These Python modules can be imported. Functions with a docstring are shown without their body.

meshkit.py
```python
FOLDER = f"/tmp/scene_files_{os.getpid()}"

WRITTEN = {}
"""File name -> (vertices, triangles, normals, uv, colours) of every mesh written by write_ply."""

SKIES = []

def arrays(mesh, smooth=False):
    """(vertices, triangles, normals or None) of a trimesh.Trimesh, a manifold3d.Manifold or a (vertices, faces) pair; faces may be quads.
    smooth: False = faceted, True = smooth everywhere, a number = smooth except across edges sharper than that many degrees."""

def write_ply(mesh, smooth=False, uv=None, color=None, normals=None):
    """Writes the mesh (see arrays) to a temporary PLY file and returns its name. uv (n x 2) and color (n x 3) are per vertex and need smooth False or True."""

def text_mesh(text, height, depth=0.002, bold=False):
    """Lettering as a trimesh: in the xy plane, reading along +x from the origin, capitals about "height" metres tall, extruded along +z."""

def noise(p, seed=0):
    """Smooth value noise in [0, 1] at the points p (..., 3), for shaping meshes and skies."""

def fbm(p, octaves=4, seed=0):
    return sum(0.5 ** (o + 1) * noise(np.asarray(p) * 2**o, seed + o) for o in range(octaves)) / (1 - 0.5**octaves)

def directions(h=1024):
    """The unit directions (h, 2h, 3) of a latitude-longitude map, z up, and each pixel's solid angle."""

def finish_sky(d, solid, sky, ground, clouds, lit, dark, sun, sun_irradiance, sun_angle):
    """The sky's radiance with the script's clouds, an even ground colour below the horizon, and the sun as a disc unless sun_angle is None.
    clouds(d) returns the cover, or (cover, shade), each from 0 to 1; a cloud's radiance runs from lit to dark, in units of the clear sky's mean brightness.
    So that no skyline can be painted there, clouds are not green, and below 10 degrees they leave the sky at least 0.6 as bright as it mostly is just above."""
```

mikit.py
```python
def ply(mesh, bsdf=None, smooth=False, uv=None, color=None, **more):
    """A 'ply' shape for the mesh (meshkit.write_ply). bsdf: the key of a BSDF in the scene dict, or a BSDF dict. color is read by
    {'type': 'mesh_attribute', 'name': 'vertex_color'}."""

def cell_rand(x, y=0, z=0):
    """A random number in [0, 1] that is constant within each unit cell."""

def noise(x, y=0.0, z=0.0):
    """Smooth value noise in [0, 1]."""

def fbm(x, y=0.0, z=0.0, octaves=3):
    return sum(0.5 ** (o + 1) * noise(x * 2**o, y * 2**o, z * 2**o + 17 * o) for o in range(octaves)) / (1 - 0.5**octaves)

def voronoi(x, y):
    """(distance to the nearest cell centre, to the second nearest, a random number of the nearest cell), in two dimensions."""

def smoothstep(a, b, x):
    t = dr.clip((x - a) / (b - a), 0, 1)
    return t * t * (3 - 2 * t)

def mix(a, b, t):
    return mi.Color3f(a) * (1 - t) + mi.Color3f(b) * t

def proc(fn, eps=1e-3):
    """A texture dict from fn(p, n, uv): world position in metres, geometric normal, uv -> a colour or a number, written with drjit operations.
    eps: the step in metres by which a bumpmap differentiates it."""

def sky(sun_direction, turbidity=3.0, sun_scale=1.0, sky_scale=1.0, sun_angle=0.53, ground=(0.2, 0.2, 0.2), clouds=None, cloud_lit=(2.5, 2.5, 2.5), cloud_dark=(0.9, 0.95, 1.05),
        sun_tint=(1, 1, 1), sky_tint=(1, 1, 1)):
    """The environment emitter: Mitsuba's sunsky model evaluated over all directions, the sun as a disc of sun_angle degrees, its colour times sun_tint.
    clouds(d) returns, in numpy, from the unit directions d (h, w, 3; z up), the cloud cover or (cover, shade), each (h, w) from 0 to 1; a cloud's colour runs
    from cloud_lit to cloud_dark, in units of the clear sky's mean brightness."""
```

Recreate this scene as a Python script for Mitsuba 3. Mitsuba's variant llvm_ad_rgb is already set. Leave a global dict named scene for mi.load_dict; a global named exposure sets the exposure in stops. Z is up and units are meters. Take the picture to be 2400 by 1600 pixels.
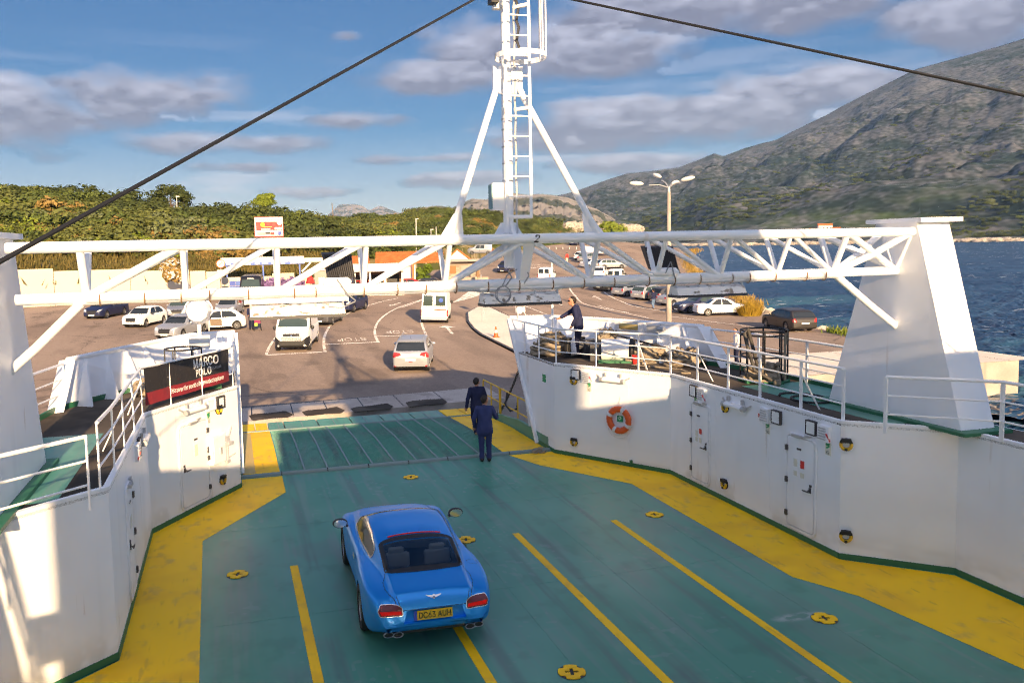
import math, random
import numpy as np, trimesh, mitsuba as mi, drjit as dr
import manifold3d as m3
import shapely, shapely.geometry as sg
import mikit, meshkit
from mikit import proc, fbm, noise, smoothstep, mix, voronoi, cell_rand

# ---------------------------------------------------------------- camera, sky, sun, exposure
# ship frame: origin on the car deck under the camera, x to starboard, y towards the bow, z up, metres
T = mi.ScalarTransform4f
FOCAL, PPX, PPY, EYE = 1938.03, 1053.12, 737.58, 5.861        # measured lens, in pixels of a 2400 x 1600 picture
RIGHT, DOWN, FWD = np.array([.966, -.2574, -.0226]), np.array([-.0429, -.0736, -.9964]), np.array([.2548, .9635, -.0822])
scene, labels, CAM = {}, {}, {}
scene['camera'] = {'type': 'perspective', 'fov': math.degrees(2 * math.atan(1200 / FOCAL)), 'fov_axis': 'x', 'near_clip': .1, 'far_clip': 60000.,
    'principal_point_offset_x': (1200 - PPX) / 2400, 'principal_point_offset_y': (800 - PPY) / 1600,
    'to_world': T(np.block([[np.stack([-RIGHT, -DOWN, FWD], 1), np.array([[0], [0], [EYE]])], [np.array([[0, 0, 0, 1.]])]]).tolist())}
SUN = np.array([-.137, -3.7, 1.0])
exposure = 3.2
def sky_clouds(d):
    az = np.degrees(np.arctan2(d[..., 0], d[..., 1])); el = np.degrees(np.arcsin(np.clip(d[..., 2], -1, 1)))
    q = np.stack([az * .30, el * .85, az * 0 + 3.1], -1)
    n = meshkit.fbm(q, 5, 4) - .5
    n2 = meshkit.fbm(q * 2.7 + 9, 4, 11) - .5
    cov = np.zeros_like(az); sh = np.zeros_like(az)
    for (a, e, wa, we, amt) in CLOUDS:
        r = np.sqrt(((az - a) / wa) ** 2 + ((el - e) / we) ** 2)
        f = amt * np.clip(1.25 - r, 0, 1.2)
        t = f + 1.25 * n * (f > .02) + .45 * n2 * (f > .02)
        c = np.clip((t - .18) / .68, 0, 1); c = c * c * (3 - 2 * c)
        s = np.clip(.86 - .34 * (el - e) / we + 1.0 * n2, .34, 1)
        sh = np.where(c > cov, s, sh); cov = np.maximum(cov, c)
    far = np.clip((meshkit.fbm(np.stack([az * .09, el * .8, az * 0 + 7], -1), 5, 21) - .50) * 4, 0, .75) * np.clip((14 - el) / 8, 0, 1) * np.clip(el / 2, 0, 1)
    # brighter cloud added overhead and all round out of view, to raise ambient light
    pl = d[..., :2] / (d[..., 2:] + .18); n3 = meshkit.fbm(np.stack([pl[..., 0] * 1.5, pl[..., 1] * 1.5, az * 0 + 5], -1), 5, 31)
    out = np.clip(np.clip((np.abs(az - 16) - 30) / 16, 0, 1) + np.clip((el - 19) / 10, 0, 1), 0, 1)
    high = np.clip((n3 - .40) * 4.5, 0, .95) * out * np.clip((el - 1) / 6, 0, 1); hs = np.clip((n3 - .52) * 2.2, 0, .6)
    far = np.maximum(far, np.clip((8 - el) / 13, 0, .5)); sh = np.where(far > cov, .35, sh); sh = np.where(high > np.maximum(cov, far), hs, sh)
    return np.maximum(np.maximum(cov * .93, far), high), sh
CLOUDS = [(-4.5, 9.9, 7.5, 2.2, 1.15), (-1, 7.1, 7.5, .95, 1.05), (8, 8.6, 4.6, .72, .95), (14.5, 11.2, 6.5, 1.5, 1.1), (18.5, 12.9, 5.5, 2.1, 1.15), (25, 12.5, 7.5, 2.3, 1.25), (31, 14.8, 10, 2.1, 1.3), (38.5, 14.4, 6.5, 2.1, 1.25), (30, 8.0, 12.5, 1.7, 1.3), (38.5, 9.0, 7.5, 1.7, 1.2), (23, 7.0, 6, 1.0, 1.),
    (6, 3.9, 3.8, .55, .9), (14, 6.0, 6, .45, .9), (17, 4.6, 8, .6, .95), (1.0, 5.6, 4, .5, .9), (8.5, 13.9, 1.6, .5, .6), (-13, 8.6, 7, 2.6, 1.15), (48, 12.5, 7, 2.4, 1.2), (52, 8, 9, 2, 1.1), (27, 5.2, 7, .7, .95)]
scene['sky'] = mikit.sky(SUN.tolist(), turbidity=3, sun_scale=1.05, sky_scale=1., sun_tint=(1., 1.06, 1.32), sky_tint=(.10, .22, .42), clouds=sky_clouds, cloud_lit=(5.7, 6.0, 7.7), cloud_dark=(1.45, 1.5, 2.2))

# ---------------------------------------------------------------- helpers
rng = np.random.default_rng(7)
cat = trimesh.util.concatenate
def A(*v): return np.array(v, float)
def ray(px, py): return RIGHT * (px - PPX) + DOWN * (py - PPY) + FWD * FOCAL
def on_z(px, py, z=0.):                     # measured picture point -> the level plane it lies on
    d = ray(px, py); return A(0, 0, EYE) + d * ((z - EYE) / d[2])
def on_y(px, py, y):
    d = ray(px, py); return A(0, 0, EYE) + d * (y / d[1])
def at_r(px, py, r):
    d = ray(px, py); return A(0, 0, EYE) + d * (r / np.hypot(d[0], d[1]))
def sstep(a, b, x):
    t = np.clip((x - a) / (b - a), 0, 1); return t * t * (3 - 2 * t)
def ground_z(x, y):                         # the harbour ground: level at the ship, rising inland
    x, y = np.asarray(x, float), np.asarray(y, float)
    k = np.clip(1 - (x - 14) / 16, 0, 1); w = sstep(60, 95, y)
    return -.2 + .022 * np.clip(y - 36, 0, None) * (k * (1 - w) + w) + .055 * np.clip(y - 108, 0, None) * np.clip((900 - y) / 500, .2, 1)
def on_g(px, py, off=0.):
    z = 0.
    for _ in range(60):
        p = on_z(px, py, min(z, EYE - .4)); z = .6 * z + .4 * (float(ground_z(p[0], p[1])) + off)
    return A(p[0], p[1], float(ground_z(p[0], p[1])) + off)

def at_ground(px, r):
    a = math.atan2(*ray(px, 560)[:2]); x, y = r * math.sin(a), r * math.cos(a); return A(x, y, float(ground_z(x, y)))
def unique(key):
    if key not in labels and key not in scene and not any(k.startswith(key + '__') for k in scene): return key
    n = 1
    while True:
        k = '%s_%03d' % (key, n)
        if k not in labels and k not in scene: return k
        n += 1
def thing(name, label, cat_, group=None, kind=None):
    k = unique(name); labels[k] = {'label': label}
    if cat_: labels[k]['category'] = cat_
    if group: labels[k]['group'] = group
    if kind: labels[k]['kind'] = kind
    return k
used = set()
def put(key, mesh, bsdf, smooth=False, **kw):
    if isinstance(mesh, (list, tuple)) and len(mesh) and isinstance(mesh[0], trimesh.Trimesh): mesh = cat(list(mesh))
    scene[key] = mikit.ply(mesh, bsdf, smooth, **kw); return key
def part(parent, name, mesh, bsdf, smooth=False, label=None, kind=None, **kw):
    k = parent + '__' + name; n = 0
    while k in used: n += 1; k = '%s__%s_%03d' % (parent, name, n)
    used.add(k); put(k, mesh, bsdf, smooth, **kw)
    if label or kind: labels[k] = {**({'label': label} if label else {}), **({'kind': kind} if kind else {})}
    return k
def whole(name, label, cat_, mesh, bsdf, smooth=False, group=None, kind=None):
    return put(thing(name, label, cat_, group, kind), mesh, bsdf, smooth)

def rotz(m, a):
    m = m.copy(); m.apply_transform(trimesh.transformations.rotation_matrix(a, [0, 0, 1])); return m
def moved(m, p, a=0., s=1.):
    m = m.copy()
    if s != 1.: m.apply_scale(s)
    if a: m.apply_transform(trimesh.transformations.rotation_matrix(a, [0, 0, 1]))
    m.apply_translation(p); return m
def box(c, s, a=0.):
    m = trimesh.creation.box(s)
    if a: m.apply_transform(trimesh.transformations.rotation_matrix(a, [0, 0, 1]))
    m.apply_translation(c); return m
def frame(p0, p1):
    t = A(*p1) - A(*p0); L = np.linalg.norm(t); t /= L
    a = np.cross(t, [0, 0, 1.]) if abs(t[2]) < .95 else np.cross(t, [1., 0, 0])
    a /= np.linalg.norm(a); return t, a, np.cross(a, t), L
def bar(p0, p1, w, h):                      # a straight bar of w (level) by h
    t, a, b, L = frame(p0, p1); m = trimesh.creation.box([w, L, h])
    M = np.eye(4); M[:3, 0], M[:3, 1], M[:3, 2], M[:3, 3] = a, t, b, (A(*p0) + A(*p1)) / 2
    m.apply_transform(M); return m
def tube(pts, r, sides=8, closed=False, caps=True):
    p = np.asarray(pts, float); n = len(p); r = np.broadcast_to(r, (n,))
    t = np.roll(p, -1, 0) - np.roll(p, 1, 0) if closed else np.gradient(p, axis=0)
    t /= np.linalg.norm(t, axis=1, keepdims=True) + 1e-12
    a = np.cross(t[0], [0, 0, 1.]) if abs(t[0][2]) < .9 else np.cross(t[0], [1., 0, 0])
    ang = np.arange(sides) * 2 * np.pi / sides; V = []
    for i in range(n):
        a = a - t[i] * (a @ t[i]); a /= np.linalg.norm(a); b = np.cross(t[i], a)
        V.append(p[i] + r[i] * (np.cos(ang)[:, None] * a + np.sin(ang)[:, None] * b))
    V = np.vstack(V); Fc = []
    for i in range(n if closed else n - 1):
        for j in range(sides):
            q = [i * sides + j, i * sides + (j + 1) % sides, ((i + 1) % n) * sides + (j + 1) % sides, ((i + 1) % n) * sides + j]
            Fc += [[q[0], q[1], q[2]], [q[0], q[2], q[3]]]
    if caps and not closed:
        V = np.vstack([V, p[0], p[-1]])
        for j in range(sides):
            Fc += [[n * sides, (j + 1) % sides, j], [n * sides + 1, (n - 1) * sides + j, (n - 1) * sides + (j + 1) % sides]]
    return trimesh.Trimesh(V, Fc, process=False)
def ring(c, R, r, nrm=(0, 0, 1), n=20, sides=8, a0=0, a1=2 * np.pi):
    nrm = A(*nrm) / np.linalg.norm(nrm); u = np.cross(nrm, [0, 0, 1.]) if abs(nrm[2]) < .9 else A(1, 0, 0); u /= np.linalg.norm(u); v = np.cross(nrm, u)
    full = a1 - a0 > 6.28; g = np.linspace(a0, a1, n, endpoint=not full)
    return tube(A(*c) + R * (np.cos(g)[:, None] * u + np.sin(g)[:, None] * v), r, sides, closed=full)
def cyl(p0, p1, r, sides=16, r1=None):
    p0, p1 = A(*p0), A(*p1); return tube([p0, p0 * .5 + p1 * .5, p1], [r, (r + (r1 or r)) / 2, r1 or r] if r1 else r, sides)
def prism(poly, z0, z1):
    p = poly if isinstance(poly, sg.Polygon) else sg.Polygon(poly)
    m = trimesh.creation.extrude_polygon(p, z1 - z0, engine='earcut'); m.apply_translation([0, 0, z0]); return m
def flat(poly, z):                          # one-sided sheet facing up
    p = poly if isinstance(poly, sg.Polygon) else sg.Polygon(poly)
    v, f = trimesh.creation.triangulate_polygon(p, engine='earcut'); v = np.c_[v, np.full(len(v), z)]
    m = trimesh.Trimesh(v, f, process=False)
    if len(f) and np.cross(v[f[0, 1]] - v[f[0, 0]], v[f[0, 2]] - v[f[0, 0]])[2] < 0: m.invert()
    return m
def strip(pts, w):                          # polygon of a line of width w in plan
    return sg.LineString([tuple(p[:2]) for p in pts]).buffer(w / 2, cap_style=2, join_style=2)
def drape(poly, off, step=3.):              # sheet following the harbour ground
    out = []
    for g in getattr(poly, 'geoms', [poly]):
        m = flat(g, 0.); v, f = trimesh.remesh.subdivide_to_size(m.vertices, m.faces, step, max_iter=12)
        v = v.copy(); v[:, 2] = ground_z(v[:, 0], v[:, 1]) + off; out.append(trimesh.Trimesh(v, f, process=False))
    return cat(out)
def basis(o, ex, ez):                       # 4x4: local x along ex, z along ez (outward), y = ez x ex
    ex, ez = A(*ex) / np.linalg.norm(ex), A(*ez) / np.linalg.norm(ez); M = np.eye(4)
    M[:3, 0], M[:3, 1], M[:3, 2], M[:3, 3] = ex, np.cross(ez, ex), ez, o; return M
def onto(m, M):
    m = m.copy(); m.apply_transform(M); return m
def catenary(p0, p1, sag, n=14):
    t = np.linspace(0, 1, n)[:, None]; q = A(*p0) * (1 - t) + A(*p1) * t; q[:, 2] -= sag * 4 * (t * (1 - t))[:, 0]; return q

# ---------------------------------------------------------------- materials
def rgb(v): return {'type': 'rgb', 'value': list(map(float, v))}
def mat(name, c, rough=.5, metal=0., coat=0., spec=.5, two=False):
    b = {'type': 'principled', 'base_color': rgb(c) if not isinstance(c, dict) else c, 'roughness': float(rough), 'metallic': float(metal), 'specular': float(spec), 'clearcoat': float(coat), 'clearcoat_gloss': .95}
    scene[name] = {'type': 'twosided', 'bsdf': b} if two else b
def pmat(name, fn, rough=.5, spec=.5, two=False, bump=None, bscale=1., eps=1e-3):
    b = {'type': 'principled', 'base_color': proc(fn), 'roughness': float(rough), 'specular': float(spec)}
    if bump is not None: b = {'type': 'bumpmap', 'arbitrary': proc(bump, eps=eps), 'scale': float(bscale), 'bsdf': b}
    scene[name] = {'type': 'twosided', 'bsdf': b} if two else b

SCUFF = on_z(1868, 1444)[:2].tolist()
def deck_c(p, n, uv):
    big = fbm(p.x * .55, p.y * .30, p.z, 4); st = fbm(p.x * 7., p.y * .55, 3., 3); sm = fbm(p.x * 3.1, p.y * 2.6, 5., 4)
    c = mix((.058, .225, .160), (.100, .275, .210), smoothstep(.3, .7, big))
    c = mix(c, (.17, .225, .205), smoothstep(.50, .85, st) * .45)
    c = mix(c, (.032, .12, .09), smoothstep(.56, .85, sm) * .25)
    c = mix(c, (.15, .145, .15), smoothstep(.62, .75, fbm(p.x * 1.2 + 9, p.y * .5, 8., 3)) * .25)
    tr = smoothstep(.16, .04, dr.abs(dr.abs(p.x - 2.0) - .72)) + smoothstep(.16, .04, dr.abs(dr.abs(p.x - 4.25) - .72)) + smoothstep(.16, .04, dr.abs(dr.abs(p.x - 6.5) - .72))
    c = mix(c, (.075, .115, .11), tr * .5 * smoothstep(.3, .6, st))
    spot = smoothstep(.80, .86, noise(p.x * 9, p.y * 9, 2.)) * smoothstep(.5, .7, noise(p.x * 1.1, p.y * 1.1, 4.))
    sc = smoothstep(.62, .0, dr.sqrt(dr.square((p.x - SCUFF[0]) / 1.0) + dr.square((p.y - SCUFF[1]) / .28))) * smoothstep(.35, .65, fbm(p.x * 5, p.y * 9, 2., 3)); c = mix(c, (.36, .42, .42), sc)
    return mix(c, (.22, .27, .26), spot * .25)
pmat('deck_paint', deck_c, .42, .5)
def yellow_c(p, n, uv):
    w = fbm(p.x * 4.5, p.y * 3.5, p.z * 4, 4); s = fbm(p.x * 1.1, p.y * 1.3, 6., 3)
    c = mix((.92, .55, .008), (.84, .48, .012), smoothstep(.4, .75, s))
    c = mix(c, (.42, .30, .10), smoothstep(.56, .9, w) * .5)
    return mix(c, (.10, .10, .075), smoothstep(.70, .86, fbm(p.x * 9, p.y * 2.3, 1., 3)) * .25)
pmat('yellow_paint', yellow_c, .5, .2)
def white_c(p, n, uv):
    d = p.x * .8 + p.y * .6
    st = fbm(d * 5., p.z * .35, 1., 3); b = fbm(d * .8, p.z * .9, 3., 3)
    c = mix((.80, .815, .845), (.745, .76, .785), smoothstep(.5, .9, st)); c = mix(c, (.76, .77, .79), smoothstep(.4, .8, b))
    low = smoothstep(.6, .05, dr.abs(p.z - .05)) * smoothstep(.4, .65, fbm(d * 3, p.z * 3, 2., 3))
    c = mix(c, (.50, .49, .46), low * .5)
    ru = smoothstep(.70, .80, fbm(d * 9., p.z * .5, 7., 3)) * smoothstep(.62, .75, fbm(d * 2., p.z * 2., 17., 2))
    return mix(c, (.50, .36, .26), ru * .3)
def white_h(p, n, uv):
    d = p.x * .8 + p.y * .6; return .010 * fbm(d * 1.1, p.z * 1.3, 4., 2) + .0012 * noise(d * 9, p.z * 9, 2.)
pmat('white_paint', white_c, .38, two=True, bump=white_h, bscale=1., eps=.02)
def asphalt_c(p, n, uv):
    g = noise(p.x * 14, p.y * 14, 1.); b = fbm(p.x * .16, p.y * .10, 2., 4); st = fbm(p.x * .9, p.y * .16, 5., 3)
    c = mix((.185, .142, .118), (.228, .178, .148), smoothstep(.25, .75, b)); c = mix(c, c * .82, smoothstep(.5, .72, st))
    c = mix(c, c * .72, smoothstep(.63, .75, fbm(p.x * .5 + 3, p.y * .3, 9., 4)) * .8)
    v = voronoi(p.x * .13 + 2 * fbm(p.x * .2, p.y * .2, 1., 2), p.y * .10)
    c = mix(c, c * .6, smoothstep(.022, .0, v[1] - v[0]) * smoothstep(.5, .6, noise(p.x * .11, p.y * .11, 3.)))
    return c * (.86 + .28 * g)
pmat('asphalt', asphalt_c, .85, .3)
def concrete_c(p, n, uv):
    b = fbm(p.x * .8, p.y * .8, p.z * .8, 4); f_ = noise(p.x * 22, p.y * 22, p.z * 22)
    c = mix((.33, .285, .25), (.43, .38, .34), smoothstep(.3, .7, b)); c = mix(c, (.22, .18, .16), smoothstep(.60, .75, fbm(p.x * 2.2, p.y * 1.4, 8., 4)) * .55)
    return c * (.9 + .2 * f_)
pmat('concrete', concrete_c, .85, .3)
def pale_c(p, n, uv): return mix((.46, .41, .36), (.56, .51, .46), fbm(p.x * .5, p.y * .5, 1., 4)) * (.92 + .16 * noise(p.x * 12, p.y * 12, 3.))
pmat('pale_concrete', pale_c, .85, .3)
def earth_c(p, n, uv):
    b = fbm(p.x * .11, p.y * .11, 1., 5); s = fbm(p.x * .7, p.y * .7, 4., 4)
    c = mix((.085, .095, .030), (.20, .155, .065), smoothstep(.42, .62, b)); c = mix(c, (.30, .25, .17), smoothstep(.60, .72, s))
    return mix(c, (.045, .06, .02), smoothstep(.56, .64, fbm(p.x * .33 + 5, p.y * .33, 2., 4)) * .7)
pmat('earth', earth_c, .95, .2)
def rock_c(p, n, uv):
    b = fbm(p.x * .9, p.y * .9, p.z * 1.6, 4); return mix((.24, .20, .16), (.52, .47, .40), smoothstep(.3, .7, b))
pmat('shore_rock', rock_c, .9, .2)
def marking_c(p, n, uv):
    w = fbm(p.x * 3., p.y * 2.2, 1., 4); return mix((.60, .56, .52), (.34, .28, .24), smoothstep(.46, .72, w))
pmat('road_marking', marking_c, .8, .3)
def rope_c(p, n, uv):
    b = noise(p.x * 18, p.y * 18, p.z * 18); s = noise(p.x * 3, p.y * 3, p.z * 3); return mix((.16, .13, .095), (.42, .35, .26), .55 * b + .45 * s)
pmat('rope', rope_c, .95, .1)
def anti_slip_c(p, n, uv):
    b = fbm(p.x * 1.4, p.y * 1.1, 3., 4); return mix((.035, .028, .022), (.085, .070, .055), smoothstep(.3, .75, b))
pmat('dark_deck', anti_slip_c, .8, .3)
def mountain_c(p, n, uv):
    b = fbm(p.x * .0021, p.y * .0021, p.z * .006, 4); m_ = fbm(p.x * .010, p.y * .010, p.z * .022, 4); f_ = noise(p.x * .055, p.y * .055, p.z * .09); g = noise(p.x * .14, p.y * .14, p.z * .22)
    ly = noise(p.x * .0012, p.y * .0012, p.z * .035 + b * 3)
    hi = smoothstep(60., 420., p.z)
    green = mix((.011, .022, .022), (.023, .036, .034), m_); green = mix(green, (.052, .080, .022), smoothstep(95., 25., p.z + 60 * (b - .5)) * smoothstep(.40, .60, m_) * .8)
    rock = mix((.050, .060, .080), (.112, .114, .134), .5 * f_ + .5 * g)  # blue-grey of haze and cloud shade mixed into the rock colour
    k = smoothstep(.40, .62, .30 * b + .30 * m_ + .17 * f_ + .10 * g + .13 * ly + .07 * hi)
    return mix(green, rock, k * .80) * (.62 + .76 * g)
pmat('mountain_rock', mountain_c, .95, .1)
def ridge_c(p, n, uv):
    f_ = fbm(p.x * .012, p.y * .012, p.z * .02, 5); return mix((.18, .17, .165), (.050, .058, .045), smoothstep(.42, .58, f_))
pmat('pale_rock', ridge_c, .95, .1)
mat('hazed_rock', (.22, .25, .30), .95, spec=.1)  # distance haze painted into the base colour; no object uses it
def wave_h(p, n, uv):
    u = p.x * .86 + p.y * .5; v = p.y * .86 - p.x * .5
    return 1.0 * fbm(u * .14, v * .34, 2., 4) + .42 * fbm(u * .6, v * 1.2, 5., 3)
def sea_c(p, n, uv):
    f_ = fbm(p.x * .05, p.y * .12, 3., 4); sh = smoothstep(34., 4., dr.abs(p.x - 44. - (p.y - 58.) * .42))
    c = mix((.010, .034, .085), (.018, .052, .115), smoothstep(.35, .7, f_)); c = mix(c, (.05, .17, .17), sh * .35 * smoothstep(.45, .7, f_))
    cap = smoothstep(.70, .78, fbm(p.x * .55, p.y * .75, 8., 3)) * smoothstep(.5, .62, noise(p.x * .05, p.y * .08, 4.)); return mix(c, (.45, .5, .55), cap * .5)
pmat('sea_water', sea_c, .14, .5, bump=wave_h, bscale=1.9, eps=.05)
def tile_c(p, n, uv): return mix((.42, .10, .025), (.62, .19, .06), noise(p.x * 3.5, p.y * 3.5, p.z * 3.5))
pmat('roof_tile', tile_c, .8, .3)
def stone_c(p, n, uv):
    c = cell_rand(p.x * 2.2 + p.y * 1.3, 0, p.z * 4.5); return mix((.26, .21, .17), (.46, .39, .32), c)
pmat('stone_wall', stone_c, .9, .2)

def fold_h(p, n, uv): return .030 * fbm(p.x * 7 + p.z * 3, p.y * 7, p.z * 6, 3)
mat('white_gloss', (.80, .80, .80), .25, coat=.5, two=True); mat('white_flat', (.82, .82, .80), .6, two=True); mat('grey_metal', (.42, .43, .45), .45); mat('galvanised', (.45, .46, .47), .4, metal=.5)
mat('dark_metal', (.045, .045, .05), .5); mat('black', (.012, .012, .013), .5, two=True); mat('black_plastic', (.022, .022, .024), .45, two=True); mat('rubber', (.018, .018, .019), .7)
mat('chrome', (.75, .75, .77), .12, metal=1.); mat('alloy', (.40, .41, .43), .28, metal=.85); mat('green_paint', (.022, .13, .062), .45, two=True); mat('red_paint', (.55, .03, .025), .5, two=True); mat('safety_yellow', (.66, .40, .02), .4)
mat('orange', (.62, .10, .02), .5); mat('jeans', (.13, .20, .33), .9, spec=.1)
mat('white_cloth', (.66, .66, .68), .9, spec=.1); mat('skin', (.46, .23, .15), .6, spec=.3); mat('hair', (.016, .011, .008), .7); mat('shoe', (.016, .014, .013), .5); mat('tan_shoe', (.22, .14, .08), .6)
mat('glass_dark', (.012, .016, .018), .05, spec=.8, coat=.6); mat('glass_green', (.035, .055, .050), .06, spec=.8, coat=.6); mat('tail_red', (.42, .012, .012), .15, coat=.8); mat('tail_dark', (.13, .010, .018), .2, coat=.3)
mat('lamp_clear', (.62, .64, .66), .12, coat=.8); mat('plate_white', (.72, .72, .70), .5); mat('plate_yellow', (.70, .44, .015), .45); mat('eu_blue', (.02, .06, .36), .5); mat('grille', (.03, .03, .03), .5)
mat('sign_green', (.02, .26, .10), .5, two=True); mat('paper', (.64, .62, .52), .7, two=True); mat('brown_wood', (.22, .13, .07), .8); mat('pole_wood', (.20, .15, .11), .9); mat('blue_paint', (.025, .09, .40), .4); mat('purple_leaf', (.20, .10, .30), .9, spec=.1)
mat('cream_wall', (.62, .55, .45), .85, spec=.2); mat('white_wall', (.72, .70, .67), .8, spec=.2); mat('grey_wall', (.34, .32, .30), .85, spec=.2); mat('banner_black', (.018, .016, .018), .6, two=True); mat('banner_red', (.20, .016, .024), .6, two=True); mat('print_white', (.72, .70, .68), .6, two=True); mat('print_grey', (.30, .30, .33), .6, two=True)
def cloth_navy_cloth(p, n, uv): return mi.Color3f(.018, .022, .058) * (.75 + .7 * fbm(p.x * 9, p.y * 9, p.z * 5, 3))
pmat('navy_cloth', cloth_navy_cloth, .85, .2, bump=fold_h, bscale=1., eps=.01)
def cloth_blue_overall(p, n, uv): return mi.Color3f(.030, .040, .115) * (.75 + .7 * fbm(p.x * 9, p.y * 9, p.z * 5, 3))
pmat('blue_overall', cloth_blue_overall, .85, .2, bump=fold_h, bscale=1., eps=.01)
def cloth_navy_dark(p, n, uv): return mi.Color3f(.012, .014, .036) * (.75 + .7 * fbm(p.x * 9, p.y * 9, p.z * 5, 3))
pmat('navy_dark', cloth_navy_dark, .85, .2, bump=fold_h, bscale=1., eps=.01)
mat('street_white', (.66, .66, .64), .6); mat('pale_yellow', (.50, .37, .13), .55); mat('seam_blue', (.006, .045, .15), .5); mat('cable_grey', (.22, .23, .25), .6); mat('hose', (.05, .045, .04), .7); mat('spinnaker', (.52, .40, .02), .6)
for nm, c, me in (('car_blue', (.002, .27, .78), .5), ('car_silver', (.42, .44, .48), .45), ('car_white', (.80, .80, .79), 0.), ('car_grey', (.085, .085, .095), .35), ('car_brown', (.045, .040, .038), .35), ('car_navy', (.018, .024, .075), .3), ('car_red', (.40, .012, .018), .1), ('car_black', (.014, .014, .017), .2), ('car_steel', (.30, .32, .37), .4)):
    mat(nm, c, .30, metal=me, coat=1.)
def leaf_mat(name, c):
    scene[name] = {'type': 'twosided', 'bsdf': {'type': 'principled', 'base_color': rgb(c), 'roughness': .7, 'metallic': 0., 'specular': .25, 'clearcoat': 0., 'clearcoat_gloss': .95}}
for nm, c in (('leaf_dark', (.028, .042, .014)), ('leaf_mid', (.058, .072, .018)), ('leaf_olive', (.090, .092, .026)), ('leaf_bright', (.105, .15, .018)), ('leaf_dry', (.17, .115, .04)), ('leaf_grey', (.085, .10, .05)), ('grass_dry', (.26, .17, .05)), ('leaf_creeper', (.10, .16, .018)), ('bark', (.10, .075, .055))): leaf_mat(nm, c)

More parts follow.
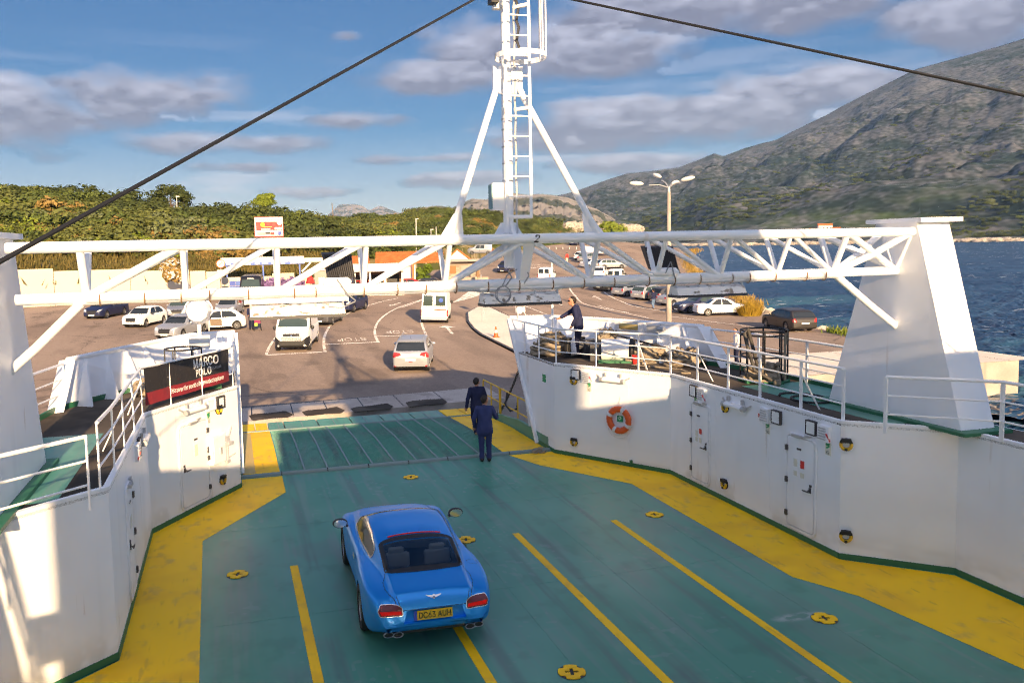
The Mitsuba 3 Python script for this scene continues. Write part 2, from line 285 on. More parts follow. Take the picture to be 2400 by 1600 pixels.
# ---------------------------------------------------------------- the ferry: car deck, bow houses, ramp
def mir(p): return tuple([8.8 - p[0]] + list(p[1:]))
put('car_deck', flat([(-3.2, -14), (12, -14), (12, 11.2), (10.6, 12.4), (10.6, 18.5), (8.7, 21.45), (8.7, 21.66), (.06, 21.66), (.06, 20.9), (-1.8, 18.), (-1.8, 12.4), (-3.2, 11.2)], 0.), 'deck_paint')
labels['car_deck'] = {'label': 'worn green painted steel car deck with yellow lane lines', 'kind': 'structure'}
for x, y0, y1 in ((.93, 4, 15.27), (3.17, 4, 14.9), (5.42, 4, 15.6), (7.65, 4, 15.7)):
    v = [(x - .075, y0), (x + .075, y0), (x + .078, y0 * .4 + y1 * .6), (x + .072, y1), (x - .076, y1), (x - .07, y0 * .5 + y1 * .5)]
    part('car_deck', 'lane_line', flat(v, .004), 'yellow_paint')
part('car_deck', 'safety_band', flat([(7.35, 21.6), (7.78, 20.33), (9.25, 18.0), (9.24, 12.0), (9.75, 11.0), (10.2, 8), (10.2, -2), (11.9, -2), (11.9, 11.2), (10.58, 12.4), (10.58, 18.44), (8.66, 21.4), (8.66, 21.6)], .004), 'yellow_paint')
part('car_deck', 'safety_band', flat([(1.1, 21.6), (1.1, 20.09), (-.76, 17.19), (-.64, 11.4), (-.9, 9), (-.9, -2), (-3.1, -2), (-3.1, 11.2), (-1.78, 12.4), (-1.78, 18.0), (.06, 20.9), (.06, 21.6)], .004), 'yellow_paint')
for x, y0, y1 in ((-.02, 4, 17.6), (2.07, 4, 21.6), (4.4, 4, 21.6), (6.42, 4, 21.6), (8.62, 4, 18.5)):
    part('car_deck', 'weld_seam', box((x, (y0 + y1) / 2, .001), (.012, y1 - y0, .006)), 'deck_paint')
for y in (8.3, 13.1, 17.6): part('car_deck', 'weld_seam', box((4.3, y, .001), (9.6, .012, .004)), 'deck_paint')

def lashing_pot(px, py, label):
    p = on_z(px, py, 0.); k = thing('lashing_pot', label, 'lashing pot', 'yellow lashing pots set into the deck')
    c = sg.Point(0, 0).buffer(.19, 24)
    for a in (0, 90, 180, 270): c = c.difference(sg.Point(.20 * math.cos(math.radians(a + 30)), .20 * math.sin(math.radians(a + 30))).buffer(.05, 8))
    cr = sg.box(-.085, -.016, .085, .016).union(sg.box(-.016, -.085, .016, .085)); cr = shapely.affinity.rotate(cr, 75, origin=(0, 0))
    part(k, 'plate', moved(prism(c.difference(cr.buffer(.008)), .003, .018), (p[0], p[1], 0)), 'yellow_paint')
    part(k, 'slot', moved(prism(cr.buffer(.008), .001, .006), (p[0], p[1], 0)), 'black')
    part(k, 'collar', moved(prism(sg.Point(0, 0).buffer(.195, 24).difference(c.buffer(.002)), .001, .006), (p[0], p[1], 0)), 'dark_metal')
import shapely.affinity
for px, py, lb in ((557, 1346, 'yellow lashing pot beside the left safety band'), (963, 1118, 'yellow lashing pot between the ramp hinge and the blue coupe'), (1092, 1265, 'yellow lashing pot just right of the blue coupe'), (1534, 1206, 'yellow lashing pot ahead of the rightmost lane line'),
                   (1932, 1449, 'yellow lashing pot with a white scuff beside it'), (1340, 1575, 'yellow lashing pot nearest the bottom edge of the picture')):
    lashing_pot(px, py, lb)

# ramp ------------------------------------------------------------
RY = [(21.75, .01), (25.1, .0), (27.9, -.16)]
def ramp_z(y): return np.interp(y, [21.75, 25.1, 27.9, 29.4, 31], [.0, .0, -.14, -.165, -.17])
def ramp_sheet(x0, x1, y0, y1, off):
    ys = sorted({y0, y1, *[y for y in (25.1, 27.9) if y0 < y < y1]}); V, Fc = [], []
    for y in ys: V += [(x0, y, ramp_z(y) + off), (x1, y, ramp_z(y) + off)]
    for i in range(len(ys) - 1): a = 2 * i; Fc += [[a, a + 1, a + 3], [a, a + 3, a + 2]]
    return trimesh.Trimesh(V, Fc, process=False)
rp = thing('bow_ramp', 'lowered green bow ramp with yellow sides resting on the quay', 'ramp')
V_ = []
for y in (21.85, 25.1, 27.86): V_.append((y, float(ramp_z(y))))
pts = V_ + [(y, z - .16) for y, z in V_[::-1]]
def extr_x(poly, x0, x1):
    m = prism(poly, 0, x1 - x0); M = np.eye(4); M[:3, :3] = np.array([[0, 0, 1], [1, 0, 0], [0, 1, 0]]).T.T
    v = m.vertices.copy(); m.vertices = np.c_[v[:, 2] + x0, v[:, 0], v[:, 1]]; return m
part(rp, 'plate', extr_x(pts, .1, 8.62), 'deck_paint')
part(rp, 'edge_band', ramp_sheet(.12, 1.07, 21.9, 27.84, .004), 'yellow_paint')
part(rp, 'grip_strip', ramp_sheet(.12, .44, 22.1, 27.7, .008), 'pale_yellow')
part(rp, 'edge_band', ramp_sheet(7.3, 8.6, 21.9, 27.84, .004), 'yellow_paint')
tb = [box((4.2, y, ramp_z(y) + .004), (6.2, .018, .012)) for y in np.arange(22.0, 27.8, .105)]
part(rp, 'tread_bars', tb, 'deck_paint', kind='stuff')
mat('worn_teal', (.17, .24, .235), .5)
for x in np.arange(1.72, 7.2, .61):
    part(rp, 'rib', [bar((x, 21.95, .012), (x, 25.1, .012), .045, .03), bar((x, 25.1, .012), (x, 27.8, float(ramp_z(27.8)) + .012), .045, .03)], 'worn_teal')
part(rp, 'hinge', cyl((.1, 21.76, -.01), (8.65, 21.76, -.01), .085, 10), 'worn_teal', 30)
for x in (1.1, 2.3, 3.4, 4.5, 5.6, 6.7, 7.4): part(rp, 'hinge_gap', cyl((x - .012, 21.76, -.01), (x + .012, 21.76, -.01), .092, 10), 'black')
part(rp, 'hinge_gap', box((4.35, 21.665, -.03), (8.5, .03, .05)), 'rubber')
xs = [.1, .62, 1.05, 1.6, 2.75, 3.9, 5.0, 6.1, 7.25, 8.0, 8.6]
for a, b in zip(xs[:-1], xs[1:]):
    m = extr_x([(27.9, float(ramp_z(27.9))), (29.4, -.168), (29.4, -.19), (27.9, float(ramp_z(27.9)) - .05)], a + .02, b - .02)
    part(rp, 'flap', m, 'yellow_paint' if b <= 1.06 or a >= 7.2 else 'deck_paint')
for x in (1.4, 2.2, 3.3, 4.4, 5.5, 6.6): part(rp, 'flap_bar', bar((x, 27.92, float(ramp_z(27.9)) + .01), (x, 29.38, -.16), .03, .02), 'worn_teal')
part(rp, 'flap_hinge', cyl((.1, 27.88, -.135), (8.6, 27.88, -.135), .04, 8), 'worn_teal', 30)
part(rp, 'side_girder', extr_x([(21.9, -.3), (27.6, -.4), (27.6, .02), (24.5, .34), (21.9, .34)], 8.64, 8.74), 'deck_paint')
part(rp, 'side_girder', extr_x([(21.9, -.3), (27.6, -.4), (27.6, .02), (24.5, .34), (21.9, .34)], .0, .08), 'deck_paint')
def ramp_rail(x, spans):
    for y0, y1 in spans:
        P = [(x, y0, -.1), (x, y0, .9), (x, y0 + .06, 1.0), (x, y1 - .06, 1.0), (x, y1, .9), (x, y1, -.15)]
        part(rp, 'handrail', [tube(P, .028, 8), tube([(x, y0, .5), (x, (y0 + y1) / 2, .5), (x, y1, .5)], .022, 8), tube([(x, (y0 + y1) / 2, -.1), (x, (y0 + y1) / 2, .5), (x, (y0 + y1) / 2, 1.)], .024, 8)], 'safety_yellow', 40)
ramp_rail(8.78, ((23.1, 26.6), (26.7, 28.6))); ramp_rail(-.04, ((23.6, 28.2),))
for y in (23.6, 24.7): part(rp, 'bracket', box((8.9, y, .05), (.12, .18, .3)), 'deck_paint')
ro = tube([(8.82, 26.0, .95), (8.72, 25.9, .55), (8.78, 25.6, .4), (8.95, 25.4, .5), (8.86, 25.1, .75)], .03, 6)
whole('mooring_line', 'dark rope hanging over the yellow ramp handrail', 'rope', ro, 'black', 40)

def chain(p0, p1, label, sag=.12, n=34, r=.016):
    q = catenary(p0, p1, sag, n); out = []
    for i in range(n - 1):
        t = q[i + 1] - q[i]; L = np.linalg.norm(t); t /= L; s = np.cross(t, [1., 0, 0] if i % 2 else [0, 1., 0]); s /= np.linalg.norm(s); g = np.linspace(0, 2 * np.pi, 8, endpoint=False)
        out.append(tube((q[i] + q[i + 1]) / 2 + np.cos(g)[:, None] * t * L * .68 + np.sin(g)[:, None] * s * .034, r, 4, closed=True))
    return whole('ramp_chain', label, 'chain', out, 'dark_metal', 40)
chain((8.72, 24.15, 2.32), (8.86, 27.0, .05), 'dark chain hanging from the right bow house down to the ramp')
chain((.02, 23.6, 2.32), (-.1, 26.6, .05), 'dark chain hanging from the left bow house down to the ramp')

# bow houses ------------------------------------------------------
HZ = 2.53
def panel(q, t, out):                       # a plate: quad q (4 points), thickness t away along out
    q = np.array(q, float); o = A(*out) * t; V = np.vstack([q, q + o])
    m = trimesh.Trimesh(V, [[0, 1, 2], [0, 2, 3], [4, 6, 5], [4, 7, 6], [0, 4, 5], [0, 5, 1], [1, 5, 6], [1, 6, 2], [2, 6, 7], [2, 7, 3], [3, 7, 4], [3, 4, 0]], process=False)
    m.fix_normals(); return m
class Wall:                                 # a wall seen from the deck: local x along it, y up, z out of it
    def __init__(s, a, b, inner):
        s.a, s.b = A(a[0], a[1], 0), A(b[0], b[1], 0); s.L = np.linalg.norm(s.b - s.a); s.ex = (s.b - s.a) / s.L
        n = A(s.ex[1], -s.ex[0], 0); s.n = n if n @ (A(*inner, 0) - s.a) > 0 else -n
        if np.cross(s.ex, [0, 0, 1])@s.n < 0: s.a, s.b, s.ex = s.b, s.a, -s.ex
        s.M = np.eye(4); s.M[:3, 0], s.M[:3, 1], s.M[:3, 2], s.M[:3, 3] = s.ex, (0, 0, 1), s.n, s.a
    def at(s, m): return onto(m, s.M)
    def hit(s, px, py):                     # measured picture point -> local (x, y)
        d = ray(px, py); o = A(0, 0, EYE); t = ((s.a - o) @ s.n) / (d @ s.n); q = o + d * t - s.a; return q @ s.ex, q[2]
def bow_house(side):
    R_ = side == 'r'; f = (lambda p: tuple(p)) if R_ else mir
    k = thing('bow_house', 'white steel deckhouse right of the ramp with two doors and a lifebuoy' if R_ else 'white steel deckhouse left of the ramp with one door and a banner', 'deckhouse')
    if R_: c1, c2, c3, c4 = (8.65, 21.4), (10.58, 18.44), (10.58, 12.45), (11.95, 11.25)
    else: c1, c2, c3, c4 = (.06, 20.9), (-1.8, 18.0), (-1.8, 12.45), (-3.15, 11.25)
    dy = 0 if R_ else -.5; xs_ = c1[0]; o = 1 if R_ else -1
    inn = (4.4, 14.)
    part(k, 'wall_panel', panel([(xs_, 22.64 + dy, .0), (*c1, 0), (*c1, HZ), (xs_, 24.3 + dy, HZ)], .05, (o, 0, 0)), 'white_paint')
    ws = []
    for a, b in ((c1, c2), (c2, c3), (c3, c4), (c4, (c4[0], -2))):
        w = Wall(a, b, inn); ws.append(w)
        part(k, 'wall_panel', panel([w.a, w.a + w.ex * w.L, w.a + w.ex * w.L + A(0, 0, HZ), w.a + A(0, 0, HZ)], .05, -w.n), 'white_paint')
        part(k, 'kick_strip', w.at(box((w.L / 2, .055, .006), (w.L, .11, .02))), 'green_paint')
        part(k, 'deck_edge', w.at(box((w.L / 2, HZ + .01, -.03), (w.L, .05, .09))), 'white_paint')
    part(k, 'kick_strip', box((xs_ - o * .012, (22.64 + dy + c1[1]) / 2, .055), (.02, 22.64 + dy - c1[1], .11)), 'green_paint')
    part(k, 'stem_bar', bar((xs_ - o * .02, 22.66 + dy, 0.), (xs_ - o * .02, 25.1 + dy, 3.5), .16, .10), 'white_paint')
    dk = [(xs_, 24.3 + dy), c1, c2, c3, c4, (c4[0], -2), f((12.85, -2)), f((12.85, 16.9)), f((12.5, 19.15)), f((10.55, 22.7 + dy)), f((9.7, 24.0 + dy))]
    part(k, 'upper_deck', prism(dk, HZ - .06, HZ), 'dark_deck')
    # hull and bulwark on the outer side
    outer_b = [(xs_, 24.35 + dy), f((9.7, 24.0 + dy)), f((10.55, 22.7 + dy)), f((12.5, 19.15))]; outer_t = [(xs_, 25.1 + dy), f((9.95, 24.75 + dy)), f((10.85, 23.2 + dy)), f((12.35, 19.8))]
    foot = [(xs_, 22.64 + dy), f((9.3, 22.2 + dy)), f((10.2, 21.2 + dy)), f((12.2, 18.4))]
    cap_ = [tuple(p) + (3.55,) for p in outer_t]
    for i in range(3):
        q = [(*outer_b[i], HZ), (*outer_b[i + 1], HZ), (*outer_t[i + 1], 3.55), (*outer_t[i], 3.55)]
        nv = np.cross(A(*q[1]) - A(*q[0]), A(*q[3]) - A(*q[0])); nv /= np.linalg.norm(nv); nv = nv if nv[0] * o > 0 or nv[1] > .5 else -nv
        part(k, 'bulwark_panel', panel(q, .03, nv), 'white_paint')
        part(k, 'hull_plate', panel([(*foot[i], -1.9), (*foot[i + 1], -1.9), (*outer_b[i + 1], HZ), (*outer_b[i], HZ)], .03, nv), 'white_paint')
    part(k, 'hull_plate', panel([f((12.2, 18.4)) + (-1.9,), f((12.85, 16.9)) + (-1.9,), f((12.85, 16.9)) + (HZ,), f((12.5, 19.15)) + (HZ,)], .03, (o, 0, 0)), 'white_paint')
    part(k, 'hull_plate', panel([f((12.85, 16.9)) + (-1.9,), f((12.85, -2)) + (-1.9,), f((12.85, -2)) + (HZ,), f((12.85, 16.9)) + (HZ,)], .03, (o, 0, 0)), 'white_paint')
    part(k, 'cap_rail', tube([np.array(p) for p in cap_], .06, 10), 'white_paint', 40)
    e = A(*f((12.35, 19.8)), 3.55); e0 = A(*f((12.5, 18.95)), HZ); part(k, 'bulwark_end', panel([e + A(-o * .16, .05, .0), e + A(o * .16, -.05, 0), e0 + A(o * .16, -.05, 0), e0 + A(-o * .16, .05, 0)], .04, (0, -1, 0)), 'white_paint')
    for t, i in ((.3, 0), (.85, 0), (.15, 1), (.6, 1), (.12, 2), (.36, 2), (.6, 2), (.84, 2)):
        b0 = A(*outer_b[i], HZ) * (1 - t) + A(*outer_b[i + 1], HZ) * t; t0 = A(*outer_t[i], 3.5) * (1 - t) + A(*outer_t[i + 1], 3.5) * t
        dr_ = A(outer_b[i + 1][0] - outer_b[i][0], outer_b[i + 1][1] - outer_b[i][1], 0); dr_ /= np.linalg.norm(dr_); nin = A(dr_[1], -dr_[0], 0); nin = nin if nin @ (A(6, 14, 0) - b0) > 0 else -nin
        part(k, 'bracket', panel([b0 - dr_ * .025, b0 + nin * .42 - dr_ * .025, t0 + nin * .10 - dr_ * .025, t0 - dr_ * .025], .05, dr_), 'white_paint')
    ge = [(*outer_b[2],), (*outer_b[3],), f((12.85, 16.9)), f((12.85, 12.0))]
    part(k, 'deck_coaming', [bar((*a, HZ + .05), (*b, HZ + .05), .05, .12) for a, b in zip(ge[:-1], ge[1:])], 'green_paint')
    part(k, 'deck_sheet', flat([f((11.2, 16.4)), f((11.2, 12.0)), f((12.8, 12.0)), f((12.8, 16.4))] if R_ else [f((12.8, 16.4)), f((12.8, 12.0)), f((11.2, 12.0)), f((11.2, 16.4))], HZ + .004), 'deck_paint')
    return k, ws, f, o, dy
HR, WR, fR, oR, _ = bow_house('r'); HL, WL, fL, oL, dyL = bow_house('l')

def bx(w, x, y, z, sx, sy, sz): return w.at(box((x, y, z), (sx, sy, sz)))
def door(k, w, x0, x1, y0, y1, hinge_left, plates):
    xm, ym = (x0 + x1) / 2, (y0 + y1) / 2; W_, H_ = x1 - x0, y1 - y0
    rr = sg.box(x0, y0, x1, y1).buffer(.06, 4).buffer(-.06)
    rr = sg.box(x0 + .07, y0 + .07, x1 - .07, y1 - .07).buffer(.07, 5)
    d = part(k, 'door', w.at(prism(rr, .004, .028)), 'white_paint')
    part(d, 'gasket', w.at(prism(rr.buffer(.022).difference(rr.buffer(.004)), .002, .009)), 'grey_metal')
    part(d, 'frame', w.at(prism(rr.buffer(.065).difference(rr.buffer(.024)), .003, .030)), 'white_paint')
    hx = x0 - .005 if hinge_left else x1 + .005; kx = x1 - .09 if hinge_left else x0 + .09; s = 1 if hinge_left else -1
    for t in (.12, .5, .86): part(d, 'hinge', w.at(cat([box((hx, y0 + H_ * t, .04), (.05, .11, .035)), cyl((hx - .03 * s, y0 + H_ * t - .05, .05), (hx - .03 * s, y0 + H_ * t + .05, .05), .014, 8)])), 'dark_metal')
    part(d, 'handle', w.at(cat([box((kx, y0 + H_ * .47, .035), (.05, .10, .02)), cyl((kx, y0 + H_ * .47, .03), (kx, y0 + H_ * .47, .085), .012, 8), bar((kx + .01 * s, y0 + H_ * .455, .08), (kx - .16 * s, y0 + H_ * .455, .08), .02, .02), box((kx + .01 * s, y0 + H_ * .52, .035), (.05, .05, .02))])), 'dark_metal')
    part(d, 'closer', w.at(cat([box((xm - .08, y1 + .04, .06), (.24, .05, .06)), bar((xm + .0, y1 + .04, .09), (xm + .22, y1 + .07, .04), .02, .02), box((xm + .2, y1 + .08, .03), (.16, .03, .03))])), 'galvanised')
    for (px, py, sx, sy, m) in plates: part(d, 'notice', w.at(box((x0 + px * W_, y0 + py * H_, .032), (sx, sy, .006))), m)
def lamp_pair(k, w, x, y, flip):            # square bulkhead light beside a louvred vent box
    s = -1 if flip else 1
    part(k, 'vent_box', w.at(box((x, y, .04), (.30, .30, .08))), 'white_paint')
    for i in range(5): part(k, 'vent_slat', w.at(box((x - .02 * s, y - .10 + i * .05, .085), (.20, .02, .025))), 'galvanised')
    part(k, 'vent_clip', w.at(bar((x + .16 * s, y - .12, .05), (x + .11 * s, y + .02, .10), .02, .02)), 'red_paint')
    rr = sg.box(-.12, -.12, .12, .12).buffer(.02); m = prism(rr.difference(sg.box(-.118, -.118, .118, .118)), .0, .06); part(k, 'light_frame', w.at(moved(m, (x - .37 * s, y + .03, 0))), 'dark_metal')
    part(k, 'light_lens', w.at(box((x - .37 * s, y + .03, .03), (.23, .23, .05))), 'white_gloss')
def tube_light(k, w, x, y, L):
    part(k, 'strip_light', w.at(cat([cyl((x - L / 2, y, .09), (x + L / 2, y, .09), .055, 10), box((x, y + .05, .05), (L * .96, .05, .09))])), 'white_gloss', 40)
    for s in (-1, 1):
        part(k, 'light_bracket', w.at(cat([cyl((x + s * (L / 2 + .01), y, .09), (x + s * (L / 2 + .09), y, .09), .062, 10), box((x + s * (L / 2 - .05), y + .11, .04), (.05, .14, .06)), bar((x + s * (L / 2 + .05), y, .06), (x + s * (L / 2 + .22), y + .10, .01), .03, .03)])), 'galvanised')
def sign(k, w, x, y):
    part(k, 'sign_plate', w.at(box((x, y, .006), (.14, .30, .012))), 'paper')
    part(k, 'sign_mark', w.at(cat([box((x, y + .06, .0145), (.10, .075, .004)), bar((x - .04, y - .02, .0135), (x + .045, y + .02, .0135), .03, .004)])), 'sign_green')
    part(k, 'sign_text', w.at(cat([box((x, y - .08 - .022 * i, .0135), (.09 - .02 * (i % 2), .008, .003)) for i in range(3)])), 'black')
def d_ring(w, x, y, label):
    k = thing('lashing_ring', label, 'lashing ring', 'black and yellow lashing rings on the deckhouse walls')
    part(k, 'backing', w.at(prism(sg.Point(0, 0).buffer(.115, 16).difference(sg.Point(0, 0).buffer(.06, 12)), .001, .02).apply_translation((x, y, 0))), 'black')
    c = (x, y - .02, .045)
    part(k, 'ring', w.at(ring((x, y, .04), .085, .028, (0, 0, 1), 22, 8, np.pi * .92, np.pi * 2.08)), 'safety_yellow', 40)
    part(k, 'keeper', w.at(cat([box((x, y + .075, .04), (.16, .07, .08)), box((x, y - .085, .05), (.05, .04, .06))])), 'black')
# right house fittings, measured on the walls
w1, w2, w3 = WR[0], WR[1], WR[2]
z8 = lambda x, y: (1450 + x * .287, 750 + y * .287); z7 = lambda x, y: (950 + x * .287, 750 + y * .287)
def H8(w, x, y): return w.hit(*z8(x, y))
def H7(w, x, y): return w.hit(*z7(x, y))
for w in (w1, w2):
    for t in (.33, .66): part(HR, 'weld_seam', bx(w, w.L * t, 1.3, .001, .012, 2.3, .006), 'white_paint')
def dbox(w, q0, q1): a, b = w.hit(*q0), w.hit(*q1); return min(a[0], b[0]), max(a[0], b[0]), min(a[1], b[1]), max(a[1], b[1])
g = dbox(w2, z8(605, 735), z8(737, 1300)); door(HR, w2, g[0], g[1], .22, 2.0, True, ((.42, .86, .13, .04, 'dark_metal'), (.55, .66, .10, .12, 'red_paint'), (.32, .62, .10, .14, 'paper'), (.55, .54, .10, .12, 'paper'), (.32, .54, .10, .10, 'paper')))
g2 = dbox(w2, z8(1390, 1000), z8(1598, 1560)); door(HR, w2, g2[0], g2[1], .22, 2.0, True, ((.45, .88, .13, .04, 'dark_metal'), (.58, .72, .11, .15, 'red_paint'), (.32, .72, .10, .15, 'paper'), (.32, .60, .10, .10, 'paper'), (.58, .60, .11, .10, 'paper')))
x, y = H8(w2, 690, 600); lamp_pair(HR, w2, x, 2.28, False)
x, y = H8(w2, 1205, 760); lamp_pair(HR, w2, x, 2.25, True)
x, y = H8(w2, 1695, 910); lamp_pair(HR, w2, x, 2.25, False)
x, y = H8(w2, 965, 690); tube_light(HR, w2, x, 2.25, .62)
for q in ((632, 650), (1220, 870), (1713, 1035)): x, y = H8(w2, *q); sign(HR, w2, x, y)
for q, lb in (((877, 712), 'black and yellow lashing ring high on the right wall between the two doors'), ((870, 1335), 'black and yellow lashing ring low on the right wall between the two doors')): x, y = H8(w2, *q); d_ring(w2, x, y, lb)
for q, lb in (((1858, 1013), 'black and yellow lashing ring high on the angled wall past the second door'), ((1856, 1760), 'black and yellow lashing ring low on the angled wall past the second door')): x, y = H8(w3, *q); d_ring(w3, x, y, lb)
x, y = H7(w1, 1490, 455); lamp_pair(HR, w1, x, 2.27, False)
x, y = H7(w1, 1700, 462); tube_light(HR, w1, x, 2.25, .55)
x, y = H7(w1, 1503, 537); sign(HR, w1, x, y)
for q, lb in (((1377, 493), 'black and yellow lashing ring under the square light near the bow'), ((1380, 993), 'black and yellow lashing ring low on the wall left of the lifebuoy')): x, y = H7(w1, *q); d_ring(w1, x, y, lb)
p = on_y(*z7(1177, 447), 22.3); part(HR, 'exit_sign', box((8.642, 22.15, 2.02), (.012, .24, .22)), 'sign_green')
part(HR, 'deck_drain', box((9.2 + .75, 19.35, .13), (.06, .06, .12)), 'green_paint')
# lifebuoy
x, y = H7(w1, 1757, 810); lb = thing('lifebuoy', 'orange lifebuoy with white bands hanging on the right deckhouse wall', 'lifebuoy')
def torus(c, R, r0, r1, a0, a1, n=28): # flattened ring section
    g = np.linspace(a0, a1, n); m = ring((0, 0, 0), R, r0, (0, 0, 1), n, 12, a0, a1); m.apply_scale([1, 1, r1 / r0]); m.apply_translation(c); return m
for i in range(4):
    a = np.pi / 4 + i * np.pi / 2 + .35
    part(lb, 'float', w1.at(torus((x, y, .085), .285, .082, .062, a + .15, a + np.pi / 2 - .15, 16)), 'orange', 60)
    part(lb, 'band', w1.at(torus((x, y, .085), .285, .086, .066, a - .15, a + .15, 6)), 'white_cloth', 60)
part(lb, 'grab_line', w1.at(cat([tube([(x + .40 * math.cos(t) * (1 - .06 * math.sin(4 * (t - .35)) ** 2), y + .40 * math.sin(t) - (.08 if math.sin(t) < -.6 else 0), .09) for t in np.linspace(0, 2 * np.pi, 40)], .007, 5), tube([(x, y + .33, .08), (x, y + .5, .03), (x, y + .62, .01)], .006, 5)])), 'white_cloth')
tx = cat([moved(meshkit.text_mesh(ch, .05, .003), (-.02, -.025, 0)) for ch in 'O'])
fr = w1.at(box((x, y + .02, .02), (.16, .16, .03))); part(lb, 'sign', fr, 'sign_green', label='small green and white sign in the middle of the ring')
part(lb, 'sign_mark', w1.at(ring((x, y + .04, .037), .035, .008, (0, 0, 1), 14, 5)), 'print_white')

# left house fittings
wl = WL[0]
zc = lambda x, y: (404 + x * .319, 760 + y * .319)
def HC(x, y): return wl.hit(*zc(x, y))
a, b = HC(75, 1290), HC(245, 755); door(HL, wl, min(a[0], b[0]) + .0, max(a[0], b[0]), .2, 2.0, False, ((.55, .80, .13, .04, 'dark_metal'), (.55, .66, .12, .26, 'paper')))
a, b = HC(270, 1035), HC(355, 790); x0, x1, y0, y1 = min(a[0], b[0]), max(a[0], b[0]), min(a[1], b[1]), max(a[1], b[1])
part(HL, 'locker', wl.at(box(((x0 + x1) / 2, (y0 + y1) / 2, .06), (x1 - x0, y1 - y0, .12))), 'white_paint'); part(HL, 'locker_door', wl.at(box(((x0 + x1) / 2, (y0 + y1) / 2, .124), ((x1 - x0) * .84, (y1 - y0) * .9, .012))), 'white_gloss')
part(HL, 'locker_latch', wl.at(box(((x0 + x1) / 2 + .05, (y0 + y1) / 2 - .05, .14), (.06, .16, .03))), 'galvanised'); part(HL, 'locker_catch', wl.at(box((x0 - .06, (y0 + y1) / 2 + .05, .03), (.03, .14, .05))), 'dark_metal')
x, y = HC(390, 850); part(HL, 'valve_block', wl.at(cat([box((x - .03, y, .05), (.14, .22, .08)), box((x + .05, y - .07, .09), (.2, .07, .09)), cyl((x, y - .1, .06), (x - .02, y - .55, .06), .02, 8), box((x - .02, y - .5, .05), (.13, .07, .08)), bar((x, y - .42, .07), (x + .3, y - .38, .07), .015, .015), bar((x + .1, y + .12, .05), (x + .22, y + .3, .03), .04, .03)])), 'grey_metal')
x, y = HC(275, 590); part(HL, 'light_frame', wl.at(moved(prism(sg.box(-.16, -.13, .16, .13).difference(sg.box(-.13, -.1, .13, .1)), 0, .07), (x, y, 0))), 'white_gloss'); part(HL, 'light_lens', wl.at(box((x, y, .03), (.25, .2, .05))), 'white_flat')
x, y = HC(345, 570); part(HL, 'light_frame', wl.at(moved(prism(sg.box(-.13, -.13, .13, .13).buffer(.02).difference(sg.box(-.11, -.11, .11, .11)), 0, .07), (x, y, 0))), 'dark_metal'); part(HL, 'light_lens', wl.at(box((x, y, .03), (.21, .21, .05))), 'white_gloss')
x, y = HC(150, 625); tube_light(HL, wl, x, y, .62)
x, y = HC(262, 680); sign(HL, wl, x, y)
x, y = HC(335, 625); d_ring(wl, x, y, 'black and yellow lashing ring under the small light on the left wall')
x, y = HC(365, 1140); d_ring(wl, x, y, 'black and yellow lashing ring low on the left wall beside the locker')
# doors and lamps on the left wall further aft, as on the right
w = WL[1]; door(HL, w, w.L * .3, w.L * .3 + .72, .22, 2.0, False, ((.5, .85, .13, .04, 'dark_metal'), (.5, .66, .2, .2, 'paper'))); lamp_pair(HL, w, w.L * .62, 2.25, True); tube_light(HL, w, w.L * .8, 2.25, .6)

# inner railings
def railing(path, label, posts, braces, base=HZ, top=3.5, mids=(2.86, 3.18), start=None):
    k = thing('deck_railing', label, 'railing'); P = [A(*p, top) for p in path]; Q = ([A(*start)] if start is not None else []) + P
    part(k, 'top_rail', tube(Q, .028, 8), 'white_gloss', 40)
    for m_ in mids: part(k, 'rail', tube([A(q[0], q[1], m_) for q in Q], .017, 6), 'white_gloss', 40)
    for i in posts:
        x, y = path[i]; part(k, 'post', bar((x, y, base), (x, y, top), .075, .022), 'white_gloss')
    for i, dx, dy in braces:
        x, y = path[i]; part(k, 'brace', bar((x + dx, y + dy, base), (x, y, base + .72), .05, .02), 'white_gloss')
    return k
RP = [(8.69, 23.87), (8.69, 22.65), (8.74, 21.46), (9.46, 20.4), (10.16, 19.34), (10.64, 18.55), (10.66, 17.34), (10.66, 16.08), (10.66, 14.94), (10.66, 13.65), (10.66, 12.5)]
RAILR = railing(RP, 'white railing along the inner edge of the right deckhouse roof', range(len(RP)), ((4, .3, .1), (6, .35, -.1), (9, .35, -.1)), start=(8.68, 25.0, 3.5))
LP = [(.02, 23.4), (.02, 22.1), (-.03, 20.95), (-.72, 19.8), (-1.35, 18.8), (-1.86, 18.0), (-1.86, 16.4), (-1.86, 14.9), (-1.86, 13.6), (-1.9, 12.4)]
RAILL = railing(LP, 'white railing along the inner edge of the left deckhouse roof', range(len(LP)), ((5, -.3, .1), (7, -.35, 0)), start=(.03, 24.5, 3.5))
RO = [(12.4, 19.5), (12.72, 17.9), (12.8, 16.2), (12.8, 14.6)]
railing(RO, 'white railing on the outer edge of the right deckhouse roof', range(4), ())
railing([mir(p) for p in RO], 'white railing on the outer edge of the left deckhouse roof', range(4), ())
railing([(10.66, 11.5), (11.9, 10.4), (11.9, 7), (11.9, 3), (11.9, -1)], 'white railing on the right deckhouse roof abaft the gantry leg', range(5), ())
railing([(-1.9, 11.5), (-3.1, 10.4), (-3.1, 7), (-3.1, 3), (-3.1, -1)], 'white railing on the left deckhouse roof abaft the gantry leg', range(5), ())
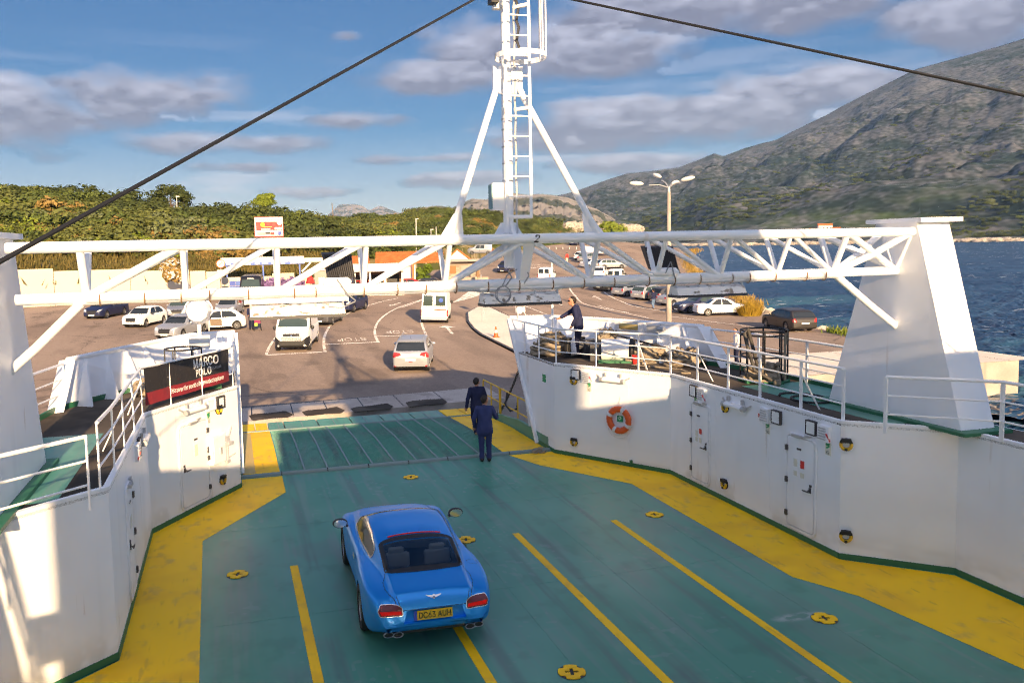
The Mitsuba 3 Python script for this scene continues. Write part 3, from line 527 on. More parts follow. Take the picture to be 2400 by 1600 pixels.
# banner on the left railing
bk = thing('railing_banner', 'black and red advertising banner with white lettering tied to the left railing', 'banner')
ba, bb = A(-.14, 20.77, 0), A(-1.84, 18.03, 0); ex = (ba - bb); BL = np.linalg.norm(ex); ex /= BL; nb = A(-ex[1], ex[0], 0); nb = nb if nb @ A(4.4, -5, 0) > 0 else -nb
MB = np.eye(4); MB[:3, 0], MB[:3, 1], MB[:3, 2], MB[:3, 3] = ex, (0, 0, 1), np.cross(ex, (0, 0, 1)), bb + nb * .05 + A(0, 0, 2.72)
def wavy(m):
    m = m.copy(); v = m.vertices; v[:, 2] += .018 * np.sin(v[:, 0] * 5.2) + .012 * np.sin(v[:, 0] * 11 + v[:, 1] * 4); v[:, 1] -= .012 * np.abs(np.sin(v[:, 0] * 4.1)) * (v[:, 1] > .4); return m
def cloth(x0, x1, y0, y1, z, t=.004):
    m = trimesh.creation.box((x1 - x0, y1 - y0, t)); m.apply_translation(((x0 + x1) / 2, (y0 + y1) / 2, z)); v, f_ = trimesh.remesh.subdivide_to_size(m.vertices, m.faces, .12, max_iter=20); return trimesh.Trimesh(v, f_, process=False)
part(bk, 'upper_field', onto(wavy(cloth(0, BL, .26, .78, 0)), MB), 'banner_black'); part(bk, 'lower_field', onto(wavy(cloth(0, BL, 0, .26, 0)), MB), 'banner_red')
def words(t, h, x, y, bold=False): m = meshkit.text_mesh(t, h, .003, bold); m.apply_translation((x, y, .004)); return onto(wavy(m), MB)
part(bk, 'lettering', [words('MARCO', .20, BL - 1.52, .52, True), words('POLO', .17, BL - 1.42, .31, True)], 'print_white')
part(bk, 'small_lettering', [words('MUSEUM', .075, BL - .87, .39)], 'print_grey')
m = meshkit.text_mesh('Discover the world of the greatest explorer', .085, .003); m.vertices[:, 0] += m.vertices[:, 1] * .35; m.apply_scale([.86, 1.25, 1]); m.apply_translation((BL - 2.35, .09, .004))
part(bk, 'script_lettering', onto(wavy(m), MB), 'print_white')

q = on_z(1268, 1058); g = np.random.default_rng(8); whole('rope_tangle', 'tangled brown rope on the yellow band by the right ramp hinge', 'rope', [tube(np.c_[q[0] + .32 * np.cos(t) * g.uniform(.5, 1.1) + g.normal(0, .05), q[1] + .20 * np.sin(t * 1.3) * g.uniform(.6, 1.2), .02 + .012 * np.sin(t * 3) + .012 * i], .014, 5) for i, t in enumerate([np.linspace(g.uniform(0, 3), g.uniform(5, 9), 22) for _ in range(6)])], 'rope', 60)

# ---------------------------------------------------------------- gantry across the deck, mast, lights, stays
GY, GW = 12.5, .36
NODE = [-1.95, -.62, .68, 1.97, 3.25, 4.53, 5.70, 6.90, 8.11, 9.25, 10.39, 11.75]
def lz(x): return 5.258 - .0015 * x
def tz(x): return 5.965 - .002 * x
gt = thing('gantry', 'white tubular lattice gantry spanning the deck on two tapered legs', 'gantry')
x0, x1 = NODE[0] - .9, NODE[-1] + .5
for s in (-1, 1): part(gt, 'top_chord', tube([(x0, GY + s * GW, tz(x0)), (4.5, GY + s * GW, tz(4.5)), (x1, GY + s * GW, tz(x1))], .078, 16), 'white_paint', 40)
part(gt, 'bottom_chord', tube([(x0, GY, lz(x0)), (4.5, GY, lz(4.5)), (x1, GY, lz(x1))], .078, 16), 'white_paint', 40)
for i, x in enumerate(NODE):
    for s in (-1, 1):
        if i == 5: part(gt, 'post_plate', panel([(x - .075, GY + s * .02, lz(x)), (x + .075, GY + s * .02, lz(x)), (x + .09, GY + s * GW, tz(x)), (x - .09, GY + s * GW, tz(x))], .02, (0, s, 0)), 'white_paint')
        else: part(gt, 'post', tube([(x, GY, lz(x)), (x, GY + s * GW / 2, (lz(x) + tz(x)) / 2), (x, GY + s * GW, tz(x))], .055 if i in (0, 10) else .042, 10), 'white_paint', 40)
for i in range(len(NODE) - 1):
    a, b = NODE[i], NODE[i + 1]
    for s in (-1, 1):
        lo, hi = (a, b) if i < 5 else (b, a)
        r = .042 if 0 < i < 10 else .06
        part(gt, 'diagonal', tube([(lo, GY, lz(lo)), ((lo + hi) / 2, GY + s * GW / 2, (lz(lo) + tz(hi)) / 2), (hi, GY + s * GW, tz(hi))], r, 10), 'white_paint', 40)
for i in (10, ):
    a, b = NODE[10], NODE[11]
    for s in (-1, 1): part(gt, 'diagonal', tube([(a, GY, lz(a)), ((a + b) / 2, GY + s * GW / 2, 5.55), (b, GY + s * GW, tz(b))], .06, 10), 'white_paint', 40)
for xe, xi, o in ((12.1, 10.39, 1), (-3.3, -1.95, -1)):
    part(gt, 'knee_brace', tube([(xi, GY, lz(xi)), ((xi + xe) / 2, GY, 4.6), (xe, GY, 4.0)], .065, 10), 'white_paint', 40)
    # tapered leg, wide fore and aft at its foot
    q = [(11.75, 14.2, HZ), (11.75, 11.0, HZ), (11.75, GY - .45, 6.1), (11.75, GY + .5, 6.1)]
    q = [p if o > 0 else (8.8 - p[0], *p[1:]) for p in q]
    part(gt, 'leg', panel(q, .7, (o, 0, 0)), 'white_paint'); part(gt, 'foot_plate', box((q[0][0] + o * .35, 12.6, HZ + .03), (1.0, 3.6, .06)), 'green_paint')
    part(gt, 'leg_head', box((q[0][0] + o * .35, GY, 6.14), (.9, 1.3, .08)), 'white_paint')
# cable clips and the cable under the lower chord
xs_ = np.linspace(-1.8, 10.3, 24) + rng.uniform(-.12, .12, 24)
for x in xs_: part(gt, 'cable_clip', ring((x, GY, lz(x) - .03), .092, .010, (1, 0, 0), 14, 5), 'brown_wood')
cx_ = np.linspace(-2, 10.6, 60); part(gt, 'cable', tube([(x, GY - .045 + .006 * math.sin(x * 9), lz(x) - .088 - .006 * math.sin(x * 5.3)) for x in cx_], .016, 6), 'galvanised', 40)
num = moved(meshkit.text_mesh('2', .115, .004, True), (0, 0, 0)); v = num.vertices; v[:, 0] += v[:, 1] * .25
num.vertices = np.c_[4.56 + v[:, 0], GY - GW - .0775 - v[:, 2] * .5 + .0 * v[:, 0], tz(4.5) - .06 + v[:, 1]]
a_ = (num.vertices[:, 2] - tz(4.5)) / .0795; num.vertices[:, 1] = GY - GW - np.sqrt(np.clip(.0795 ** 2 - (num.vertices[:, 2] - tz(4.5)) ** 2, 0, None)) - v[:, 2] * .5
num.vertices[:, 2] = tz(4.5) + np.clip(a_, -.95, .95) * .0795
part(gt, 'number', num, 'black')
# mast
MX = 4.31
mz = lambda py: on_y(1192, py, GY)[2]
part(gt, 'mast', tube([(MX, GY, 5.5), (MX, GY, 6.2), (MX, GY, 8.35), (MX, GY, 8.36), (MX, GY, 13.0)], [.082, .082, .08, .072, .07], 16), 'white_paint', 40)
for py in (548, 466, 424, 384, 345, 305, 280): part(gt, 'mast_band', cyl((MX, GY, mz(py) - .012), (MX, GY, mz(py) + .012), .087, 16), 'grey_metal', 30)
for s in (-1, 1):
    part(gt, 'mast_foot', panel([(MX + s * .07, GY, tz(4.5) + .05), (MX + s * .25, GY, tz(4.5) + .05), (MX + s * .12, GY, 6.22), (MX + s * .07, GY, 6.22)], .03, (0, 1, 0)), 'white_paint')
part(gt, 'mast_foot', panel([(MX - .015, GY - .26, 6.0), (MX + .015, GY - .26, 6.0), (MX + .015, GY - .07, 6.26), (MX - .015, GY - .07, 6.26)], .03, (1, 0, 0)), 'white_paint')
part(gt, 'mast_seat', box((MX, GY, tz(4.5) + .02), (.5, .72, .05)), 'white_paint')
GUS = {-1: [(1029, 560), (1087, 559), (1083, 501), (1064, 501)], 1: [(1365, 501), (1381, 500), (1421, 553), (1372, 554)]}
for s, foot in ((-1, (1057, 553)), (1, (1401, 547))):
    t0 = A(MX + s * .13, GY - .03, 8.42); b0 = on_y(*foot, GY - .37)
    part(gt, 'mast_stay', tube([t0, (t0 + b0) / 2, b0], .052, 12), 'white_paint', 40)
    part(gt, 'gusset', panel([on_y(*p_, GY - .33) for p_ in GUS[s]], .025, (0, 1, 0)), 'white_paint')
    for dx in (.11, .21): part(gt, 'stay_lug', box((MX + s * dx, GY - .06, 8.42), (.06, .05, .42)), 'white_paint')
    part(gt, 'stay_lug', box((MX + s * .14, GY - .06, 8.5), (.18, .09, .14)), 'white_paint')
# ladder on the mast, towards the camera
lx0, lx1, ly = MX - .10, MX + .29, GY - .26
lz0 = mz(510)
for x in (lx0, lx1): part(gt, 'ladder_rail', bar((x, ly, lz0 - .02), (x, ly, 13.0), .022, .045), 'white_gloss')
for i, py in enumerate(np.arange(510, -120, -46.4)):
    z = mz(py) if i else lz0; part(gt, 'ladder_rung', cyl((lx0, ly, z), (lx1, ly, z), .014 if i else .03, 8), 'white_gloss', 30)
for py in (258, 130, 20): part(gt, 'ladder_bracket', [bar((x, ly, mz(py)), (MX + (x - MX) * .4, GY - .05, mz(py)), .05, .05) for x in (lx0, lx1)], 'white_gloss')
zr = mz(142)
def band_ring(c, R, h, a0, a1, t=.012):
    g = np.linspace(a0, a1, 28); p = np.c_[np.cos(g) * R, np.sin(g) * R, g * 0] + c; V = np.vstack([p + [0, 0, h / 2], p - [0, 0, h / 2], (p - c) * (1 + t / R) + c + [0, 0, h / 2], (p - c) * (1 + t / R) + c - [0, 0, h / 2]]); n = len(g); F_ = []
    for i in range(n - 1):
        for a, b in ((0, 1), (3, 2), (2, 0), (1, 3)): F_ += [[a * n + i, b * n + i, b * n + i + 1], [a * n + i, b * n + i + 1, a * n + i + 1]]
    m = trimesh.Trimesh(V, F_, process=False); m.fix_normals(); return m
for z in (zr, zr + 1.35, zr + 2.7): part(gt, 'ladder_hoop', band_ring((MX + .14, ly - .02, z), .385, .075, -np.pi * .97, np.pi * .97), 'white_gloss')
for a in (-.9, -.25, .3): part(gt, 'ladder_cage_bar', bar((MX + .14 + .385 * math.cos(a), ly - .02 + .385 * math.sin(a), zr), (MX + .14 + .385 * math.cos(a), ly - .02 + .385 * math.sin(a), zr + 3), .055, .02), 'white_gloss')
part(gt, 'mast_cable', tube([(MX + .11 + .008 * math.sin(i * 1.7), GY - .09, 5.95 + i * .16) for i in range(44)], .016, 6), 'grey_metal', 40)
part(gt, 'mast_cable', tube([(MX + .16 + .022 * math.sin(i * 2.1), GY - .12, mz(130) + i * .10) for i in range(18)], .022, 6), 'dark_metal', 40)
jb = thing('junction_box', 'small grey and teal electrical box on the mast foot', 'electrical box'); part(jb, 'casing', box((MX - .20, GY - .06, 6.62), (.2, .16, .42)), 'white_gloss'); mat('teal_grey', (.10, .20, .25), .5); part(jb, 'side_panel', box((MX - .312, GY - .06, 6.62), (.02, .15, .38)), 'teal_grey')
ml = thing('mast_light', 'white lamp bracket with a black camera at the top left of the mast', 'mast light'); zt_ = mz(10)
part(ml, 'camera', box((MX - .22, GY - .1, zt_ + .03), (.12, .2, .14)), 'black'); part(ml, 'bracket', [box((MX - .12, GY, zt_ + .05), (.16, .12, .28)), box((MX - .1, GY - .1, zt_ + .2), (.1, .1, .1))], 'white_gloss')
# strip lights and floodlights hanging from the lower chord
def hanging_strip(pl, pr, rough_m, label):
    a, b = on_y(*pl, GY + .02), on_y(*pr, GY + .02); z = (a[2] + b[2]) / 2; L = b[0] - a[0]; c = (a[0] + b[0]) / 2
    k = thing('strip_floodlight', label, 'floodlight', None)
    part(k, 'tube', cyl((a[0], GY, z + .1), (b[0], GY, z + .1), .055, 12), 'white_gloss', 30)
    for s in (-1, 1): part(k, 'hanger', bar((c + s * L * .49, GY, z + .05), (c + s * L * .49, GY, 5.2), .05, .09), 'white_gloss')
    part(k, 'reflector', extr_x([(GY - .11, z - .02), (GY - .17, z - .13), (GY + .17, z - .13), (GY + .10, z + .03)], c - L * .47, c + L * .47), rough_m)
    part(k, 'lens', box((c, GY, z - .15), (L * .96, .34, .045)), 'dark_metal')
    for t in (-.46, -.15, .18, .46): part(k, 'clamp', bar((c + t * L, GY - .14, z - .13), (c + t * L, GY - .02, z + .05), .025, .03), 'galvanised')
    return k, c, z, L
def flaky(p, n, uv):
    w = fbm(p.x * 12, p.y * 14, p.z * 14, 4); return mix((.76, .74, .71), (.24, .20, .16), smoothstep(.56, .70, w))
pmat('flaking_white', flaky, .6)
hanging_strip((578, 722), (812, 712), 'flaking_white', 'long white strip floodlight with flaking paint under the left of the gantry')
_, c2, zz2, L2 = hanging_strip((1122, 694), (1310, 684), 'flaking_white', 'strip floodlight with a loop of cable under the middle of the gantry')
hanging_strip((1572, 676), (1740, 665), 'flaking_white', 'strip floodlight under the right of the gantry in front of the sea')
lc = on_y(1180, 690, GY - .2); g = np.linspace(0, 4 * np.pi, 60)
whole('cable_loop', 'loop of grey cable hanging below the gantry middle', 'cable', [tube(np.c_[lc[0] + (.115 + .012 * np.sin(g * .5)) * np.cos(g), lc[1] + .02 * np.sin(g * .7), lc[2] + .13 * np.sin(g)], .009, 5), tube([lc + (-.02, 0, .12), lc + (.1, .1, .3), lc + (.3, .2, .38)], .009, 5), tube([lc + (.03, 0, .12), lc + (.16, .05, .26), lc + (.14, .15, .36)], .012, 5)], 'cable_grey', 40)
for pts_, lb in (([(790, 655), (815, 690), (835, 705), (800, 722), (770, 718)], 'grey cable curling from the left strip floodlight'), ([(1230, 622), (1240, 645), (1228, 665)], 'grey cable at the big centre post of the gantry'), ([(1560, 640), (1572, 612), (1582, 652)], 'thin cable arching over the right floodlight bracket')):
    q = np.array([on_y(*p, GY - .12) for p in pts_]); t = np.linspace(0, len(q) - 1, 24); whole('loose_cable', lb, 'cable', tube(np.c_[[np.interp(t, range(len(q)), q[:, i]) for i in range(3)]].T, .010, 5), 'cable_grey', 40)
def louvre_lamp(px0, px1, py0, py1, label, tilt):
    a, b = on_y(px0, py1, GY + .25), on_y(px1, py0, GY + .25); k = thing('work_floodlight', label, 'floodlight', None); W_, H_ = b[0] - a[0], b[2] - a[2]; c = (a + b) / 2
    n = 14
    V0 = [(c[0] - W_ * .5, 0, c[2] + H_ * .5), (c[0] + W_ * .44, 0, c[2] + H_ * .5), (c[0] + W_ * .5, 0, c[2] - H_ * .5), (c[0] - W_ * .36, 0, c[2] - H_ * .5)]
    q = [(p[0], GY + .18 + .1 * (1 if i < 2 else -.3), p[2]) for i, p in enumerate(V0)]
    part(k, 'housing', panel(q, .14, (0, 1, .2)), 'dark_metal')
    for i in range(n):
        t = (i + .5) / n; u = np.array(q[0]) * (1 - t) + np.array(q[1]) * t; l = np.array(q[3]) * (1 - t) + np.array(q[2]) * t
        part(k, 'cooling_fin', bar(u + (0, -.02, 0), l + (0, -.02, 0), .012, .035), 'dark_metal')
    part(k, 'yoke', [bar(q[3], (c[0] - W_ * .3, GY, lz(c[0]) + .06), .03, .03), bar(q[2], (c[0] + W_ * .4, GY, lz(c[0]) + .06), .03, .03), cyl((c[0], GY + .1, c[2] - H_ * .35), (c[0], GY, lz(c[0]) + .05), .018, 8)], 'dark_metal')
    part(k, 'ballast', tube([(c[0] - W_ * .55, GY - .03, lz(c[0]) + .085), (c[0] - W_ * .45, GY - .03, lz(c[0]) + .10), (c[0] + W_ * .2, GY - .03, lz(c[0]) + .10), (c[0] + W_ * .3, GY - .03, lz(c[0]) + .085)], [.05, .085, .085, .05], 10), 'white_gloss', 40)
louvre_lamp(757, 828, 594, 652, 'dark finned floodlight standing on the left of the gantry', 0)
louvre_lamp(1512, 1582, 578, 634, 'dark finned floodlight standing on the right of the gantry before the sea', 0)
# wire stays of the mast
def stay(pa, ya, pb, yb, label):
    a, b = on_y(*pa, ya), on_y(*pb, yb); d = b - a; return whole('stay_wire', label, 'wire', tube([a - d * .25, a, b, b + d * 1.6], .018, 8), 'black', 40)
stay((1110, 0), 12.0, (404, 390), 7.5, 'dark wire stay running down to the left across the sky'); stay((1345, 0), 12.0, (2004, 140), 9., 'dark wire stay running down to the right across the clouds')

# deck gear on the right bow house --------------------------------
def rope_heap(c, rx, ry, h, turns, seed, label, r=.035):
    g = np.random.default_rng(seed); out = []
    for i in range(turns):
        t = i / turns; R1 = 1 - .55 * t ** 1.4; cen = A(c[0], c[1], c[2]) + A(g.normal(0, .04), g.normal(0, .04), r + h * t * .95); ph = g.uniform(0, 6.28); n = 20; q = np.linspace(0, 2 * np.pi * g.uniform(.75, 1.1), n) + ph
        rad = R1 * (1 + .13 * np.sin(2 * q + g.uniform(0, 6)) + .09 * np.sin(3 * q + g.uniform(0, 6)))
        out.append(tube(np.c_[cen[0] + rx * rad * np.cos(q), cen[1] + ry * rad * np.sin(q), cen[2] + .05 * np.sin(2 * q + g.uniform(0, 6)) + .035 * np.sin(5 * q)], r * g.uniform(.85, 1.25), 6))
    return whole('mooring_rope', label, 'rope', out, 'rope', 60)
rope_heap((9.35, 23.3, HZ), .55, .34, .62, 26, 1, 'tall heap of tan mooring rope at the very bow', .042)
rope_heap((10.55, 22.0, HZ), .36, .28, .80, 22, 2, 'coiled tan rope piled behind the crewman on the right bow', .040)
rope_heap((11.2, 20.75, HZ), .55, .30, .40, 24, 3, 'heap of grey tan rope beside the white drum', .042)
rope_heap((11.75, 19.75, HZ), .42, .40, .40, 20, 4, 'rope heap by the aft end of the right bulwark', .040)
wn = thing('mooring_winch', 'white drum winch with a black rimmed end on the right bow', 'winch')
part(wn, 'drum', cyl((10.05, 21.3, HZ + .34), (10.75, 20.95, HZ + .34), .30, 24), 'white_gloss', 30); part(wn, 'end_rim', ring((10.79, 20.9, HZ + .33), .24, .085, (.8, -.5, 0), 24, 10), 'black', 40); part(wn, 'hub', cyl((10.74, 20.95, HZ + .33), (10.82, 20.9, HZ + .33), .13, 16), 'white_gloss', 30)
part(wn, 'bed', box((10.4, 21.1, HZ + .03), (1.0, .7, .06), -.4), 'green_paint'); part(wn, 'gear_case', box((9.95, 21.5, HZ + .25), (.3, .45, .45), -.4), 'dark_metal')
bt = thing('mooring_bollard', 'black twin bollard on the right bow beside the rope heap', 'bollard')
for dx in (0, .42): part(bt, 'post', tube([(9.55 + dx, 22.55, HZ), (9.55 + dx, 22.55, HZ + .5), (9.55 + dx, 22.55, HZ + .52), (9.55 + dx, 22.55, HZ + .58)], [.10, .10, .13, .13], 14), 'black', 30)
part(bt, 'base', box((9.76, 22.55, HZ + .03), (.8, .36, .06)), 'black')
mc = thing('winch_motor', 'dark hydraulic motor with green fittings behind the railing', 'motor'); part(mc, 'housing', [box((10.1, 22.2, HZ + .28), (.45, .4, .5)), cyl((9.8, 22.3, HZ + .35), (10.4, 22.1, HZ + .35), .16, 14)], 'dark_metal'); part(mc, 'valve', box((10.2, 21.85, HZ + .15), (.18, .12, .2)), 'green_paint'); part(mc, 'pipe', tube([(10.3, 22, HZ + .4), (10.42, 21.8, HZ + .3), (10.45, 21.6, HZ + .1)], .025, 6), 'safety_yellow')
bq = thing('red_bucket', 'small red bucket on the right bow deck below the white drum', 'bucket'); part(bq, 'body', tube([(10.72, 20.55, HZ), (10.72, 20.55, HZ + .24)], [.09, .125], 14), 'red_paint'); part(bq, 'handle', ring((10.72, 20.55, HZ + .24), .12, .008, (0, 1, .3), 14, 5, 0, np.pi), 'grey_metal')
whole('deck_hose', 'tan hose lying along the dark roof behind the railing', 'hose', tube([(10.4, 20.2, HZ + .02), (10.9, 19.6, HZ + .02), (11.2, 19.0, HZ + .02), (11.1, 18.4, HZ + .02), (10.9, 18.5, HZ + .02)], .024, 6), 'rope', 40)
whole('black_hose', 'black hose looped on the dark roof near the gantry leg', 'hose', tube([(11.5 + .38 * math.cos(t) , 14.2 + .5 * math.sin(t) + t * .06, HZ + .03) for t in np.linspace(0, 9, 40)], .022, 6), 'black', 40)
whole('taut_rope', 'dark rope running from the rope pile along the right deck', 'rope', tube(catenary((10.5, 21.9, HZ + .75), (12.1, 17.2, HZ + .3), .05), .028, 6), 'hose', 40)
# roller on the bulwark and small lamp
fl = thing('fairlead_roller', 'tan roller fairlead between white brackets inside the right bulwark', 'fairlead'); a, b = on_z(*(1400 + 190 * .287, 480 + 988 * .287), 3.42), on_z(*(1400 + 340 * .287, 480 + 1000 * .287), 3.42)
part(fl, 'roller', cyl(a, b, .085, 14), 'pale_yellow', 30); d_ = b - a
for t in (-.12, 1.15): part(fl, 'bracket', box(a + d_ * t, (.10, .2, .3), .5), 'white_gloss')
part(fl, 'motor', [box(a + d_ * 1.75 + (0, 0, .0), (.3, .25, .2), -.9), cyl(a + d_ * 1.9, a + d_ * 2.3, .07, 12)], 'galvanised')
bl = thing('bow_lamp', 'small white lamp on a bracket at the tip of the right bulwark', 'lamp'); p = on_y(1217, 727, 24.9); part(bl, 'head', [trimesh.creation.icosphere(2, .12).apply_translation(p), box(p + (.1, .05, .02), (.18, .16, .15))], 'white_gloss', 40); part(bl, 'bracket', bar(p + (-.05, 0, -.05), (p[0] - .05, p[1], 3.5), .04, .04), 'grey_metal'); part(bl, 'rope', tube([p + (.1, -.05, 0), p + (.3, -.5, -.5), p + (.45, -.9, -1.0)], .01, 5), 'white_cloth')
js = thing('jack_staff', 'thin white staff standing at the right bulwark', 'staff'); p0 = A(9.75, 24.2, HZ); part(js, 'pole', tube([p0, p0 + (0, .0, 1.6), p0 + (0, 0, 2.6), p0 + (0, 0, 3.0)], [.04, .035, .022, .02], 8), 'white_gloss', 30); part(js, 'truck', trimesh.creation.icosphere(1, .05).apply_translation(p0 + (0, 0, 3.0)), 'white_gloss')
# rescue basket with rope and hose
cg = thing('rope_basket', 'round black steel cage holding hoses and grey rope on the right deck', 'basket'); cc = A(12.05, 16.75, HZ); Rb = .52
for z, m in ((.06, 'green_paint'), (.62, 'black'), (1.12, 'black'), (1.22, 'black')): part(cg, 'hoop', ring(cc + (0, 0, z), Rb, .022, (0, 0, 1), 24, 6), m)
for i in range(8): t = i * np.pi / 4 + .2; part(cg, 'upright', bar(cc + (Rb * math.cos(t), Rb * math.sin(t), 0), cc + (Rb * math.cos(t), Rb * math.sin(t), 1.24), .032, .024), 'black'); part(cg, 'foot', box(cc + (Rb * math.cos(t), Rb * math.sin(t), .04), (.08, .08, .08)), 'green_paint')
part(cg, 'floor', prism(sg.Point(cc[0], cc[1]).buffer(Rb, 16), HZ + .03, HZ + .06), 'green_paint')
rope_heap(cc + (0, 0, .06), .40, .40, .30, 16, 5, 'grey rope heaped inside the round black cage', .045)
whole('fire_hose', 'thick dark hose hooked over the rim of the round black cage', 'hose', tube([cc + (-.30, -.2, .35), cc + (-.45, -.2, .9), cc + (-.58, -.2, 1.3), cc + (-.7, -.25, 1.2), cc + (-.62, -.3, .8), cc + (-.5, -.35, .35), cc + (-.2, -.6, .12)], .040, 8), 'hose', 40)
whole('heaving_line', 'light rope hanging over the cage rim with a knotted ball end', 'rope', [tube([cc + (.2, -.5, .1), cc + (.18, -.52, 1.1), cc + (.25, -.48, 1.26), cc + (.3, -.4, .9)], .03, 6), tube([cc + (-.05, -.55, .4), cc + (-.02, -.62, .0 + .1), cc + (-.1, -.7, .03)], .03, 6), trimesh.creation.icosphere(2, .085).apply_translation(cc + (-.16, -.72, .085))], 'rope', 60)
# left bow: big round searchlight, winch and rope behind the banner
sp = thing('searchlight', 'large round white searchlight seen from behind on the left bow', 'searchlight'); p = on_y(465, 729, 21.6); fwd = A(.1, .98, -.05); fwd /= np.linalg.norm(fwd)
part(sp, 'housing', tube([p - fwd * .26, p - fwd * .24, p - fwd * .1, p + fwd * .12, p + fwd * .14], [.20, .26, .30, .31, .27], 10), 'white_gloss', 20); part(sp, 'yoke', ring(p, .34, .022, fwd, 20, 6, np.pi * .98, np.pi * 2.02), 'white_gloss'); part(sp, 'pedestal', [cyl(p + (0, 0, -.33), (p[0], p[1], 3.7), .05, 10), box((p[0], p[1], 3.62), (.5, .4, .3))], 'white_gloss')
part(sp, 'junction_plate', box(on_y(506, 755, 21.7), (.28, .04, .17)), 'pole_wood')
fp = on_y(490, 775, 21.9); part(sp, 'aerial', [tube([fp, fp + (.02, 0, .4), fp + (-.12, 0, .75)], .012, 5), tube([fp + (.02, 0, .2), fp + (.06, 0, .75)], .010, 5)], 'white_gloss')
rw = thing('rope_reel', 'dark tubular rope reel frame on the left bow behind the banner', 'reel'); rc = A(-1.15, 20.6, HZ)
part(rw, 'frame', [ring(rc + (0, 0, 1.05), .42, .022, (0, 0, 1), 20, 6), *[bar(rc + (.42 * math.cos(t), .42 * math.sin(t), .1), rc + (.42 * math.cos(t), .42 * math.sin(t), 1.05), .03, .03) for t in np.arange(6) * np.pi / 3]], 'dark_metal')
gw = thing('green_winch', 'green mooring winch on the left bow below the banner', 'winch'); gc = A(-.75, 21.1, HZ); part(gw, 'bed', box(gc + (0, 0, .06), (.9, .6, .12)), 'green_paint'); part(gw, 'drum', cyl(gc + (-.3, 0, .42), (gc[0] + .35, gc[1], gc[2] + .42), .22, 18), 'green_paint', 30); part(gw, 'stand', [box(gc + (-.36, 0, .3), (.07, .4, .5)), box(gc + (.4, 0, .3), (.07, .4, .5))], 'green_paint')
rope_heap((-1.9, 20.6, HZ), .4, .3, .3, 14, 6, 'rope heap on the left bow roof', .04)

# the superstructure the picture is taken from, behind the camera
br = thing('bridge_house', 'white stepped superstructure behind the camera shading the deck', 'superstructure')
for x0, x1, zt in ((-3, .15, 6.75), (.15, 2.8, 7.9), (2.8, 8.0, 10.5), (8.0, 12.8, 7.5)): part(br, 'wall_panel', box(((x0 + x1) / 2, -6, (3.0 + zt) / 2), (x1 - x0 - .01, 8, zt - 3.0)), 'white_flat')
part(br, 'balcony', box((4.6, -.9, 4.16), (15.6, 2.1, .14)), 'white_flat')

# ---------------------------------------------------------------- sea, quay, road markings
SEA = -2.3
def sea_patch(a0, a1, na, r0, r1, nr):
    az, r = np.meshgrid(np.linspace(a0, a1, na), np.geomspace(r0, r1, nr), indexing='ij'); x, y = r * np.sin(az), r * np.cos(az); u, v = x * .80 + y * .6, y * .80 - x * .6
    h = .50 * (meshkit.fbm(np.stack([u * .11, v * .26, x * 0], -1), 3, 2) - .5) + .26 * (1 - np.abs(2 * meshkit.fbm(np.stack([u * .30, v * .62, x * 0 + 3], -1), 3, 5) - 1)); i, j = np.meshgrid(np.arange(na - 1), np.arange(nr - 1), indexing='ij'); q = np.stack([i * nr + j, (i + 1) * nr + j, (i + 1) * nr + j + 1, i * nr + j + 1], -1).reshape(-1, 4)
    m = trimesh.Trimesh(np.c_[x.ravel(), y.ravel(), (SEA + .22 + h * 1.15).ravel()], np.vstack([q[:, [0, 2, 1]], q[:, [0, 3, 2]]]), process=False)
    if m.face_normals[:, 2].mean() < 0: m.invert()
    return m
put('sea', cat([flat([(-12400, -7400), (12400, -7400), (12400, 17400), (-12400, 17400)], SEA), sea_patch(math.radians(22), math.radians(58), 520, 42, 900, 460)]), 'sea_water', True); labels['sea'] = {'label': 'dark blue choppy sea between the harbour and the mountain', 'kind': 'structure'}
SHORE = [(36.6, 31.2), (37.0, 40), (37.4, 44), (38.2, 47.2), (41.8, 57.6), (44.5, 64.), (47.6, 70.), (53, 82), (60, 98), (67, 112), (76, 128), (88, 145)]
land = sg.Polygon([(-70, 30.1), (-1, 30.1), (0.2, 30.1), (7.9, 30.8), (10.7, 31.0)] + SHORE + [(84, 175), (60, 160), (46, 138), (36, 124), (20, 116), (-70, 112)])
put('quay_ground', drape(land, 0., 3.5), 'asphalt'); labels['quay_ground'] = {'label': 'sunlit brown asphalt of the ferry harbour', 'kind': 'structure'}
qw = [(-70, 30.1), (0.2, 30.1), (7.9, 30.8), (10.7, 31.0)] + SHORE
put('quay_wall', cat([panel([(*a, -4), (*b, -4), (*b, float(ground_z(*b)) - .004), (*a, float(ground_z(*a)) - .004)], .02, (0, -1, 0)) for a, b in zip(qw[:6], qw[1:7])]), 'concrete'); labels['quay_wall'] = {'label': 'concrete face of the quay under the ramp', 'kind': 'structure'}
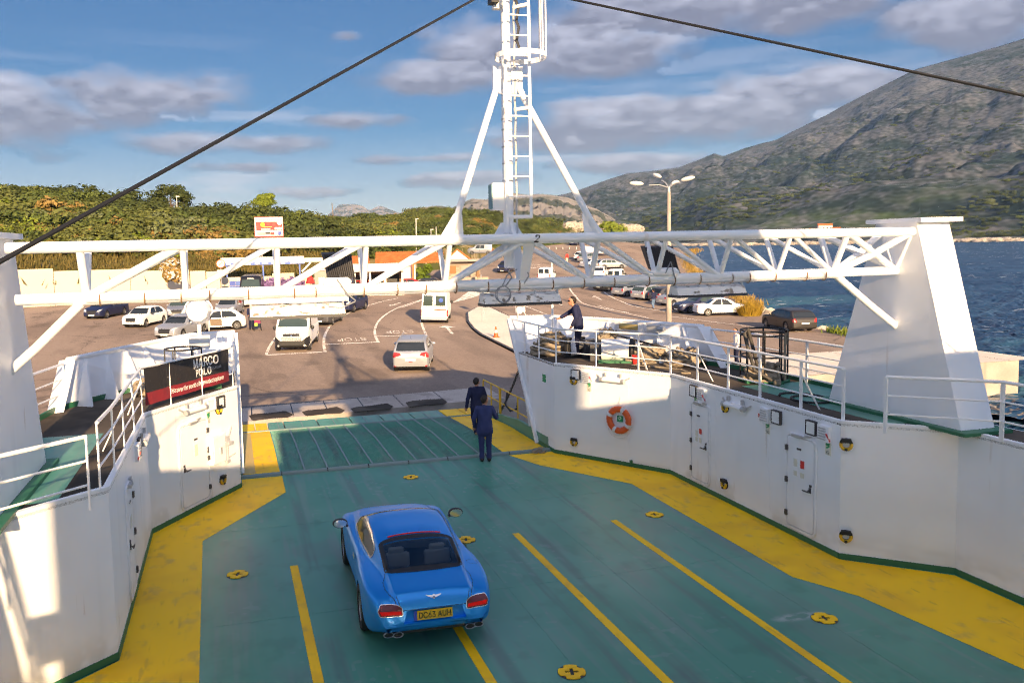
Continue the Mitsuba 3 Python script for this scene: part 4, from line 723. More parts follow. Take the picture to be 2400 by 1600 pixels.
# concrete apron at the quay edge, slab by slab, with the worn tarmac patches for the ramp flaps
ja = [-12, -8.5, -5, -2.2, .55, 2.05, 3.35, 4.75, 6.25, 8.0, 10.4]
def edge_y(x): return float(np.interp(x, [-70, .2, 7.9, 10.7, 36.6], [30.1, 30.1, 30.8, 31.0, 31.2]))
for a, b in zip(ja[:-1], ja[1:]):
    q = [(a + .025, edge_y(a) + .02), (b - .025, edge_y(b) + .02), (b - .025 + .06, edge_y(b) + 2.5 + .02 * b), (a + .025 + .06, edge_y(a) + 2.5 + .02 * a)]
    part('quay_ground', 'apron_slab', prism(q, -.215, -.188), 'concrete')
part('quay_ground', 'apron_joint', prism([(-12, 30.12), (10.4, 31.05), (10.4, 33.5), (-12, 32.6)], -.206, -.196), 'dark_metal')
part('quay_ground', 'edge_beam', prism([(-12, 29.98), (.2, 30.0), (7.9, 30.7), (10.4, 30.9), (10.4, 31.08), (7.9, 30.88), (.2, 30.17), (-12, 30.12)], -.5, -.184), 'concrete')
zz = lambda x, y: (500 + x * .3189, 780 + y * .3189)
for m_ in ([(275, 608), (300, 598), (420, 590), (520, 576), (575, 600), (540, 618), (430, 624), (300, 641)], [(665, 580), (700, 570), (820, 560), (900, 545), (955, 568), (930, 586), (830, 592), (690, 606)], [(1022, 556), (1060, 545), (1170, 535), (1270, 520), (1312, 540), (1290, 556), (1180, 566), (1045, 578)], [(1425, 512), (1470, 500), (1580, 490), (1680, 486), (1706, 512), (1680, 520), (1560, 528), (1450, 541)]):
    pg = sg.Polygon([on_z(*zz(*p), -.18)[:2] for p in m_]).buffer(.06).buffer(-.0)
    part('quay_ground', 'ramp_pad', prism(pg, -.19, -.172), 'dark_deck')
for i in range(9):                          # the concrete stripes by the right railing
    x = 22 + i * 1.75; part('quay_ground', 'apron_slab', drape(sg.Polygon([(x, 31.1), (x + 1.7, 31.1), (x + 1.7, 37.2), (x, 37.2)]), .012, 2.), 'pale_concrete')
    part('quay_ground', 'apron_joint', drape(sg.Polygon([(x + 1.7, 31.1), (x + 1.75, 31.1), (x + 1.75, 37.2), (x + 1.7, 37.2)]), .006, 2.), 'dark_metal')

Z3 = lambda x, y: (400 + x * .287, 400 + y * .287); Z4 = lambda x, y: (900 + x * .287, 480 + y * .287); Z5 = lambda x, y: (1400 + x * .287, 480 + y * .287)
def gpts(zf, pts): return [on_g(*zf(*p)) for p in pts]
def spl(P, n=40):
    from scipy.interpolate import PchipInterpolator
    P = np.array([p[:2] for p in P]); t = np.r_[0, np.cumsum(np.linalg.norm(np.diff(P, axis=0), axis=1))]; u = np.linspace(0, t[-1], n); return np.c_[PchipInterpolator(t, P[:, 0])(u), PchipInterpolator(t, P[:, 1])(u)]
def marking(P, w=.17, name='road_line', curve=True):
    part('quay_ground', name, drape(strip(spl(P) if curve and len(P) > 2 else P, w), .006, 1.2), 'road_marking')
marking(gpts(Z3, [(775, 1505), (1265, 1478)]), .32, 'stop_line'); marking(gpts(Z3, [(1265, 1418), (1700, 1398)]), .32, 'stop_line'); marking(gpts(Z3, [(1690, 1350), (2090, 1343)]), .32, 'stop_line')
marking(gpts(Z3, [(780, 1500), (830, 1400), (895, 1320)]))
marking(gpts(Z3, [(1262, 1480), (1250, 1400), (1285, 1290), (1400, 1190), (1600, 1105), (1860, 1040)])); marking(gpts(Z3, [(1698, 1402), (1668, 1330), (1690, 1240), (1770, 1165), (1900, 1102), (2060, 1050)]))
marking(gpts(Z4, [(345, 1062), (318, 1000), (300, 930)])); marking(gpts(Z4, [(150, 835), (310, 778)]))
marking(gpts(Z4, [(1510, 660), (1560, 740), (1680, 820), (2000, 880)])); marking(gpts(Z5, [(30, 655), (80, 730), (200, 790), (320, 830), (560, 870)]))
marking(gpts(Z5, [(0, 820), (150, 860), (420, 925)]), .14); marking(gpts(Z5, [(600, 910), (1100, 975), (1400, 1010), (1700, 1040)]), .15); marking(gpts(Z4, [(1080, 800), (1240, 860), (1400, 925)]), .15); marking(gpts(Z4, [(1390, 792), (1560, 860)]), .14)
for a, b in (((1600, 1030), (1660, 1020)), ((1500, 1050), (1560, 1032))): marking(gpts(Z3, [a, b]), .12)
part('quay_ground', 'hatched_area', drape(sg.Polygon([p[:2] for p in gpts(Z4, [(555, 800), (700, 700), (850, 696), (760, 745)])]), .006, 2.), 'road_marking')
marking(gpts(Z4, [(1170, 520), (1290, 505)]), .4, 'stop_line')
def arrow(tail, head, w=.16, hw=.42):
    a, b = on_g(*tail)[:2], on_g(*head)[:2]; d = b - a; L = np.linalg.norm(d); d /= L; s = A(-d[1], d[0]); hl = min(1.3, L * .35)
    pg = sg.Polygon([a + s * w / 2, b - d * hl + s * w / 2, b - d * hl + s * hw, b, b - d * hl - s * hw, b - d * hl - s * w / 2, a - s * w / 2]); part('quay_ground', 'lane_arrow', drape(pg, .006, 2.), 'road_marking')
arrow(Z4(558, 1052), Z4(500, 985), .2, .6); arrow(Z3(1890, 1072), Z3(1790, 1104)); arrow(Z4(1775, 775), Z4(1712, 742)); arrow((864, 709), (842, 716))
def road_word(zf, tl, tr, h_px):
    a, b = on_g(*zf(*tl)), on_g(*zf(*tr)); d = b[:2] - a[:2]; L = np.linalg.norm(d); m = meshkit.text_mesh('STOP', 1., .003); w = m.bounds[1][0]
    m.apply_scale([L / w, h_px, 1]); M = np.eye(4); e = d / L
    # painted for drivers coming the other way: reads upside down from the ship
    v = m.vertices.copy(); X = L - v[:, 0]; Y = h_px - v[:, 1]; P = a[:2] + X[:, None] * e + Y[:, None] * A(-e[1], e[0]); m.vertices = np.c_[P, ground_z(P[:, 0], P[:, 1]) + .007 + v[:, 2] * .5]
    part('quay_ground', 'stop_word', m, 'road_marking')
road_word(Z3, (1365, 1395), (1610, 1385), 1.5); road_word(Z3, (1765, 1330), (1995, 1322), 1.5); road_word(Z3, (885, 1470), (1160, 1452), 1.5); road_word(Z4, (1195, 500), (1285, 490), 1.6)
# traffic island
isl = sg.Polygon([on_g(*p)[:2] for p in [(1097, 735), (1099, 755), (1112, 772), (1130, 786), (1158, 800), (1204, 823), (1250, 846), (1330, 870), (1420, 870), (1420, 790), (1260, 760), (1190, 743), (1146, 722), (1120, 722)]]).buffer(.6).buffer(-.6)
def raised(poly, h, name, m, lab):
    top = drape(poly, h, 3.); out = [top]
    c = np.array(poly.exterior.coords); g = ground_z(c[:, 0], c[:, 1]); n = len(c)
    V = np.vstack([np.c_[c, g - .1], np.c_[c, g + h]]); Fc = []
    for i in range(n - 1): Fc += [[i, i + 1, n + i + 1], [i, n + i + 1, n + i]]
    side = trimesh.Trimesh(V, Fc, process=False); return cat([top, side])
put('traffic_island', raised(isl, .13, '', '', ''), 'pale_concrete'); labels['traffic_island'] = {'label': 'pale raised concrete island between the lanes', 'kind': 'structure'}
kr = isl.exterior.buffer(.14).difference(isl.buffer(-.03)); part('traffic_island', 'kerb', cat([raised(g_, .145, '', '', '') for g_ in ([kr] if kr.geom_type == 'Polygon' else kr.geoms)]) if False else raised(isl.buffer(.16), .10, '', '', ''), 'dark_metal')
cn = thing('traffic_cone', 'orange and white traffic cone on the concrete island', 'cone'); p = on_g(*Z4(915, 1097)) + (0, 0, .13)
part(cn, 'base', box(p + (0, 0, .02), (.38, .38, .04)), 'orange')
for z0, z1, m_ in ((.04, .28, 'orange'), (.28, .46, 'print_white'), (.46, .68, 'orange')): part(cn, 'band', tube([p + (0, 0, z0), p + (0, 0, (z0 + z1) / 2), p + (0, 0, z1)], [.155 - .18 * z0, .155 - .18 * (z0 + z1) / 2, .155 - .18 * z1], 14), m_, 40)
def pole_sign(p, h, label, faces, m='galvanised', r=.035, cat_='sign post'):
    k = thing('sign_post', label, cat_); part(k, 'pole', cyl(p, p + A(0, 0, h), r, 8), m, 30)
    for (dx, z, w, hh, mm) in faces: part(k, 'plate', box(p + A(dx, -.05, z), (w, .03, hh)), mm)
pole_sign(on_g(*Z4(835, 905)), 2.6, 'post with two small white plates on the island near the white van', ((-.14, 2.2, .25, .75, 'street_white'), (.16, 2.2, .25, .75, 'street_white')))
pole_sign(on_g(*Z4(800, 970)), 3.6, 'thin grey post at the left tip of the concrete island', ())
pole_sign(on_g(*Z4(1075, 880)), 3.2, 'thin grey post on the island behind the bow lamp', ())
# lamp post on the quay
lp = thing('lamp_post', 'tall concrete lamp post with four lamp heads by the parked cars', 'lamp post'); b = on_g(*Z5(585, 965)); top = A(b[0], b[1], EYE + np.hypot(b[0], b[1]) * .0643)
rr_ = np.hypot(b[0], b[1]); tz_ = at_r(1564, 450, rr_)[2]
part(lp, 'pole', tube([b, (b + (0, 0, tz_)) / 2 + (b[0] / 2, b[1] / 2, b[2] * 0), (b[0], b[1], tz_)], [.20, .165, .13], 14), 'concrete', 40); part(lp, 'collar', cyl((b[0], b[1], tz_ - .1), (b[0], b[1], tz_ + .35), .11, 12), 'galvanised', 30)
jt = A(b[0], b[1], tz_ + .3)
for hx, hy, dd, tw in ((1492, 430, -.5, 0), (1540, 412, 1.2, 0), (1583, 428, .9, 1), (1612, 419, -.2, 1)):
    e = at_r(hx, hy, rr_ + dd); dv = e - jt; u = dv / np.linalg.norm(dv)
    part(lp, 'arm', tube([jt, jt + dv * .3 + (0, 0, .12), jt + dv * .62], .045, 8), 'galvanised', 30)
    hd = trimesh.creation.icosphere(2, 1.); hd.apply_scale([.52, .20, .17]); M = basis(e, (u[0], u[1], u[2] * .4), (0, 0, 1)); hd.apply_transform(M); part(lp, 'lamp_head', hd, 'street_white', 60)
# shore rocks and quay-edge blocks
def rocks(key, label, pts, n, s0, s1, seed, m='shore_rock'):
    g = np.random.default_rng(seed); P = np.array(pts); t = np.r_[0, np.cumsum(np.linalg.norm(np.diff(P, axis=0), axis=1))]; out = []
    for i in range(n):
        u = g.uniform(0, t[-1]); c = A(np.interp(u, t, P[:, 0]), np.interp(u, t, P[:, 1])); s = g.uniform(s0, s1); m_ = trimesh.creation.icosphere(1, 1.); v = m_.vertices; v *= (1 + .35 * (g.random((len(v), 1)) - .5)); v *= s * A(1, g.uniform(.6, 1), g.uniform(.4, .8)); m_.vertices = v
        c = c + g.normal(0, .5, 2) + A(.8, -.3) * g.uniform(0, 1.5); gz = float(ground_z(*c)); out.append(moved(m_, (c[0], c[1], gz * .6 + (SEA) * .4 + g.uniform(-.5, .45)), g.uniform(0, 6)))
    put(key, cat(out), m); labels[key] = {'label': label, 'kind': 'stuff'}
rocks('shore_stones', 'tan rocks along the water behind the parked cars', SHORE[1:], 420, .35, .9, 3)

# ---------------------------------------------------------------- hillside, mountain, trees
def az_of(px, py=560): d = ray(px, py); return math.atan2(d[0], d[1])
def elev(px, py): d = ray(px, py); return d[2] / np.hypot(d[0], d[1])
SKY_L = [(-60, 395), (120, 402), (280, 420), (404, 450), (443, 458), (486, 460), (549, 468), (600, 468), (658, 470), (687, 480), (704, 490), (730, 484), (767, 487), (790, 500), (917, 500), (945, 499), (988, 493), (1028, 490), (1065, 493), (1108, 493), (1165, 497), (1228, 508), (1282, 517), (1325, 526), (1358, 534), (1400, 548), (1450, 566), (1520, 585)]
RID = [(-60, 170), (404, 170), (660, 190), (780, 230), (800, 330), (990, 400), (1110, 430), (1230, 520), (1330, 620), (1450, 700), (1520, 720)]
A_ = np.array([az_of(p[0]) for p in SKY_L]); E_ = np.array([elev(*p) for p in SKY_L]); AR = np.array([az_of(p[0]) for p in RID]); RR = np.array([p[1] for p in RID], float)
def hill_z(x, y):
    x, y = np.asarray(x, float), np.asarray(y, float); r = np.hypot(x, y); a = np.arctan2(x, y); e = np.interp(a, A_, E_); r1 = np.interp(a, AR, RR)
    bush = np.interp(a, [A_[3], A_[9], A_[14], A_[21]], [6.0, 5.0, 4.2, 3.6]); r0 = np.interp(a, [az_of(404), az_of(800), az_of(1000), az_of(1200), az_of(1400)], [92, 112, 150, 215, 420])
    zr = EYE + r1 * e - bush; g0 = np.interp(a, [az_of(404), az_of(800), az_of(1100), az_of(1400)], [3.0, 2.6, 5.0, .5])
    s = np.clip((r - r0) / (r1 - r0), 0, 1.6); up = g0 + (zr - g0) * np.where(s < 1, np.sin(np.clip(s, 0, 1) * np.pi / 2) ** .9, 1 - .5 * (s - 1) ** 2)
    return up + (meshkit.fbm(np.stack([x * .03, y * .03, x * 0], -1), 3, 5) - .5) * 3.0 * np.clip(s * 3, 0, 1) * np.clip(2 - s, 0, 1), s
az = np.linspace(az_of(-60), az_of(1525), 150); u_ = np.linspace(0, 1.5, 70); V = []
r0a = np.interp(az, [az_of(404), az_of(800), az_of(1000), az_of(1200), az_of(1400)], [92, 112, 150, 215, 420]); r1a = np.interp(az, AR, RR)
RAD = r0a[:, None] - 1.0 + (r1a - r0a + 1.)[:, None] * u_[None]; X = np.sin(az)[:, None] * RAD; Y = np.cos(az)[:, None] * RAD; Z, S_ = hill_z(X, Y); Z[:, 0] = -3
def gridmesh(X, Y, Z):
    n, m = X.shape; i, j = np.meshgrid(np.arange(n - 1), np.arange(m - 1), indexing='ij'); q = np.stack([i * m + j, (i + 1) * m + j, (i + 1) * m + j + 1, i * m + j + 1], -1).reshape(-1, 4)
    mm = trimesh.Trimesh(np.c_[X.ravel(), Y.ravel(), Z.ravel()], np.vstack([q[:, [0, 2, 1]], q[:, [0, 3, 2]]]), process=False)
    if mm.face_normals[:, 2].mean() < 0: mm.invert()
    return mm
put('hillside', gridmesh(X, Y, Z), 'earth', True); labels['hillside'] = {'label': 'low hillside behind the harbour', 'kind': 'structure'}

# mountain across the water
SKY_M = [(1040, 497), (1090, 492), (1160, 490), (1225, 478), (1290, 463), (1357, 446), (1429, 420), (1469, 408), (1530, 400), (1592, 391), (1633, 375), (1673, 359), (1694, 365), (1735, 349), (1816, 329), (1888, 291), (1939, 267), (2004, 233), (2140, 165), (2400, 92), (2500, 80)]
AM = np.array([az_of(p[0]) for p in SKY_M]); EM = np.array([elev(*p) for p in SKY_M])
az = np.linspace(az_of(1030), az_of(2500), 520); s = np.linspace(0, 1.25, 230); ra = np.interp(az, [az_of(1040), az_of(1400), az_of(1700), az_of(2004), az_of(2500)], [2500, 1750, 1250, 1150, 1050]); rb = np.interp(az, [az_of(1040), az_of(1400), az_of(2004), az_of(2500)], [4300, 3700, 3500, 3300])
RAD = ra[:, None] + (rb - ra)[:, None] * s[None]; X = np.sin(az)[:, None] * RAD; Y = np.cos(az)[:, None] * RAD; zr = (EYE + rb * np.interp(az, AM, EM))[:, None]
pr = np.where(s < 1, .16 * sstep(0, .12, s) * np.clip(s / .12, 0, 1) * .6 + .9 * np.clip((s - .05) / .95, 0, 1) ** 1.45 + .02 * s, 1 - .8 * (s - 1))[None]; pr = pr / np.interp(1., s, pr[0])
q = np.stack([X * .0016, Y * .0016, X * 0], -1); rg = 1 - np.abs(meshkit.fbm(q, 5, 3) * 2 - 1); q2 = np.stack([X * .006, Y * .006, X * 0 + 4], -1); r2 = 1 - np.abs(meshkit.fbm(q2, 4, 8) * 2 - 1); q3 = np.stack([X * .026, Y * .026, X * 0 + 4], -1)
env = np.clip(s * 5, 0, 1)[None] * np.clip((1.0 - s) * 3.0, .06, 1)[None]
Z = zr * pr + env * ((rg - .75) * 170 + (r2 - .75) * 70 + (meshkit.fbm(q3, 3, 12) - .5) * 26); Z = np.maximum(Z, SEA - 4 + 12 * s[None]); Z[:, 0] = SEA - 6
MOUNT = (X, Y, Z)
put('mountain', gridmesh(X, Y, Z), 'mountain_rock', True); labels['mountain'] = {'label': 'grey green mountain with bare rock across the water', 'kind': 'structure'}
# pale limestone ridge left of the mountain, and two far hills
def ridge(key, label, sky_pts, r0, r1, m, amp, n=160):
    a = np.array([az_of(p[0]) for p in sky_pts]); e = np.array([elev(*p) for p in sky_pts]); az = np.linspace(a[0], a[-1], n); s = np.linspace(0, 1.3, 60); RAD = r0 + (r1 - r0) * s[None] + az[:, None] * 0; X = np.sin(az)[:, None] * RAD; Y = np.cos(az)[:, None] * RAD
    zr = (EYE + r1 * np.interp(az, a, e))[:, None]; p_ = np.where(s < 1, s ** 1.1, 1 - 1.2 * (s - 1))[None]; q = np.stack([X * 9 / r1, Y * 9 / r1, X * 0], -1)
    Z = zr * p_ + amp * (1 - np.abs(meshkit.fbm(q * 7, 5, 6) * 2 - 1) - .75) * np.clip(s * 4, 0, 1)[None] * np.clip((1 - s) * 4, .08, 1)[None]; Z[:, 0] = SEA - 20
    put(key, gridmesh(X, Y, Z), m, True); labels[key] = {'label': label, 'kind': 'structure'}
ridge('limestone_ridge', 'pale limestone ridge behind the wooded hill', [(935, 500), (960, 492), (990, 486), (1030, 481), (1060, 488), (1075, 480), (1095, 471), (1108, 465), (1150, 467), (1180, 460), (1205, 452), (1240, 456), (1275, 454), (1330, 462), (1400, 490), (1470, 530)], 1100, 2300, 'pale_rock', 34, 320)
ridge('far_hills', 'two distant rocky hills above the trees', [(770, 502), (786, 490), (797, 480), (806, 478), (838, 478), (851, 482), (866, 491), (876, 489), (890, 481), (900, 483), (915, 490), (950, 502)], 7000, 9000, 'pale_rock', 150, 90)
# peninsula shore beyond the car park and the far shore strip
pn = [at_r(px, 582, r) for px, r in ((1330, 480), (1380, 560), (1440, 640), (1500, 700))]
rocks('headland_stones', 'pale rocky shore of the headland', [p[:2] for p in pn], 260, 2.5, 6., 9, 'shore_rock')
for p in (): pass
sh = [at_r(px, 560, r) for px, r in ((1440, 1760), (1500, 1640), (1600, 1440), (1700, 1262), (1800, 1226), (1900, 1190), (2004, 1160), (2200, 1115), (2400, 1075))]
g = np.random.default_rng(5); out = []
P = np.array([p[:2] for p in sh]); t_ = np.r_[0, np.cumsum(np.linalg.norm(np.diff(P, axis=0), axis=1))]
for i in range(420):
    u = g.uniform(0, t_[-1]); c = A(np.interp(u, t_, P[:, 0]), np.interp(u, t_, P[:, 1])); m_ = trimesh.creation.icosphere(1, 1.); m_.vertices *= (1 + .4 * (g.random((42, 1)) - .5)) * A(g.uniform(5, 14), g.uniform(3, 8), g.uniform(1.5, 4.5)); out.append(moved(m_, (c[0], c[1], SEA + .5), g.uniform(0, 3)))
put('far_shore_stones', cat(out), 'shore_rock'); labels['far_shore_stones'] = {'label': 'pale rocky shoreline at the foot of the mountain', 'kind': 'stuff'}

# foliage: leaf cards with a colour of their own
scene['leafage'] = {'type': 'twosided', 'bsdf': {'type': 'principled', 'base_color': {'type': 'mesh_attribute', 'name': 'vertex_color'}, 'roughness': .75, 'specular': .2}}
PAL = {'bank': ((.070, .066, .018), (.16, .125, .04)), 'dark': ((0.032, 0.049, 0.016), (0.072, 0.087, 0.026)), 'mid': ((0.050, 0.075, 0.020), (0.112, 0.138, 0.034)), 'olive': ((0.074, 0.092, 0.026), (0.148, 0.162, 0.044)), 'bright': ((0.109, 0.152, 0.017), (0.217, 0.268, 0.032)), 'dry': ((0.174, 0.113, 0.035), (0.348, 0.239, 0.075)), 'grey': ((0.087, 0.113, 0.049), (0.167, 0.189, 0.090)), 'creeper': ((.06, .10, .012), (.14, .20, .02)), 'grass': ((.20, .12, .03), (.36, .25, .07)), 'yellow': ((.24, .15, .02), (.40, .27, .035)), 'purple': ((.14, .08, .22), (.30, .20, .42))}
def leaves(blobs, n, size, pal, seed, up=.0, flat_=1.):
    """leaf cards over ellipsoid clumps (centre, radii), denser towards their surfaces"""
    g = np.random.default_rng(seed); w = np.array([b[1][0] * b[1][1] + b[1][2] * b[1][0] for b in blobs]); idx = g.choice(len(blobs), n, p=w / w.sum()); C = np.array([b[0] for b in blobs])[idx]; R = np.array([b[1] for b in blobs])[idx]
    d = g.normal(size=(n, 3)); d /= np.linalg.norm(d, axis=1, keepdims=True); d[:, 2] = np.abs(d[:, 2]) * np.where(g.random(n) < .8, 1, -.6); rr = g.uniform(.62, 1.06, n)[:, None]; c = C + R * d * rr
    nr = d / R + g.normal(0, .55, (n, 3)) * np.abs(d / R).mean(1, keepdims=True); nr /= np.linalg.norm(nr, axis=1, keepdims=True); a = np.cross(nr, g.normal(size=(n, 3))); a /= np.linalg.norm(a, axis=1, keepdims=True); b = np.cross(nr, a); s = size * g.uniform(.55, 1.25, n)[:, None]; l = s * g.uniform(.45, .8, n)[:, None]
    V = np.stack([c - a * s, c - b * l + nr * .1 * s, c + a * s, c + b * l + nr * .1 * s], 1).reshape(-1, 3); k = np.arange(n) * 4; Fc = np.vstack([np.c_[k, k + 1, k + 2], np.c_[k, k + 2, k + 3]])
    lo, hi = map(np.array, PAL[pal]); bt = g.random(len(blobs))[idx]; t = np.clip(.5 * bt + .5 * g.random(n), 0, 1)[:, None]; col = np.repeat(lo + (hi - lo) * t, 4, 0)
    return trimesh.Trimesh(V, Fc, process=False), col
def bush_blobs(g, w, h, n):
    return [((g.normal(0, w * .32), g.normal(0, w * .32), h * g.uniform(.30, .68)), (w * g.uniform(.26, .42), w * g.uniform(.26, .42), h * g.uniform(.26, .42))) for _ in range(n)]
GROUPS = []
for pal, cnt in (('dark', 3), ('mid', 3), ('olive', 3), ('grey', 1), ('dry', 1), ('bright', 1)):
    for i in range(cnt):
        g = np.random.default_rng(100 + len(GROUPS)); m_, col = leaves(bush_blobs(g, 1.15, 1.0, 8), 420, .085, pal, 200 + len(GROUPS))
        key = 'scrub_shape_%d' % len(GROUPS); scene[key] = {'type': 'shapegroup', 'leaves': mikit.ply(m_, 'leafage', False, color=col)}; GROUPS.append((pal, key))
def scatter(name, label, pts, wts, scale, seed):
    g = np.random.default_rng(seed); pals = list(wts); pw = np.array([wts[k] for k in pals], float); pw /= pw.sum(); labels[name] = {'label': label, 'kind': 'stuff'}
    cl = meshkit.noise(np.c_[np.array(pts)[:, :2] * .045, np.zeros(len(pts))], seed)
    for i, p in enumerate(pts):
        u = np.clip(.65 * (cl[i] - .5) * 1.5 + .5 + g.normal(0, .22), 0, .999); pal = pals[int(np.searchsorted(np.cumsum(pw), u))]; key = g.choice([k for a, k in GROUPS if a == pal]); s = scale(p, g)
        scene['%s__%04d' % (name, i)] = {'type': 'instance', 'g': {'type': 'ref', 'id': str(key)}, 'to_world': T().translate(list(map(float, p))).rotate([0, 0, 1], float(g.uniform(0, 360))).scale([float(s * g.uniform(.85, 1.2)), float(s), float(s * g.uniform(.6, .95))])}
g = np.random.default_rng(17); pts_ = []
for _ in range(24000):
    a = g.uniform(az_of(-50), az_of(1440)); r1 = np.interp(a, AR, RR); r0 = np.interp(a, [az_of(404), az_of(800), az_of(1000), az_of(1200), az_of(1400)], [92, 112, 150, 215, 420]); s_ = g.uniform(.0, 1.12); r = r0 + (r1 - r0) * s_; x, y = r * math.sin(a), r * math.cos(a)
    if s_ < .13 and a < az_of(800): continue
    if s_ < .03: continue
    sz = .0165 * r if r > 230 else 3.6
    if g.random() > min(1, (r1 - r0) * r / (sz * sz) / 640.): continue
    pts_.append((x, y))
    if len(pts_) >= 3500: break
pts_ = np.array(pts_); hz_, _ = hill_z(pts_[:, 0], pts_[:, 1])
scatter('hillside_scrub', 'dense olive green scrub covering the hillside', np.c_[pts_, hz_ - .5], {'dark': 1.3, 'mid': 1.6, 'olive': 1.5, 'grey': .3, 'bright': .15, 'dry': .04}, lambda p, g: min(1.6 + g.gamma(2.2, .45), 4.3) * (1 + max(0, np.hypot(p[0], p[1]) - 230) / 420), 23)
# dry grass bank behind the retaining wall
def grass(key, label, pts, n, h, pal, seed, spread=.6):
    g = np.random.default_rng(seed); P = np.array(pts)[g.integers(0, len(pts), n)] + np.c_[g.normal(0, spread, (n, 2)), np.zeros(n)]; a = g.uniform(0, 6.28, n); hh = h * g.uniform(.5, 1.2, n); w = .10 * hh + .015; lean = g.normal(0, .25, (n, 2)) * hh[:, None]
    b0 = P - np.c_[np.cos(a) * w, np.sin(a) * w, np.zeros(n)]; b1 = P + np.c_[np.cos(a) * w, np.sin(a) * w, np.zeros(n)]; tp = P + np.c_[lean, hh]; V = np.stack([b0, b1, tp], 1).reshape(-1, 3); lo, hi = map(np.array, PAL[pal]); col = np.repeat(lo + (hi - lo) * g.random((n, 1)), 3, 0)
    put(key, trimesh.Trimesh(V, np.arange(3 * n).reshape(-1, 3), process=False), 'leafage', False, color=col)
    if label: labels[key] = {'label': label, 'kind': 'stuff'}
g = np.random.default_rng(4); bank = []
for _ in range(3000):
    a = g.uniform(az_of(-50), az_of(800)); r1 = np.interp(a, AR, RR); r0 = np.interp(a, [az_of(404), az_of(800)], [92, 112]); r = r0 + (r1 - r0) * g.uniform(.0, .18); x, y = r * math.sin(a), r * math.cos(a); bank.append((x, y, float(hill_z(x, y)[0])))
grass('bank_grass', 'dry brown grass on the bank behind the harbour', bank, 16000, .7, 'bank', 8, 1.0)

g = np.random.default_rng(61); X, Y, Z = MOUNT; pts_ = []
while len(pts_) < 3400:
    i, j = g.integers(0, X.shape[0]), int(6 + 150 * g.random() ** 1.5)
    if g.random() > np.clip(1.25 - j / 130, .12, 1) or meshkit.noise(np.array([X[i, j] * .004, Y[i, j] * .004, 1.]), 3) < .38: continue
    pts_.append((X[i, j] + g.normal(0, 4), Y[i, j] + g.normal(0, 4), Z[i, j] - 2.))
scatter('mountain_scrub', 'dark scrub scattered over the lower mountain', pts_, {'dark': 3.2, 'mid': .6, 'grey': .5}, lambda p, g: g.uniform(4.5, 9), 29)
def tree(name, label, base, h, w, pal, seed, n=1400, leaf=.32, trunk=.22, low=.25, cat_='tree', round_=1.):
    g = np.random.default_rng(seed); k = thing(name, label, cat_); base = A(*base)
    top = base + A(g.normal(0, .04) * h, 0, h * .86); tr = [base - (0, 0, .4), base + (top - base) * .35 + A(g.normal(0, .03) * h, g.normal(0, .03) * h, 0), top]; parts = [tube(tr, [trunk, trunk * .7, trunk * .2], 8)]
    blobs = []
    for i in range(22):
        t = g.uniform(low, 1.); a = g.uniform(0, 6.28); R = w * .5 * (1 - .65 * abs(t - .45) * round_) * g.uniform(.35, .85); c = base + A(R * math.cos(a), R * math.sin(a), h * (low + (1 - low) * t * .86)); blobs.append((c, (w * g.uniform(.17, .27), w * g.uniform(.17, .27), h * g.uniform(.10, .17)))); s0 = base + (top - base) * max(.15, t * .75); parts.append(tube([s0, (s0 + c) / 2 + (0, 0, -.05 * h), c], [trunk * .35, trunk * .22, trunk * .08], 5))
    part(k, 'trunk', parts, 'bark', 40); m_, col = leaves(blobs, n, leaf, pal, seed + 1); part(k, 'crown', m_, 'leafage', False, color=col); return k
def on_hill(px, r): a = az_of(px); x, y = r * math.sin(a), r * math.cos(a); return A(x, y, float(hill_z(x, y)[0]))
p = on_hill(628, 178); tree('pine_tree', 'bright green round pine standing above the hill skyline', p, (EYE + 178 * elev(640, 450) - p[2]) * .95, 5.4, 'bright', 1, 4600, .19, low=.35)
p = on_hill(405, 150); tree('cypress', 'dark green tree rising highest at the left of the hill', p, (EYE + 150 * elev(412, 420) - p[2]) * .9, 7.0, 'dark', 2, 2600, .27, low=.2)
p = at_r(1437, 575, 330); p = A(p[0], p[1], SEA + 1.2); tree('pine_tree', 'bright green pine by the shore right of the gantry mast', p, EYE + 330 * elev(1440, 519) - p[2], 13.5, 'bright', 3, 2200, .62, low=.25, trunk=.35)
p = at_r(1385, 575, 380); p = A(p[0], p[1], 1.); tree('pine_tree', 'smaller green pine left of the shore pine', p, EYE + 380 * elev(1385, 532) - p[2], 9., 'mid', 4, 1100, .6, low=.2)
for i, (px, r, ht, w, lb) in enumerate(((430, 116, 525, 7.5, 'pale grey green bush spreading at the left edge of the bank'), (770, 135, 555, 6.5, 'rounded dark olive bush left of the small red sign on the hill'))):
    p = on_hill(px, r); tree('large_bush', lb, p - (0, 0, .5), EYE + r * elev(px, 500 if i == 0 else 530) - p[2], w, ('grey', 'dark')[i], 30 + i, 1900, .26, low=.12, cat_='bush')
bd = [at_r(px, 560, r) for px, r in ((1345, 175), (1400, 160))]
